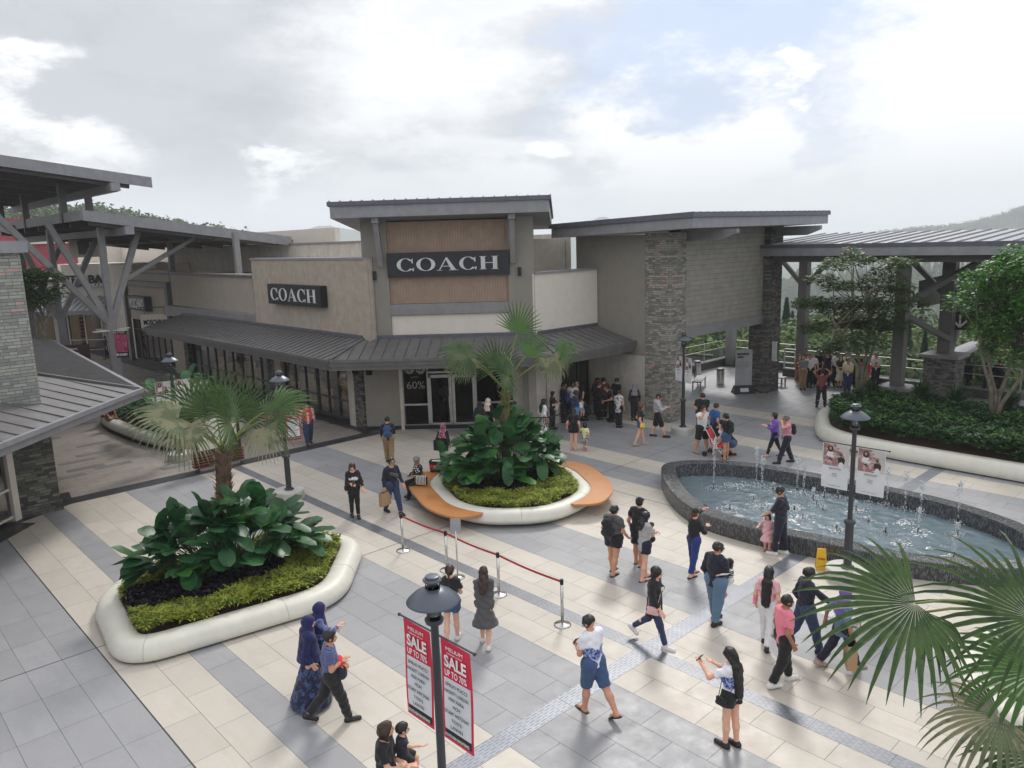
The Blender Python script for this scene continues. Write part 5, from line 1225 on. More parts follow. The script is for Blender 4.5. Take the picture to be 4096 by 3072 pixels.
for i,(px,py,dist,kind,s) in enumerate(spots):
    top=AT(px,py,dist); src=(pc if kind=='c' else pr)[i%2]
    lab='dark green conifer on the slope below the railing' if kind=='c' else 'rounded leafy tree on the slope below the railing'
    loc=Vector((top.x,top.y,top.z-10*s))
    if src.name in used: o=copy_tree(src,loc,i*1.7)
    else: o=src; used.add(src.name); o.location=loc; o.rotation_euler.z=i
    o.scale=(s,s,s); tag(o,lab,'tree','conifers below the railing' if kind=='c' else 'leafy trees below the railing')
def wood(name,n,px0,px1,d0,d1,label,mt,kind,seed,hs):
    r=random.Random(seed); b=MB()
    for i in range(n):
        px=r.uniform(px0,px1); dist=d0+(d1-d0)*r.random()**1.3; t=AT(px,700,dist); z=ground_z(t.x)+r.uniform(-2,2); h=hs*(.7+.6*r.random())
        (conifer if kind=='c' else roundtree)(b,(t.x,t.y,z),h,h*(.2 if kind=='c' else .38),r,(130 if kind=='c' else 230) if dist<200 else 90,.62 if dist<200 else .9)
    o=b.build(name,mt); tag(o,label,'woodland',kind='stuff')
wood('woodland',520,1440,2330,95,420,'mass of broadleaved trees filling the valley beyond the railing',M['broad'],'r',51,13)
wood('woodland_light',340,1440,2330,80,380,'paler treetops mixed through the valley beyond the railing',M['broad2'],'r',52,12)
wood('pine_woodland',200,1440,2330,100,420,'dark conifers mixed through the valley beyond the railing',M['conif'],'c',53,16)
r=random.Random(5); b=MB(); hp_=[(-150,415),(0,460),(60,464),(180,454),(260,466),(330,478),(420,496),(500,510),(620,528)]
for i in range(520):
    px=r.uniform(-120,600)
    for (xa,ya),(xb,yb) in zip(hp_,hp_[1:]):
        if xa<=px<=xb: py=ya+(yb-ya)*(px-xa)/(xb-xa); break
    dist=325-r.random()**2*60; t=AT(px,py+(325-dist)*.55,dist); h=r.uniform(7,12) if r.random()<.9 else 16
    roundtree(b,(t.x,t.y,t.z-h*.72),h,h*.36,r,90)
o=b.build('hill_trees',M['broad']); tag(o,'trees covering the hill behind the street canopy','woodland',kind='stuff')
for nm,pts,dist,sd in (('right_hill_trees',[(1780,540),(1850,512),(1940,499),(2010,493),(2090,484),(2150,470),(2212,448),(2330,430)],1790,8),):
    b=MB(); r=random.Random(sd)
    for i in range(500):
        px=r.uniform(1790,2320)
        for (xa,ya),(xb,yb) in zip(pts,pts[1:]):
            if xa<=px<=xb: py=ya+(yb-ya)*(px-xa)/(xb-xa); break
        t=AT(px,py,dist-r.random()*60); h=r.uniform(16,30); roundtree(b,(t.x,t.y,t.z-h*.7-r.random()*6),h,h*.34,r,60)
    o=b.build(nm,M['broad']); tag(o,'hazy trees along the crest of the right hand hill','woodland',kind='stuff')
# ======================= people: signed-distance modelling ===============
def cap(a,b,ra,rb,fy=1.0,cut=None): return ('c',np.array(a,float),np.array(b,float),ra,rb,fy,cut)
def ell(c,r,M_=None): return ('e',np.array(c,float),np.array(r,float),M_,None,None,None)
def _pd(p,q):
    if q[0]=='c':
        a,b,ra,rb,fy=q[1:6]; 
        if fy!=1.0:
            m=(a+b)/2; p=p.copy(); p[...,1]=m[1]+(p[...,1]-m[1])/fy; a=a.copy();b=b.copy(); a[1]=m[1]+(a[1]-m[1])/fy; b[1]=m[1]+(b[1]-m[1])/fy
        ab=b-a; L2=max(ab@ab,1e-9); t=np.clip(((p-a)@ab)/L2,0,1); d=np.linalg.norm(p-a-t[...,None]*ab,axis=-1)-(ra+(rb-ra)*t)
        d=d*min(1,fy) if fy<1 else d
        if q[6] is not None: pt,n=q[6]; d=np.maximum(d,(p-np.array(pt))@np.array(n)) if fy==1.0 else d
        return d
    c,r,Mx=q[1:4]; z=p-c
    if Mx is not None: z=z@Mx
    k=np.linalg.norm(z/r,axis=-1); g=np.linalg.norm(z/(r*r),axis=-1)+1e-9
    return k*(k-1)/g
def sdf(prims,vox,k=.02,sub=(),cuts=(),noise=0,seed=0,strand=0,off=0,lo=None,hi=None):
    P_=[]
    for q in prims:
        r=max(q[3],q[4]) if q[0]=='c' else q[2].max()
        if q[0]=='c': P_+= [q[1]-r,q[1]+r,q[2]-r,q[2]+r]
        else: P_+= [q[1]-r,q[1]+r]
    P_=np.array(P_); lo_=P_.min(0)-off-3*vox; hi_=P_.max(0)+off+3*vox
    if lo is not None: lo_=np.maximum(lo_,lo)
    if hi is not None: hi_=np.minimum(hi_,hi)
    n=np.maximum(4,((hi_-lo_)/vox).astype(int)+1)
    F=np.full(n,1.0,dtype=np.float64); ax=[lo_[i]+vox*np.arange(n[i]) for i in range(3)]
    for q in prims:
        r=(max(q[3],q[4])+off+k+3*vox) if q[0]=='c' else (q[2].max()+off+k+3*vox)
        pts=np.array([q[1],q[2]]) if q[0]=='c' else np.array([q[1]])
        a=np.clip(((pts.min(0)-r-lo_)/vox).astype(int),0,n-1); b=np.clip(((pts.max(0)+r-lo_)/vox).astype(int)+2,1,n)
        if (b<=a).any(): continue
        g=np.stack(np.meshgrid(ax[0][a[0]:b[0]],ax[1][a[1]:b[1]],ax[2][a[2]:b[2]],indexing='ij'),-1)
        d=_pd(g,q)-off; S=F[a[0]:b[0],a[1]:b[1],a[2]:b[2]]
        if k>0:
            h=np.clip(.5+.5*(S-d)/k,0,1); S[...]=S*(1-h)+d*h-k*h*(1-h)
        else: np.minimum(S,d,out=S)
    s=seed
    if noise or sub or cuts or strand:
        g=np.stack(np.meshgrid(*ax,indexing='ij'),-1)
        if noise:
            x,y,z=g[...,0],g[...,1],g[...,2]; s=seed
            F+=noise*(np.sin(31*x+17*z+s)*np.sin(23*y-29*z+2*s)+.6*np.sin(47*z+13*x+9*y+3*s)*np.sin(19*x-21*y+s))
        if strand:
            x,y,z=g[...,0],g[...,1],g[...,2]; F+=strand*(np.sin(210*x+25*z+s)*np.sin(180*y+20*z)+.8*np.sin(75*x+40*y+9*z+s)*np.sin(60*y-30*z))
        for q in sub: F=np.maximum(F,-_pd(g,q))
        for pt,nn in cuts: F=np.maximum(F,(g-np.array(pt))@np.array(nn))
    return surfnet(F,lo_,vox)
def surfnet(F,lo,h):
    s=F<0; c=[s[i:s.shape[0]-1+i,j:s.shape[1]-1+j,k:s.shape[2]-1+k] for i in(0,1) for j in(0,1) for k in(0,1)]
    cnt=sum(q.astype(np.int8) for q in c); act=(cnt>0)&(cnt<8); idx=np.full(act.shape,-1,int); I=np.argwhere(act); idx[act]=np.arange(len(I))
    if len(I)==0: return [],[]
    acc=np.zeros((len(I),3)); w=np.zeros(len(I))
    for a in range(3):
        for o1 in (0,1):
            for o2 in (0,1):
                o=[0,0,0]; oth=[q for q in range(3) if q!=a]; o[oth[0]]=o1;o[oth[1]]=o2
                A=I+o; B=A.copy(); B[:,a]+=1; fa=F[A[:,0],A[:,1],A[:,2]]; fb=F[B[:,0],B[:,1],B[:,2]]; m=(fa<0)!=(fb<0); t=np.zeros(len(I)); t[m]=fa[m]/(fa[m]-fb[m])
                p=A.astype(float); p[:,a]+=t; acc[m]+=p[m]; w[m]+=1
    V=lo+h*acc/w[:,None]; Q=[]
    for a in range(3):
        b,c_=[(1,2),(2,0),(0,1)][a]; sa=np.take(s,range(s.shape[a]-1),a); sb=np.take(s,range(1,s.shape[a]),a); E=np.argwhere(sa!=sb)
        E=E[(E[:,b]>0)&(E[:,c_]>0)&(E[:,b]<s.shape[b]-1)&(E[:,c_]<s.shape[c_]-1)]
        if not len(E): continue
        def ix(db,dc): q=E.copy(); q[:,b]-=db; q[:,c_]-=dc; return idx[q[:,0],q[:,1],q[:,2]]
        q=np.stack([ix(1,1),ix(0,1),ix(0,0),ix(1,0)],1); fl=~sa[E[:,0],E[:,1],E[:,2]]; q[fl]=q[fl][:,::-1]; q=q[(q>=0).all(1)]; Q.append(q)
    return V,(np.concatenate(Q) if Q else [])
def mesh_from(V,Q,name,mats,parent=None,extra=None):
    """extra: list of (V,Q,material index)"""
    vs=[tuple(v) for v in V]; fs=[tuple(int(i) for i in q) for q in Q]; mi=[0]*len(fs)
    for V2,Q2,m in (extra or []):
        o=len(vs); vs+=[tuple(v) for v in V2]; f2=[tuple(int(i)+o for i in q) for q in Q2]; fs+=f2; mi+=[m]*len(f2)
    me=bpy.data.meshes.new(name); me.from_pydata(vs,[],fs)
    for q in mats: me.materials.append(q)
    me.polygons.foreach_set('material_index',mi); me.polygons.foreach_set('use_smooth',[True]*len(fs)); me.update()
    o=bpy.data.objects.new(name,me); col.objects.link(o)
    if parent: o.parent=parent
    return o
def sr(c): return lin(c)
def cloth(name,c,**k):
    d=dict(rough=.85,var=.10,vs=6,local=1,bump=.25,bs=45,bd=.01,sheen=.15); d.update(k); r=d.pop('rough'); v=d.pop('var'); vs=d.pop('vs')
    return mat('cloth_'+name,sr(c),r,var=v,vs=vs,**d)
CL={}
def C_(n): return CL[n]
for n,c,k in (('black',(26,26,30),{}),('navy',(26,30,48),{}),('white',(225,225,228),{}),('grey',(128,126,128),{}),('lgrey',(168,168,170),{}),('dgrey',(82,80,82),{}),('pink',(232,130,148),{}),('lpink',(225,175,180),{}),('denim',(58,82,120),{}),('jeans',(44,58,92),{}),('ljeans',(92,120,146),{}),('jblue',(34,56,120),{}),('khaki',(150,124,92),{}),
    ('red',(215,35,50),{}),('blue',(20,88,150),{}),('purple',(120,82,178),{}),('violet',(112,88,160),{}),('yellow',(238,205,60),{}),('lyellow',(222,222,165),{}),('cream',(222,208,192),{}),('brown',(140,72,52),{}),('maroon',(95,32,38),{}),('hijabblue',(24,28,82),{}),('royal',(30,50,150),{}),('teal',(90,190,170),{}),('limey',(215,215,120),{}),('choc',(70,50,45),{})):
    CL[n]=cloth(n,c,**k)
CL['stripe_navy']=cloth('stripe_navy',(30,38,72),kind='stripes',c2=lin((95,105,150)),pitch=.028,duty=.72)
CL['stripe_bw']=cloth('stripe_bw',(225,222,220),kind='stripes',c2=lin((25,25,28)),pitch=.05,duty=.5)
CL['stripe_bwv']=cloth('stripe_bwv',(225,222,220),kind='stripes',c2=lin((25,25,28)),pitch=.045,duty=.5,ax=0)
CL['stripe_grey']=cloth('stripe_grey',(120,60,70),kind='stripes',c2=lin((40,30,36)),pitch=.05,duty=.5)
CL['batik']=cloth('batik',(22,27,58),kind='floral',c2=lin((62,80,120)),ds=9)
CL['floral_blue']=cloth('floral_blue',(112,124,170),kind='floral',c2=lin((60,70,130)),ds=22)
CL['floral_pink']=cloth('floral_pink',(60,40,50),kind='floral',c2=lin((225,160,180)),c3=lin((190,40,80)),ds=24)
CL['dots']=cloth('dots',(25,25,28),kind='dots',c2=lin((225,225,225)),ds=15,dr=.36)
CL['dots_b']=cloth('dots_b',(220,220,220),kind='dots',c2=lin((24,24,28)),ds=26,dr=.2)
CL['camo']=cloth('camo',(200,200,200),kind='floral',c2=lin((25,25,28)),ds=9)
CL['print']=cloth('print',(225,225,228),kind='floral',c2=lin((120,120,125)),ds=16)
CL['plaid_pink']=cloth('plaid_pink',(214,150,160),kind='check',c2=lin((190,120,135)))
CL['plaid_red']=cloth('plaid_red',(150,80,78),kind='check',c2=lin((110,52,56)))
CL['icetee']=cloth('icetee',(228,228,236),kind='band',c2=lin((46,60,120)),c3=lin((150,170,215)),z0=.98,z1=1.16,rag=.35)
CL['patch']=cloth('patch',(200,190,195),kind='floral',c2=lin((70,66,75)),ds=20)
M['skin_f']=mat('skin_fair',sr((225,175,150)),.5,var=.05,vs=20,local=1,sss=.05); M['skin_m']=mat('skin_mid',sr((200,148,120)),.5,var=.05,vs=20,local=1,sss=.05)
M['skin_t']=mat('skin_tan',sr((165,115,90)),.5,var=.05,vs=20,local=1,sss=.05); M['skin_d']=mat('skin_dark',sr((120,80,62)),.5,var=.05,vs=20,local=1,sss=.03)
M['hair']=mat('hair_black',(.010,.009,.009),.42,kind='grain',st=(12,12,1),local=1,bump=.4,bd=.01); M['hair_b']=mat('hair_brown',(.045,.020,.012),.45,kind='grain',st=(12,12,1),local=1,bump=.4); M['hair_r']=mat('hair_auburn',(.12,.035,.018),.45,kind='grain',st=(12,12,1),local=1,bump=.4); M['hair_g']=mat('hair_grey',(.12,.115,.11),.5,local=1)
M['eye']=mat('eye_dark',(.01,.008,.008),.3); M['lip']=mat('lip',(.33,.10,.09),.5); M['shoe_k']=mat('shoe_black',(.015,.015,.016),.5); M['shoe_w']=mat('shoe_white',(.70,.70,.68),.55); M['shoe_p']=mat('shoe_pink',(.55,.22,.24),.6); M['sole']=mat('sandal_brown',(.03,.022,.018),.6); M['shoe_b']=mat('shoe_beige',(.45,.32,.27),.6)
M['phone']=mat('phone_black',(.02,.02,.022),.15)
def rotm(yaw,pitch=0):
    """yaw turns left/right (degrees, + = to the person's right), pitch + = looks down"""
    a,b=-R(yaw),-R(pitch); ca,sa,cb,sb=math.cos(a),math.sin(a),math.cos(b),math.sin(b)
    return np.array([[ca,-sa,0],[sa,ca,0],[0,0,1]])@np.array([[1,0,0],[0,cb,-sb],[0,sb,cb]])
def ik(s,t,l1,l2,hint):
    s=np.array(s);t=np.array(t,float); d=t-s; L_=np.linalg.norm(d); mx=(l1+l2)*.985
    if L_>mx: t=s+d/L_*mx; d=t-s; L_=mx
    a=(l1*l1-l2*l2+L_*L_)/(2*L_); h=math.sqrt(max(0,l1*l1-a*a)); u=d/L_; hv=np.array(hint,float); hv=hv-(hv@u)*u; hv/=np.linalg.norm(hv)+1e-9
    return s+u*a+hv*h,t
HANDS={'down':(.135,.02,-.02),'swing_f':(.14,.13,.00),'swing_b':(.14,-.12,.0),'phone':(.045,.20,.17),'phone_low':(.04,.17,.12),'photo':(.05,.22,.38),'belly':(-.02,.115,.10),'carry':(-.03,.14,.14),'cross':(-.05,.115,.20),'chin':(.06,.13,.335),'hip':(.13,.0,.04),'point':(.22,.28,.28),'reach':(.16,.30,.02),'bag':(.155,.02,-.045),'knee':(.08,.25,.0),'back':(.03,-.11,.05),'up':(.1,.1,.45),'side_up':(.2,.16,.16)}
NP=[0]
def person(pos,face,H=1.65,label='',top=('tee','black'),bottom=('pants','black'),shoe='k',hair=('short','hair'),skin='m',legs=(0,0,0,0),arms=('down','down'),lean=0,head=(0,0),sit=None,vox=None,build='m',child=False,group=None,extras=(),stance=.0,z0=0,parent_z=None):
    NP[0]+=1; seed=NP[0]*1.7
    pos=Vector(pos); dist=math.hypot(pos.x,pos.y); vox=vox or (.0125 if dist<17 else .016 if dist<26 else .021)*(.75 if child else 1)
    s=H; hs=1.0 if not child else (1.42 if H<.95 else 1.22)
    wd=1.0 if build=='m' else (.88 if build=='f' else 1.14)
    if child: wd*=1.12 if H<.95 else 1.0
    l1,l2=.235*s,.245*s; leg_k=1.0 if not child else .88
    l1*=leg_k;l2*=leg_k; hw=.052*s*wd; ankz=.042*s
    ll=[]
    for sd,(a,k_) in ((-1,(legs[0],legs[1])),(1,(legs[2],legs[3]))):
        a_,k2=R(a),R(k_); sp=stance*s
        kn=np.array([sd*(hw+sp*.5),math.sin(a_)*l1,-math.cos(a_)*l1]); an=kn+np.array([sd*sp*.5,math.sin(a_-k2)*l2,-math.cos(a_-k2)*l2]); ll.append((kn,an,a_-k2))
    low=min(q[1][2] for q in ll); pz=(ankz-low) if sit is None else sit
    P0=np.array([0,0,pz]); la=R(lean); up=np.array([0,math.sin(la),math.cos(la)]); fw=np.array([0,math.cos(la),-math.sin(la)]); X=np.array([1.,0,0])
    th=.285*s*(1 if not child else .93); chest=P0+up*.175*s; neck=P0+up*th; sh=[P0+up*(th-.022*s)+X*sd*.098*s*wd for sd in(-1,1)]
    hl=.128*s*hs; hr=hl/2; Mh=rotm(*head); hup=up*.6+np.array([0,0,.4]); hup/=np.linalg.norm(hup); hc=neck+hup*(.036*s+hr*.92)+fw*(.012*s)+ (Mh@np.array([0,.01*s,0]))
    HT=lambda x,y,z: hc+Mh@np.array([x*hr,y*hr,z*hr])
    hips=[P0+np.array([sd*hw,0,0]) for sd in(-1,1)]; kn=[P0+q[0] for q in ll]; an=[P0+q[1] for q in ll]; fa=[q[2] for q in ll]
    ua,fo=.165*s,.145*s; el_=[];hd=[]
    for i,sd in enumerate((-1,1)):
        h=arms[i]; h=HANDS[h] if isinstance(h,str) else h
        tgt=P0+X*sd*h[0]*s+fw*h[1]*s+up*h[2]*s+np.array([0,0,0])
        hint=np.array([sd*.5,-.6,-.6]) if h[2]>.08 else np.array([sd*.35,-1,-.1])
        e,t=ik(sh[i],tgt,ua,fo,hint); el_.append(e);hd.append(t)
    # ---- body --------------------------------------------------------
    b=[cap(P0-X*hw*.9+up*.01*s,P0+X*hw*.9+up*.01*s,.072*s*wd,.072*s*wd,.85),cap(P0+up*.03*s,chest,.070*s*wd,.082*s*wd,.74),cap(chest,P0+up*(th-.05*s),.085*s*wd,.072*s*wd,.72),
       cap(sh[0]*.75+sh[1]*.25,sh[1]*.75+sh[0]*.25,.046*s,.046*s,.9),cap(neck-up*.02*s,hc-np.array([0,0,hr*.3]),.034*s*(1+.2*(hs-1)),.031*s*(1+.3*(hs-1)))]
    if build=='f' and not child: b+=[ell(chest+X*sd*.04*s+fw*.045*s+up*.01*s,(.036*s,.034*s,.036*s)) for sd in(-1,1)]
    legp=[];armp=[]
    for i in (0,1):
        legp+=[cap(hips[i],kn[i],.058*s*wd,.037*s*wd),cap(kn[i],kn[i]*.62+an[i]*.38-np.array([0,.006*s,0]),.034*s,.037*s*wd),cap(kn[i]*.62+an[i]*.38-np.array([0,.006*s,0]),an[i],.036*s*wd,.022*s)]
        armp+=[cap(sh[i],el_[i],.031*s*wd,.023*s),cap(el_[i],el_[i]*.3+hd[i]*.7,.0235*s,.017*s),cap(el_[i]*.3+hd[i]*.7,hd[i],.017*s,.0135*s)]
    feet=[]
    for i in (0,1):
        t=max(-.9,min(.6,-(fa[i])*.0)); swing=fa[i]
        pitch=0
        if an[i][2]>ankz+.03*s and sit is None: pitch=-min(1.0,(an[i][2]-ankz)/(.12*s))*(1 if legs[2*i+1]>5 else -.5)
        if sit is not None and an[i][2]>ankz+.06*s: pitch=-.5
        f=np.array([0,math.cos(pitch),math.sin(pitch)]); u_=np.array([0,-math.sin(pitch),math.cos(pitch)]); feet.append((an[i],f,u_))
        a0=an[i]-u_*.022*s; b+=[cap(a0-f*.018*s,a0+f*.085*s,.021*s,.017*s),cap(an[i],a0,.022*s,.021*s)]
    # head
    hp=[ell(hc+Mh@np.array([0,-.08*hr,.12*hr]),(.76*hr,.92*hr,.88*hr),Mh),ell(hc+Mh@np.array([0,.20*hr,-.42*hr]),(.52*hr,.55*hr,.56*hr),Mh),
        cap(HT(0,.80,.08),HT(0,.98,-.22),.07*hr,.12*hr),ell(HT(-.78,-.05,-.08),(.08*hr,.16*hr,.22*hr),Mh),ell(HT(.78,-.05,-.08),(.08*hr,.16*hr,.22*hr),Mh),ell(HT(0,.62,-.72),(.22*hr,.2*hr,.16*hr),Mh),
        cap(HT(-.35,.74,.16),HT(.35,.74,.16),.10*hr,.10*hr),cap(HT(-.14,.80,-.46),HT(.14,.80,-.46),.09*hr,.09*hr)]
    V,Q=sdf(b+legp+armp,vox,.018*s); Vh,Qh=sdf(hp,min(vox*.6,.010),.035*hr*2)
    extra=[(Vh,Qh,0)]
    mb=MB()
    for sx in (-1,1):
        e=HT(sx*.33,.80,.0); mb.ell(e,(.115*hr,.06*hr,.06*hr),8,5,m=1); e=HT(sx*.34,.83,.20); mb.ell(e,(.17*hr,.05*hr,.03*hr),6,4,m=1)
    mb.ell(HT(0,.90,-.46),(.22*hr,.06*hr,.055*hr),8,5,m=2)
    for v_,f_ in ((mb.v,mb.f),): 
        for mi in (1,2): extra.append((v_,[f for f,mm_ in zip(f_,mb.m) if mm_==mi],mi))
    # hands with five fingers
    hv=min(vox,.0068) if dist<22 else .011
    for i,sd in enumerate((-1,1)):
        d=hd[i]-el_[i]; d/=np.linalg.norm(d)+1e-9; side=np.array([0,1.,0]) if abs(d[2])>.8 else np.cross(d,[0,0,1]); side=side-(side@d)*d; side/=np.linalg.norm(side); n_=np.cross(d,side)*sd
        if n_[0]*sd>0: n_=-n_
        w=.022*s; pr=[cap(hd[i]-d*.01*s-side*w*.5,hd[i]+d*.042*s-side*w*.55,.0115*s,.0105*s),cap(hd[i]-d*.01*s+side*w*.5,hd[i]+d*.042*s+side*w*.55,.0115*s,.0105*s)]
        curl=.5 if not isinstance(arms[i],str) or arms[i] in('down','swing_f','swing_b','point') else 1.3
        for j,(o_,l_) in enumerate(((-.9,.034),(-.3,.042),(.3,.044),(.9,.040))):
            a_=hd[i]+d*.042*s+side*w*o_; c1=curl*.5*(0 if (arms[i]=='point' and j==3) else 1); q1=a_+(d*math.cos(c1)+n_*math.sin(c1))*l_*.55*s; q2=q1+(d*math.cos(2*c1)+n_*math.sin(2*c1))*l_*.5*s
            pr+=[cap(a_,q1,.0058*s,.0052*s),cap(q1,q2,.0052*s,.0044*s)]
        a_=hd[i]+side*w*.9; q1=a_+(d*.7+side*.6+n_*.3)*.028*s; q2=q1+(d*.9+side*.1+n_*.4)*.022*s; pr+=[cap(a_,q1,.0085*s,.0068*s),cap(q1,q2,.0068*s,.0055*s)]
        extra.append((*sdf(pr,hv,.004*s),0))
    az=math.atan2(pos.y,pos.x); 
    body=mesh_from(V,Q,'person',[M['skin_'+skin],M['eye'],M['lip']],None,extra); body.location=(pos.x,pos.y,(parent_z if parent_z is not None else pos.z if z0 else 0)); 
    rz=az-R(face)-math.pi/2; body.rotation_euler=(0,0,rz)
    tag(body,label,'person',group)
    def add(name,prims,mt,k=.015,**kw):
        V,Q=sdf(prims,vox*kw.pop('vs',1),k*s if k else 0,**kw)
        if len(V): return mesh_from(V,Q,name,[mt],body)
    def Cm(n): return CL[n] if n in CL else M[n]
    g=lambda q,dr: (q[0],q[1],q[2],q[3]+dr,q[4]+dr)+q[5:] if q[0]=='c' else q
    # ---- bottom -------------------------------------------------------
    kind,colr=bottom[0],bottom[1]; opt=bottom[2] if len(bottom)>2 else None
    hipc=[g(b[0],.012*s),cap(P0,P0+up*.07*s,.072*s*wd+.010*s,.070*s*wd+.010*s,.78)]
    waist=(P0+up*.075*s,up)
    if kind in('pants','leggings','shorts'):
        loose=.015*s if kind=='pants' else .009*s if kind=='leggings' else .020*s; ln=1.92 if kind!='shorts' else (opt or .8); pr=list(hipc)
        if kind=='pants' and opt: loose*=max(.86,opt)
        for i in (0,1):
            k1=min(1,ln); e=hips[i]*(1-k1)+kn[i]*k1; ra=.058*s*wd+loose*.9; rb=ra+(.037*s*wd+loose-ra)*k1; dn=(kn[i]-hips[i]); dn/=np.linalg.norm(dn)
            pr.append(cap(hips[i],e,ra,rb+(.006*s if ln<1 else 0),1.0,(e+dn*.004,dn) if ln<=1 else None))
            if ln>1:
                k2=ln-1; e=kn[i]*(1-k2)+an[i]*k2; dn=(an[i]-kn[i]); dn/=np.linalg.norm(dn); pr.append(cap(kn[i],e,.036*s*wd+loose,(.029 if kind=='pants' else .024)*s+loose*.8,1.0,(e,dn)))
        add({'pants':'trousers','leggings':'leggings','shorts':'shorts'}[kind],pr,Cm(colr),.018,cuts=[waist],noise=(.0036 if not opt or kind=='shorts' else .002)*s if kind!='leggings' else .001*s,seed=seed)
    elif kind in('skirt','dress'):
        hem=(opt or .45); zb=hem*pz; m_=(kn[0]+kn[1])/2 if hem<.9 else P0; bot=np.array([(an[0][0]+an[1][0])/2*.5,((an[0][1]+an[1][1])/2)*.5,zb]); flare=bottom[3] if len(bottom)>3 else .12
        spread=abs(an[0][1]-an[1][1])*.32*(1-hem)
        pr=hipc+[cap(P0-np.array([0,0,.02*s]),bot,.085*s*wd,flare*s+spread,.9)]
        V,Q=sdf(pr,vox,.02*s,cuts=[waist,(bot,np.array([0,0,-1.]))],noise=.006*s,seed=seed); mesh_from(V,Q,'skirt' if kind=='skirt' else 'dress',[Cm(colr)],body)
    # ---- top ----------------------------------------------------------
    kind,colr=top[0],top[1]; opt=top[2] if len(top)>2 else None
    slv={'tee':.62,'long':1.86,'tank':.0,'coat':1.8,'polo':.66,'cardigan':1.7,'vest':.08,'hood':1.86,'half':1.1}.get(kind,.62); hemz=opt if opt is not None else -.035
    lo_=.012*s if kind not in('coat','hood','cardigan','vest') else .019*s
    def sleeves(sl,ex):
        pr=[]
        for i in (0,1):
            if sl<=0: continue
            k1=min(1,sl); e=sh[i]*(1-k1)+el_[i]*k1; dn=(el_[i]-sh[i]); dn/=np.linalg.norm(dn); pr.append(cap(sh[i],e,.033*s*wd+ex,.027*s+ex*(1.5 if sl<=1 else 1),1.0,(e,dn) if sl<=1 else None))
            if sl>1: k2=sl-1; e=el_[i]*(1-k2)+hd[i]*k2; dn=hd[i]-el_[i]; dn/=np.linalg.norm(dn); pr.append(cap(el_[i],e,.025*s+ex,.019*s+ex*.8,1.0,(e,dn)))
        return pr
    tp=[cap(P0+up*hemz*s,chest,.082*s*wd+lo_*.9,.084*s*wd+lo_,.80),cap(chest,P0+up*(th-.05*s),.087*s*wd+lo_,.074*s*wd+lo_,.78),cap(sh[0]*.75+sh[1]*.25,sh[1]*.75+sh[0]*.25,.048*s+lo_*.6,.048*s+lo_*.6,.95)]
    if build=='f' and not child: tp+=[(q[0],q[1],q[2]+lo_*.8)+q[3:] for q in b if q[0]=='e' and q[2][0]<.05*s][:2]
    cuts=[(P0+up*(hemz+.005)*s,-up)]; nk=[ell(neck+up*.028*s+fw*.018*s,(.048*s,.052*s,.040*s))]
    if kind=='hood': nk=[]; tp.append(ell(neck-fw*.045*s+up*.005*s,(.065*s,.045*s,.045*s)))
    nm={'tee':'t_shirt','long':'top','tank':'tank_top','coat':'coat','polo':'polo_shirt','cardigan':'inner_top','vest':'vest','hood':'hoodie','half':'blouse'}[kind]
    if kind=='cardigan':   # open front over a shirt
        inner=top[3]; add('t_shirt',[(q[0],q[1],q[2],q[3]-.006*s,q[4]-.006*s)+q[5:] if q[0]=='c' else q for q in tp],Cm(inner),.02,cuts=[(P0+up*-.03*s,-up)],sub=nk,noise=.002*s,seed=seed)
        sub=nk+[cap(P0+fw*.11*s+up*-.4*s,P0+fw*.13*s+up*(th)*1.0,.062*s,.048*s)]; tp2=list(tp); 
        if hemz<-.06: tp2.append(cap(P0+up*.05*s,P0+np.array([0,-.01*s,hemz*s]),.09*s*wd+lo_,.10*s*wd+lo_,.85))
        add('cardigan',tp2+sleeves(slv,.008*s),Cm(colr),.02,cuts=cuts,sub=sub,noise=.0035*s,seed=seed)
    elif kind=='vest':
        inner=top[3]; add('shirt',[(q[0],q[1],q[2],q[3]-.008*s,q[4]-.008*s)+q[5:] if q[0]=='c' else q for q in tp]+sleeves(1.85,.008*s),Cm(inner),.02,cuts=[(P0+up*-.03*s,-up)],sub=nk,noise=.003*s,seed=seed)
        add('vest',tp,Cm(colr),.02,cuts=cuts,sub=nk+[cap(P0+fw*.12*s+up*-.1*s,P0+fw*.12*s+up*(th)*1.0,.045*s,.045*s)],noise=.003*s,seed=seed)
    else:
        if hemz<-.08: tp.append(cap(P0,P0+np.array([0,0,hemz*s]),.088*s*wd+lo_,(.10+(.02 if kind=='coat' else 0))*s*wd+lo_,.85))
        add(nm,tp+sleeves(slv,.009*s if kind!='long' else .006*s),Cm(colr),.02,cuts=cuts,sub=nk,noise=.0048*s,seed=seed)
    # ---- shoes ---------------------------------------------------------
    sm={'k':'shoe_k','w':'shoe_w','p':'shoe_p','s':'sole','b':'shoe_b','n':None}[shoe]
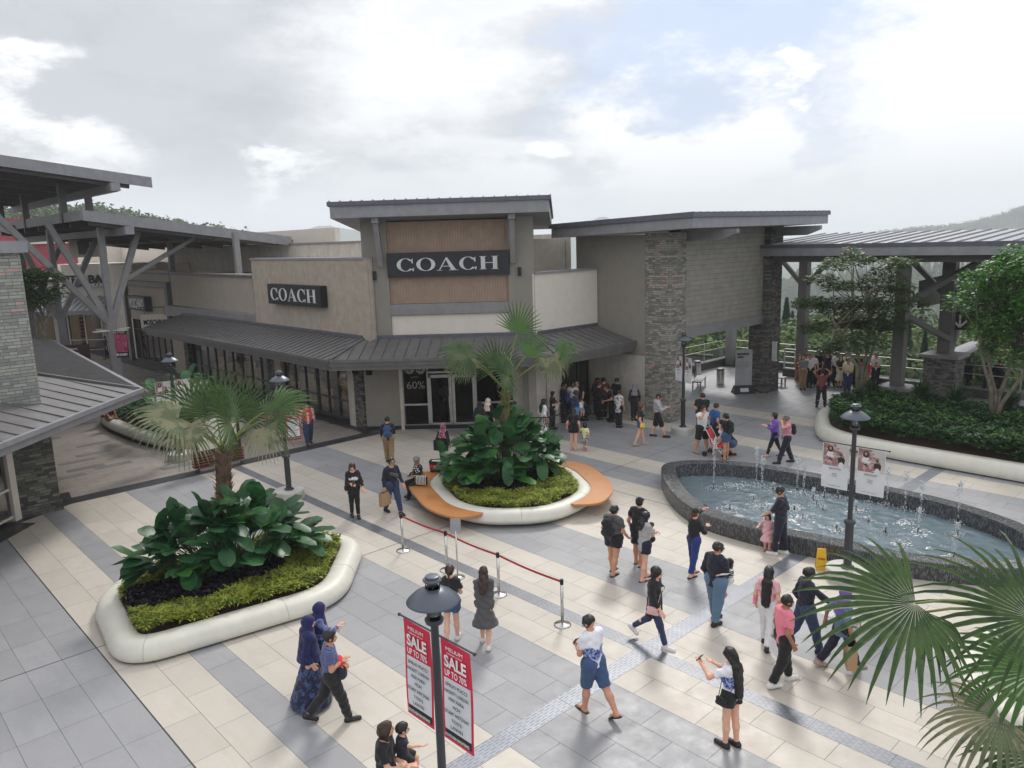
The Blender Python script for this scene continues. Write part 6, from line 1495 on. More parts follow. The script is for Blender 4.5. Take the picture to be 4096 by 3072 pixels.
    if sm:
        for a0,f,u_ in feet:
            a1=a0-u_*.022*s
            if shoe=='s':
                pr=[cap(a1-f*.03*s-u_*.017*s,a1+f*.10*s-u_*.017*s,.026*s,.026*s)]; c_=[(a1-u_*.0125*s,u_),(a1-u_*.026*s,-u_)]
                V,Q=sdf(pr,vox*.55,.005,cuts=c_); o=mesh_from(V,Q,'sandal',[M[sm]],body)
                pr=[cap(a1+f*.045*s-X*.026*s-u_*.012*s,a1+f*.04*s+u_*.018*s,.006*s,.007*s),cap(a1+f*.045*s+X*.026*s-u_*.012*s,a1+f*.04*s+u_*.018*s,.006*s,.007*s)]; V,Q=sdf(pr,vox*.5,.003)
                if len(V): mesh_from(V,Q,'strap',[M[sm]],o)
            else:
                pr=[cap(a1-f*.022*s,a1+f*.095*s-u_*.003*s,.029*s,.025*s),cap(a0+u_*.004*s,a1,.028*s,.029*s)]; V,Q=sdf(pr,vox*.7,.012*s,cuts=[(a1-u_*.026*s,-u_),(a0+u_*.018*s,u_)]); mesh_from(V,Q,'shoe',[M[sm]],body)
    # ---- hair ----------------------------------------------------------
    hk,hm=hair[0],hair[1]; HM=Cm(hm); hvx=min(vox*.75,.012)
    face_sub=[ell(HT(0,.82,-.30),(.60*hr,.62*hr,.86*hr),Mh)]
    scalp=ell(hc+Mh@np.array([0,-.10*hr,.16*hr]),(.86*hr,1.02*hr,.97*hr),Mh)
    dn=np.array([0,0,-1.])
    pr=[];sub=face_sub;cc=[];nz=.0045*s*3
    if hk=='short': pr=[scalp]; cc=[(HT(0,-.2,-.48),Mh@np.array([0,-.35,-1.])/1.06)]; face_sub[0]=ell(HT(0,.85,-.24),(.74*hr,.66*hr,.74*hr),Mh); sub=face_sub+[ell(HT(sx_*.86,.08,-.28),(.22*hr,.26*hr,.36*hr),Mh) for sx_ in (-1,1)]
    elif hk=='bald': pr=[ell(hc+Mh@np.array([0,-.10*hr,.15*hr]),(.79*hr,.96*hr,.91*hr),Mh)]; cc=[(HT(0,.15,.15),Mh@np.array([0,.8,-.6]))]
    elif hk=='bob': pr=[scalp,cap(HT(-.55,-.3,.1),HT(-.62,-.15,-.95),.36*hr,.30*hr),cap(HT(.55,-.3,.1),HT(.62,-.15,-.95),.36*hr,.30*hr),cap(HT(0,-.5,0),HT(0,-.5,-.95),.55*hr,.5*hr)]; cc=[(HT(0,0,-1.12),Mh@np.array([0,0,-1.]))]
    elif hk=='long':
        ln=hair[2] if len(hair)>2 else .20; bk=P0+up*(th-ln*s)-fw*.098*s*wd
        pr=[scalp,cap(HT(-.5,-.3,.1),HT(-.62,-.3,-1.0),.36*hr,.30*hr),cap(HT(.5,-.3,.1),HT(.62,-.3,-1.0),.36*hr,.30*hr),cap(HT(0,-.5,0),neck-fw*.05*s,.62*hr,.045*s),cap(neck-fw*.05*s-X*.028*s,bk-X*.022*s,.036*s,.022*s),cap(neck-fw*.05*s+X*.028*s,bk+X*.022*s,.036*s,.022*s),cap(neck-fw*.055*s,bk-up*.012*s,.036*s,.024*s)]
        if len(hair)>3: pr+=[cap(HT(sx*.6,.0,-.9),neck+X*sx*.062*s+fw*.07*s-up*.05*s,.26*hr,.018*s) for sx in(-1,1)]
    elif hk=='pony': pr=[scalp,ell(HT(0,-1.05,.25),(.22*hr,.22*hr,.22*hr)),cap(HT(0,-1.15,.2),HT(0,-1.3,-1.1),.2*hr,.12*hr),cap(HT(0,-1.3,-1.1),neck-fw*.1*s-up*.06*s,.13*hr,.05*hr)]; cc=[]; sub=face_sub+[cap(HT(-1.2,.15,-.95),HT(1.2,.15,-.95),.55*hr,.55*hr)]
    elif hk=='bun': pr=[scalp,ell(HT(0,-1.1,.2),(.34*hr,.32*hr,.34*hr))]; sub=face_sub+[cap(HT(-1.2,.15,-.95),HT(1.2,.15,-.95),.55*hr,.55*hr)]
    elif hk in('hijab','hijab_long'):
        dz=.13 if hk=='hijab' else .30; face_sub[0]=ell(HT(0,.80,-.25),(.56*hr,.50*hr,.66*hr),Mh); nz=.003*s
        pr=[ell(hc+Mh@np.array([0,-.06*hr,.10*hr]),(.96*hr,1.10*hr,1.06*hr),Mh),cap(HT(0,.05,-.5),neck+up*.0*s,.72*hr,.075*s),cap(neck-up*.01*s,P0+up*(th-dz*s*1.0),.085*s,(.115 if dz<.2 else .145)*s,.85)]
        if dz>.2: pr.append(cap(sh[0],sh[1],.06*s,.06*s))
        cc=[(P0+up*(th-dz*s)+fw*0,-up)]
    elif hk in('cap','capshort'):
        pr=[ell(hc+Mh@np.array([0,-.06*hr,.22*hr]),(.88*hr,1.02*hr,.92*hr),Mh)]; cc=[(HT(0,0,.28),Mh@np.array([0,0,-1.]))]; sub=[]
        V,Q=sdf([cap(HT(-.3,.95,.34),HT(.3,.95,.34),.42*hr,.42*hr)],hvx,.005,cuts=[(HT(0,0,.38),Mh@np.array([0,0,1.])),(HT(0,0,.30),Mh@np.array([0,0,-1.]))])
        c_=mesh_from(V,Q,'cap_brim',[CL['black']],body)
        h2=[ell(hc+Mh@np.array([0,-.12*hr,.0]),(.80*hr,.96*hr,.85*hr),Mh)]
        if hk=='cap': h2+=[cap(HT(0,-1.0,.1),HT(0,-1.25,-1.5),.24*hr,.12*hr)]
        V,Q=sdf(h2,hvx,.01,sub=face_sub+[cap(HT(-1.2,.15,-.95),HT(1.2,.15,-.95),.5*hr,.5*hr)]); mesh_from(V,Q,'hair',[M['hair_r'] if hk=='cap' else M['hair']],body)
    elif hk=='beanie': pr=[ell(hc+Mh@np.array([0,-.12*hr,.45*hr]),(.92*hr,1.05*hr,1.05*hr),Mh)]; cc=[(HT(0,0,.12),Mh@np.array([0,.25,-1.])/1.03)]; sub=[]
    if pr:
        V,Q=sdf(pr,hvx,.012*s,sub=sub,cuts=cc,noise=nz*.35 if 'hijab' not in hk else nz,seed=seed,strand=.0035 if hk in('short','bob','long','pony','bun') else 0)
        if len(V): mesh_from(V,Q,{'hijab':'headscarf','hijab_long':'headscarf','cap':'cap','capshort':'cap','beanie':'beanie'}.get(hk,'hair'),[HM],body)
    if 'glasses' in extras or 'sun' in extras:
        mb=MB(); 
        for sx in (-1,1):
            if 'sun' in extras: mb.ell(HT(sx*.34,.90,.0),(.26*hr,.05*hr,.20*hr),10,6)
            else:
                pts=[HT(sx*.34+.24*math.cos(a*.785),.95,.0+.19*math.sin(a*.785)) for a in range(9)]; mb.tube(pts,.028*hr,4)
            mb.tube([HT(sx*.58,.9,.03),HT(sx*.82,.0,.03)],.03*hr,4)
        mb.tube([HT(-.1,.97,.02),HT(.1,.97,.02)],.03*hr,4); mb.build('glasses',M['blackl'],body)
    W_=Matrix.Translation(body.location)@Matrix.Rotation(rz,4,'Z')
    wp=lambda p: W_@Vector(tuple(p))
    return dict(body=body,W=W_,hd=[wp(q) for q in hd],hand_l=hd[0],hand_r=hd[1],wp=wp,P0=P0,up=up,fw=fw,X=X,s=s,neck=neck,sh=sh,th=th,rz=rz,hc=hc,hr=hr,wd=wd,chest=chest,lo=lo_)
# ---- things people hold --------------------------------------------------
def phone(p,i=1,label='black phone'):
    h=p['hd'][i]; b=MB(); s=p['s']; f=p['fw']; b.obox((-.0,0,-.07),(0,.0,.07),.072,.012,(0,1,0)); o=b.build('phone',M['phone'],bevel=.004); o.location=p['wp'](tuple((p['hand_l'] if i==0 else p['hand_r'])+np.array([(.02 if i==0 else -.02),.05,.06])*1.0)); o.rotation_euler=(R(35),0,p['rz']); tag(o,label,'phone'); return o
def bag_paper(p,i,label,w=.34,h=.36,d=.12,mt='kraft',txt=None,dz=0,rot=0,logo=None):
    q=p['hd'][i]; t=empty('shopping_bag',(q.x,q.y,q.z-.10-h+dz),p['rz']+rot,label,'bag'); b=MB(); b.add([(-w/2,-d/2,0),(w/2,-d/2,0),(w/2,d/2,0),(-w/2,d/2,0),(-w/2,-d/2,h),(w/2,-d/2,h),(w/2,d/2*.9,h*1.0),(-w/2,d/2*.9,h),(-w/2,0,h*.5),(w/2,0,h*.5)],[(3,2,1,0),(0,1,5,4),(2,3,7,6),(1,2,6,5),(3,0,4,7)])
    o=b.build('bag_body',CL[mt] if mt in CL else M[mt],t); b=MB()
    for y in (-d/2,d/2): b.tube([(-w*.2,y,h),(-w*.12,y*.4,h+.12),(w*.12,y*.4,h+.12),(w*.2,y,h)],.004,5)
    b.build('handle',M['kraft'] if mt=='kraft' else M['blackl'],t)
    if txt:
        for sg in (-1,1): text(txt,'bag_print',.1,M['blackl'],(0,sg*(d/2+.002),h*.36),(-sg if False else (1 if sg<0 else -1),0,0),(0,0,1),t,width=w*.34,height=h*.11,ext=.001,bold=.006)
    return t
def backpack(p,mt,label,w=.28,h=.38,d=.13):
    c=p['chest']-p['fw']*(.088*p['s']*p['wd']+p['lo']+d*.45)+p['up']*.005; t=empty('backpack',tuple(p['wp'](tuple(c))),p['rz'],label,'backpack'); 
    V,Q=sdf([cap((-w*.32,0,-h*.34),(w*.32,0,-h*.34),d*.5,d*.5),cap((-w*.3,0,h*.22),(w*.3,0,h*.22),d*.45,d*.45),cap((0,0,-h*.3),(0,0,h*.3),w*.42,w*.34,.7),cap((-w*.2,-d*.4,-h*.2),(w*.2,-d*.4,-h*.2),d*.3,d*.3)],.013,.03,noise=.003); mesh_from(V,Q,'pack_body',[CL[mt]],t)
    b=MB(); s=p['s']
    for sx in (-1,1):
        y0=d*.3; pts=[Vector((sx*.07,y0,h*.3)),Vector((sx*.085,y0+.07,h*.52+.02)),Vector((sx*.09,y0+.25*s*.9*.6+.06,h*.42)),Vector((sx*.10,y0+.17*s*.9+.04,.02)),Vector((sx*.13,y0+.02,-h*.3))]; b.tube(pts,.014,5,flat=.4)
    b.build('shoulder_strap',CL[mt],t); return t
def handbag(p,side,label,c='black',w=.22,h=.15,d=.07,zf=-.02,cross=True,y=.02,mt=None):
    s=p['s']; q=p['P0']+p['X']*side*(.105*s*p['wd']+.03+d/2)+p['fw']*y+p['up']*zf*s; t=empty('handbag',tuple(p['wp'](tuple(q))),p['rz'],label,'bag')
    V,Q=sdf([cap((0,-w*.38,-h*.3),(0,w*.38,-h*.3),d*.5,d*.5),cap((0,-w*.36,h*.3),(0,w*.36,h*.3),d*.4,d*.4),cap((0,-w*.2,0),(0,w*.2,0),d*.55,d*.55),ell((0,0,0),(d*.5,w*.45,h*.45))],.010,.02); mesh_from(V,Q,'bag_body',[mt or CL[c]],t)
    sh_=p['sh'][0 if (side>0 and cross) else (1 if cross else (1 if side>0 else 0))]-q+p['up']*.05*s; b=MB()
    f1=(p['chest']-q)+p['fw']*(.095*s*p['wd'])+p['up']*.03*s; bk=(p['chest']-q)-p['fw']*(.095*s*p['wd'])
    b.tube([(0,w*.3,h*.3),tuple(f1),tuple(sh_*.8+np.array([0,0,.01]))],.006,5); b.tube([(0,-w*.3,h*.3),tuple(bk),tuple(sh_*.8+np.array([0,0,.01]))],.006,5); b.build('strap',mt or CL[c],t); return t
# ======================= serif capitals for the shop signs ==============
def glyph(ch):
    """list of convex-ish outlines (x,z) of a high-contrast serif capital, unit height; returns (parts, width)"""
    o=[]
    if ch in 'OC':
        w=.98 if ch=='O' else .92; n=40; t0=0 if ch=='O' else R(38)
        def ring(a,b):
            ts=[a+(b-a)*i/n for i in range(n+1)]; out=[]
            for i in range(n):
                q=[]
                for t,rx,rz,cx in ((ts[i],w/2,.5,w/2),(ts[i+1],w/2,.5,w/2),(ts[i+1],w/2-.20,.465,w/2),(ts[i],w/2-.20,.465,w/2)): q.append((cx+rx*math.cos(t),.5+rz*math.sin(t)))
                out.append(q)
            return out
        o+=ring(t0,2*math.pi-t0)
        if ch=='C': o+=[[(.80,.60),(.84,.60),(.84,1.0),(.80,.92),(.72,.84)],[(.79,.12),(.86,.26),(.90,.24),(.86,.0),(.83,.0)]]
        return o,w
    if ch=='A':
        return [[(.06,.0),(.12,.0),(.50,.93),(.50,1.0),(.46,1.0)],[(.46,1.0),(.52,1.0),(.98,.0),(.72,.0),(.43,.90)],[(.24,.30),(.70,.30),(.72,.35),(.25,.35)],[(-.04,0),(.24,0),(.24,.035),(-.04,.035)],[(.60,0),(1.08,0),(1.08,.035),(.60,.035)]],1.04
    if ch=='H':
        return [[(.10,0),(.32,0),(.32,1),(.10,1)],[(.72,0),(.94,0),(.94,1),(.72,1)],[(.32,.48),(.72,.48),(.72,.53),(.32,.53)]]+[[(x-.07,z),(x+.29,z),(x+.29,z+.035),(x-.07,z+.035)] for x in (.10,.72) for z in (0,.965)],1.06
def serif(txt,loc,xdir,w,h,th,mt,parent,gap=.10):
    gl=[glyph(c) for c in txt]; tot=sum(g[1] for g in gl)+gap*(len(gl)-1); X=Vector(xdir).normalized(); Z=Vector((0,0,1)); Nn=Vector((X.y,-X.x,0)); b=MB(); x=-tot/2; k=w/tot
    for ch_,(parts,wd) in zip(txt,gl):
        b=MB()
        for q in parts:
            pts=[Vector(loc)+X*((x+a)*k)+Z*((c-.5)*h) for a,c in q]; n=len(pts); vs=pts+[p+Nn*th for p in pts]
            b.add(vs,[tuple(range(n)),tuple(range(2*n-1,n-1,-1))]+[(i,n+i,n+(i+1)%n,(i+1)%n) for i in range(n)])
        b.build('letter_'+ch_.lower(),mt,parent); x+=wd+gap
for o in [o for o in col.objects if o.name.startswith('sign_letters')]:
    if o.parent and o.parent.name in ('shop_sign','shop_sign.001') : bpy.data.objects.remove(o)
S_=[o for o in col.objects if o.name=='shop_sign'][0]; serif('COACH',dv(-3.37,.115,6.565),(1,-1,0),3.98,.50,.02,M['letter'],S_,.10)
S_=[o for o in col.objects if o.name=='shop_sign.001'][0]; serif('COACH',(UX-.325,31.0,5.32),(0,-1,0),4.1,.56,.02,M['letter'],S_,.10)
# ======================= lamps and banners ==============================
LH=3.6
def lamp_local(label,loc,footing=True):
    t=empty('street_lamp',loc,0,label,'lamp','street lamps with wide grey shades'); r=.045
    b=MB(); b.lathe([(.085,.0),(.085,1.0),(.07,1.05)],n=16); b.lathe([(.11,1.0),(.12,1.03),(.11,1.06),(.06,1.1)],n=16); b.lathe([(r+.006,1.05),(r,LH-.55)],n=14); b.lathe([(.14,0.0),(.14,.03),(.10,.05)],n=16); b.build('pole',M['lamp'],t,smooth=False)
    b=MB(); b.lathe([(.05,LH-.57),(.095,LH-.55),(.105,LH-.52),(.105,LH-.50),(.08,LH-.49)],n=20); b.build('collar',M['lamp'],t,smooth=True)
    b=MB(); b.lathe([(.082,LH-.49),(.082,LH-.285)],n=20); b.build('lens',M['cglass'],t,smooth=True)
    b=MB(); 
    for i in range(4): b.lathe([(.04,LH-.47+i*.045),(.066,LH-.455+i*.045),(.04,LH-.44+i*.045)],n=14)
    b.build('louvre',M['ss'],t,smooth=True)
    b=MB(); b.lathe([(.288,LH-.30),(.295,LH-.292),(.285,LH-.275),(.22,LH-.215),(.14,LH-.165),(.085,LH-.14),(.08,LH-.14),(.13,LH-.175),(.21,LH-.225),(.29,LH-.285)],n=36); b.build('shade',M['lampg'],t,smooth=True)
    b=MB(); b.lathe([(.062,LH-.15),(.062,LH-.055)],n=16); b.build('upper_lens',M['cglass'],t,smooth=True)
    b=MB(); b.lathe([(.10,LH-.06),(.105,LH-.045),(.095,LH-.03),(.075,LH-.03),(.075,LH-.005),(.06,LH),(.0,LH+.004)],n=24); b.build('cap',M['lampg'],t,smooth=False)
    b=MB()
    for k in range(4): a=k*math.pi/2+.3; b.tube([(.092*math.cos(a),.092*math.sin(a),LH-.5),(.092*math.cos(a),.092*math.sin(a),LH-.04)],.006,5)
    b.build('cage_rod',M['lamp'],t)
    if footing:
        b=MB(); b.lathe([(.44,-.26),(.44,-.03),(.42,0),(.0,.0)],n=32); b.build('footing',M['conc'],t); t.location.z=.26
    return t
def solve_d(px,py,z): d=ray(px,py); return Vector(CAM+(z-CH)/d[2]*d)
def pst(parent,p,w,h,kind,xd):
    """banner hanging from p (top centre), reading direction xd"""
    X=Vector(xd).normalized(); Nn=Vector((X.y,-X.x,0)); t=parent
    def rect(x0,x1,z0,z1,off,mt,name,cv=1):
        b=MB(); n=6; vs=[]
        for i in range(n+1):
            f=i/n; z=z1+(z0-z1)*f
            for x in (x0,x1): vs.append(p+X*x+Vector((0,0,z))+Nn*(off+.010*math.sin(2.6*z/h*2+x*3)*cv))
        b.add(vs,[(2*i,2*i+2,2*i+3,2*i+1) for i in range(n)]); return b.build(name,mt,t)
    rect(-w/2,w/2,-h,0,0,M['red'] if kind=='sale' else M['paper'],'banner_cloth')
    tx=lambda s,z,ww,hh,mt,bd=.0: text(s,'banner_text',.1,mt,p+Vector((0,0,z))+Nn*(.022+.010*math.sin(2.6*z/h*2)),X,(0,0,1),t,width=ww,height=hh,ext=.0008,bold=bd)
    if kind=='sale':
        rect(-w*.43,w*.43,-h*.90,-h*.37,.003,M['paper'],'white_field'); rect(-w*.43,w*.43,-h*.965,-h*.885,.0045,M['blackl'],'black_band')
        tx('MELIUM',-h*.06,w*.55,h*.035,M['letterw']); tx('DESIGNER OUTLET',-h*.105,w*.5,h*.014,M['letterw']); tx('SALE',-h*.19,w*.72,h*.12,M['letterw'],.003); tx('UP TO 70%',-h*.305,w*.72,h*.065,M['letterw'],.001)
        for i,s in enumerate(('EMILIO PUCCI','HACKETT LONDON','MAX MARA','MCM','STUART WEITZMAN',"TOD'S",'LANVIN')): tx(s,-h*(.42+.068*i),w*min(.78,.052*len(s)+.08),h*.034,M['blackl'],.0)
        tx('LOCATED NEAR MAIN ENTRANCE',-h*.925,w*.8,h*.03,M['letterw'])
    else:
        pk=mat('poster_pink',(.30,.16,.155),.7,kind='floral',c2=(.48,.38,.35),ds=6,local=1); dk_=mat('poster_dark',(.035,.022,.02),.7); sk_=mat('poster_skin',(.45,.25,.18),.7)
        rect(-w*.47,w*.47,-h*.50,-h*.01,.003,pk,'photo_print'); rect(.02*w,w*.47,-h*.50,-h*.01,.004,mat('poster_white',(.55,.52,.52),.7),'photo_print')
        for cx,z0,sc_ in ((-.2,-.09,1.0),(.22,-.15,.9)):
            def blob_(x,z,rx,rz,off,mt,nm): 
                b=MB(); n=12; c=p+X*(x*w)+Vector((0,0,z*h))+Nn*(off+.010*math.sin(2.6*z*2)); b.add([c]+[c+X*math.cos(k*6.283/n)*rx*w+Vector((0,0,math.sin(k*6.283/n)*rz*h)) for k in range(n)],[(0,1+k,1+(k+1)%n) for k in range(n)]); b.build(nm,mt,t)
            blob_(cx,z0-.03,.11*sc_,.075*sc_,.0055,dk_,'printed_hair'); blob_(cx,z0-.02,.05*sc_,.038*sc_,.0065,sk_,'printed_face'); blob_(cx,z0-.20,.15*sc_,.13,.0055,M['paper'] if cx<0 else dk_,'printed_torso'); blob_(cx,z0-.33,.10,.09,.005,dk_ if cx<0 else M['paper'],'printed_legs')
        tx('SHOP MORE',-h*.27,w*.35,h*.03,M['letterw']); tx('YOUR FAVORITE FASHION',-h*.54,w*.45,h*.018,M['blackl']); tx('BRANDS UP TO 70% OFF',-h*.565,w*.45,h*.018,M['blackl'])
        for i in range(3): 
            tx(('ADIDAS','COACH','HUGO BOSS')[i],-h*(.66+.03*i),w*.2,h*.014,M['dgrey_l'] if 'dgrey_l' in M else M['blackl'])
        tx('MICHAEL KORS',-h*.93,w*.5,h*.014,M['blackl'])
def lamp_set(label,px,py,ppy_base=None,barz=None,ends=None,kind='photo',base=None,w=.46,h=1.12,lab2=''):
    loc=base; t=lamp_local(label,(loc.x,loc.y,0)); top=t.location.z
    zb=barz; c=Vector((loc.x,loc.y,zb)); e0,e1=P(*ends[0],zb),P(*ends[1],zb); X=(e1-e0).normalized()
    for sgn,nm in ((-1,'left'),(1,'right')):
        q=wthing('banner',(loc.x+X.x*sgn*.3,loc.y+X.y*sgn*.3,zb),('%s banner %s'%(nm,lab2)),'banner')
        b=MB(); b.tube([c+X*sgn*.04,c+X*sgn*(w+.14)],.012,6); b.ell(tuple(c+X*sgn*(w+.15)),(.022,.022,.022)); b.build('bar',M['lamp'],q)
        pst(q,c+X*sgn*(w/2+.085)+Vector((0,0,-.02)),w,h,kind,X)
    return t
n0=solve_d(933,1243,LH+.26); lamp_set('nearest street lamp, with two red sale banners, in the foreground',0,0,barz=AT(937,1368,math.hypot(n0.x,n0.y)).z,ends=((872,1338),(1017,1416)),kind='sale',base=n0,lab2='of the nearest lamp, red with a sale notice',w=.50,h=1.20)
n1=solve_d(612,828,LH+.26); n1=P(626,1075,.0); lamp_set('street lamp with small sale banners behind the left front planter',0,0,barz=2.75,ends=((590,896),(642,889)),kind='sale',base=n1,lab2='of the lamp behind the left palm, red with a sale notice',w=.40,h=1.0)
n2=P(391,992,.0); lamp_set('street lamp with photo banners beside the far left planter',0,0,barz=2.9,ends=((338,816),(418,806)),kind='photo',base=n2,lab2='of the far left lamp, with a photo of two women',w=.50,h=1.05)
n3=P(1475,936,.0); lamp_set('street lamp with photo banners in front of the stone column',0,0,barz=2.95,ends=((1443,762),(1505,775)),kind='photo',base=n3,lab2='of the lamp by the stone column, with a photo of two women',w=.42,h=.95)
n4=P(1829,1250,.0); lamp_set('street lamp with photo banners beyond the fountain corner at the right',0,0,barz=AT(1830,962,math.hypot(n4.x,n4.y)).z,ends=((1765,946),(1893,966)),kind='photo',base=n4,lab2='of the lamp by the fountain, with a photo of two women',w=.56,h=.98)
# ======================= map board ======================================
KB=wthing('map_board',(10.0,25.7,0),'tall map board on brown timber slats behind the left palm','sign')
b=MB(); z1=PY(445,889,25.7).z; x0,x1=9.25,10.85
b.box(x0,x0+.1,25.62,25.82,.55,z1); b.box(x1-.1,x1,25.62,25.82,.55,z1); b.box(x0+.1,x1-.1,25.62,25.82,z1-.1,z1); b.box(x0+.1,x1-.1,25.62,25.82,.55,.68); b.build('frame',M['darkwood'],KB)
b=MB(); b.box(x0+.1,x1-.1,25.66,25.78,.68,z1-.1); b.build('map_panel',M['map'],KB)
for i in range(5):
    b=MB(); b.box(x0-.05,x1+.05,25.55,25.9,.12+i*.095,.17+i*.095); b.build('slat',M['brownwood'],KB)
b=MB(); b.box(x0+.1,x1-.1,25.6,25.85,.0,.1); b.box(x0+.2,x0+.3,25.68,25.76,.1,.56); b.box(x1-.3,x1-.2,25.68,25.76,.1,.56); b.build('base',M['alu'],KB)
t=wthing('directory_sign',(9.5,48,0),'brown directory board with arrows under the street canopy','sign'); c=AT(168,868,46); Xd=Vector((.73,-.68,0)); b=MB(); board(b,Vector((c.x,c.y,0)),Xd,1.9,1.6,2.7,.08); b.build('panel',M['darkwood'],t)
b=MB(); board(b,Vector((c.x,c.y,0)),Xd,.12,0,1.6,.1); b.build('post',M['alu_d'],t)
for i,s in enumerate(('Restroom','Baby Room','Prayer Room','Parking D1 - D9')): text(s,'sign_text',.2,M['letterw'],Vector((c.x,c.y,2.5-i*.25))+Vector((Xd.y,-Xd.x,0))*.012,Xd,(0,0,1),t,width=.09*len(s),height=.14)
# ======================= queue posts ====================================
SP=[P(871,1190),P(966,1232),P(1078,1285),P(1215,1350)]; st0=None
labs=['steel belt post at the far left end of the red belt','steel belt post next to the small sign stand','steel belt post in the middle of the red belt, right of the grey dress','steel belt post at the near right end of the red belt']
for q,lb in zip(SP,labs):
    if st0 is None:
        st0=empty('belt_post',(q.x,q.y,0),0,lb,'barrier post','steel belt posts'); b=MB(); b.lathe([(.17,.006),(.17,.018),(.15,.03),(.04,.045),(.032,.05)],n=28); b.build('base',M['ss'],st0,smooth=True); b=MB(); b.lathe([(.03,.045),(.03,.86)],n=16); b.build('tube',M['ss'],st0,smooth=True); b=MB(); b.lathe([(.036,.85),(.036,.94),(.03,.955)],n=16); b.box(-.045,-.03,-.02,.02,.86,.93); b.box(.03,.045,-.02,.02,.86,.93); b.build('belt_head',M['blackl'],st0)
    else: copy_tree(st0,(q.x,q.y,0),.4,lb)
for a,c in zip(SP,SP[1:]):
    t=wthing('barrier_belt',((a.x+c.x)/2,(a.y+c.y)/2,.9),'stretch of red belt %s'%{0:'between the two farthest posts',1:'passing behind the two walking women',2:'between the two nearest posts'}[SP.index(a)],'belt'); b=MB(); n=8; vs=[]
    for i in range(n+1):
        f=i/n; p=a.lerp(c,f); z=.90-.03*math.sin(math.pi*f); vs+=[(p.x,p.y,z+.024),(p.x,p.y,z-.024)]
    b.add(vs,[(2*i,2*i+2,2*i+3,2*i+1) for i in range(n)]); b.add([(v[0]+.002,v[1]+.002,v[2]) for v in vs],[(2*i,2*i+1,2*i+3,2*i+2) for i in range(n)]); b.build('webbing',M['strap'],t)
q=P(989,1248); t=empty('sign_stand',(q.x,q.y,0),R(-40),'small steel sign stand beside the red belt','sign stand'); b=MB(); b.lathe([(.16,.006),(.16,.02),(.03,.04)],n=24); b.build('base',M['ss'],t,smooth=True); b=MB(); b.lathe([(.018,.03),(.018,1.12)],n=10); b.build('tube',M['ss'],t,smooth=True); b=MB(); b.box(-.115,.115,-.012,.012,1.05,1.40); b.build('sign_frame',M['ss'],t); b=MB(); b.box(-.10,.10,-.016,.016,1.07,1.38); b.build('notice',mat('notice_grey',(.33,.34,.36),.6),t)
# shop queue belts
pts=[dgo(-1.6,2.2),dgo(.4,2.3),Vector((21.8,19.6,0)),Vector((24.0,19.9,0))]
q0=empty('belt_post',tuple(pts[0]),0,'black belt post in the shop queue','barrier post','black belt posts in the shop queue'); b=MB(); b.lathe([(.17,.006),(.17,.02),(.03,.05)],n=20); b.build('base',M['blackl'],q0); b=MB(); b.lathe([(.03,.05),(.03,.95)],n=12); b.build('tube',M['blackl'],q0)
for p in pts[1:]: copy_tree(q0,tuple(p),0)
for i,(a,c) in enumerate(zip(pts,pts[1:])):
    t=wthing('barrier_belt',tuple((a+c)/2),('black belt with pale marks right of the glass doors','black belt crossing in front of the cream pillar','black belt in front of the right hand shop window')[i],'belt'); b=MB(); b.obox(a+Vector((0,0,.9)),c+Vector((0,0,.9)),.004,.05); b.build('webbing',M['blackl'],t)
# ======================= fountain =======================================
FO=[(18.77,13.58),(17.5,12.5),(16.6,11.4),(16.22,10.6),(16.06,9.9),(16.1,8.6),(16.36,7.45),(16.52,5.8),(17.1,4.6),(17.7,3.69),(18.7,3.25),(19.8,3.5),(20.6,4.4),(21.05,5.4),(21.3,6.4),(21.35,7.7),(21.25,9.55),(21.1,11.4),(20.6,12.6),(19.9,13.4),(19.3,13.7)]
fo=chaikin([Vector(p) for p in FO],2); ft=wthing('fountain',(18.6,8.5,0),'low oval fountain basin clad in dark mosaic tiles','fountain')
def mos(b,rings):
    n=len(rings[0][0]); b.uv=[]; per=[0]
    P0_=rings[0][0]
    for i in range(n): per.append(per[-1]+(P0_[(i+1)%n]-P0_[i]).length)
    hgt=[0]
    for (pa,za),(pb_,zb_) in zip(rings,rings[1:]): hgt.append(hgt[-1]+math.hypot((pa[0]-pb_[0]).length,za-zb_))
    vs=[(p.x,p.y,z) for poly,z in rings for p in poly]; fs=[]
    ar=sum(P0_[i][0]*P0_[(i+1)%n][1]-P0_[(i+1)%n][0]*P0_[i][1] for i in range(n))
    for r_i in range(len(rings)-1):
        for i in range(n):
            f=[(r_i*n+i,per[i],hgt[r_i]),(r_i*n+(i+1)%n,per[i+1],hgt[r_i]),((r_i+1)*n+(i+1)%n,per[i+1],hgt[r_i+1]),((r_i+1)*n+i,per[i],hgt[r_i+1])]
            if ar<0: f=f[::-1]
            fs.append(tuple(q[0] for q in f)); b.uv+=[(q[2],q[1]) for q in f]
    b.add(vs,fs)
b=MB(); mos(b,[(fo,.0),(fo,.40),(offset(fo,.02),.42)]); b.build('outer_wall',M['mosaic'],ft)
b=MB(); mos(b,[(offset(fo,.02),.421),(offset(fo,.44),.421)]); b.build('rim',M['mosaic'],ft)
b=MB(); mos(b,[(offset(fo,.44),.42),(offset(fo,.46),.0)]); b.build('inner_wall',M['mosaic'],ft)
inn=offset(fo,.45); b=MB(); b.add([(p.x,p.y,.012) for p in inn],[tuple(range(len(inn)))]); b.build('basin_floor',mat('basin_floor',(.055,.10,.125),.6,kind='floral',c2=(.075,.125,.15),ds=3),ft)
wm=mat('fountain_water',(.145,.195,.225),.08,spec=.6,var=.1,vs=2,bump=.55,bs=5,bd=.05,coat=.3); 
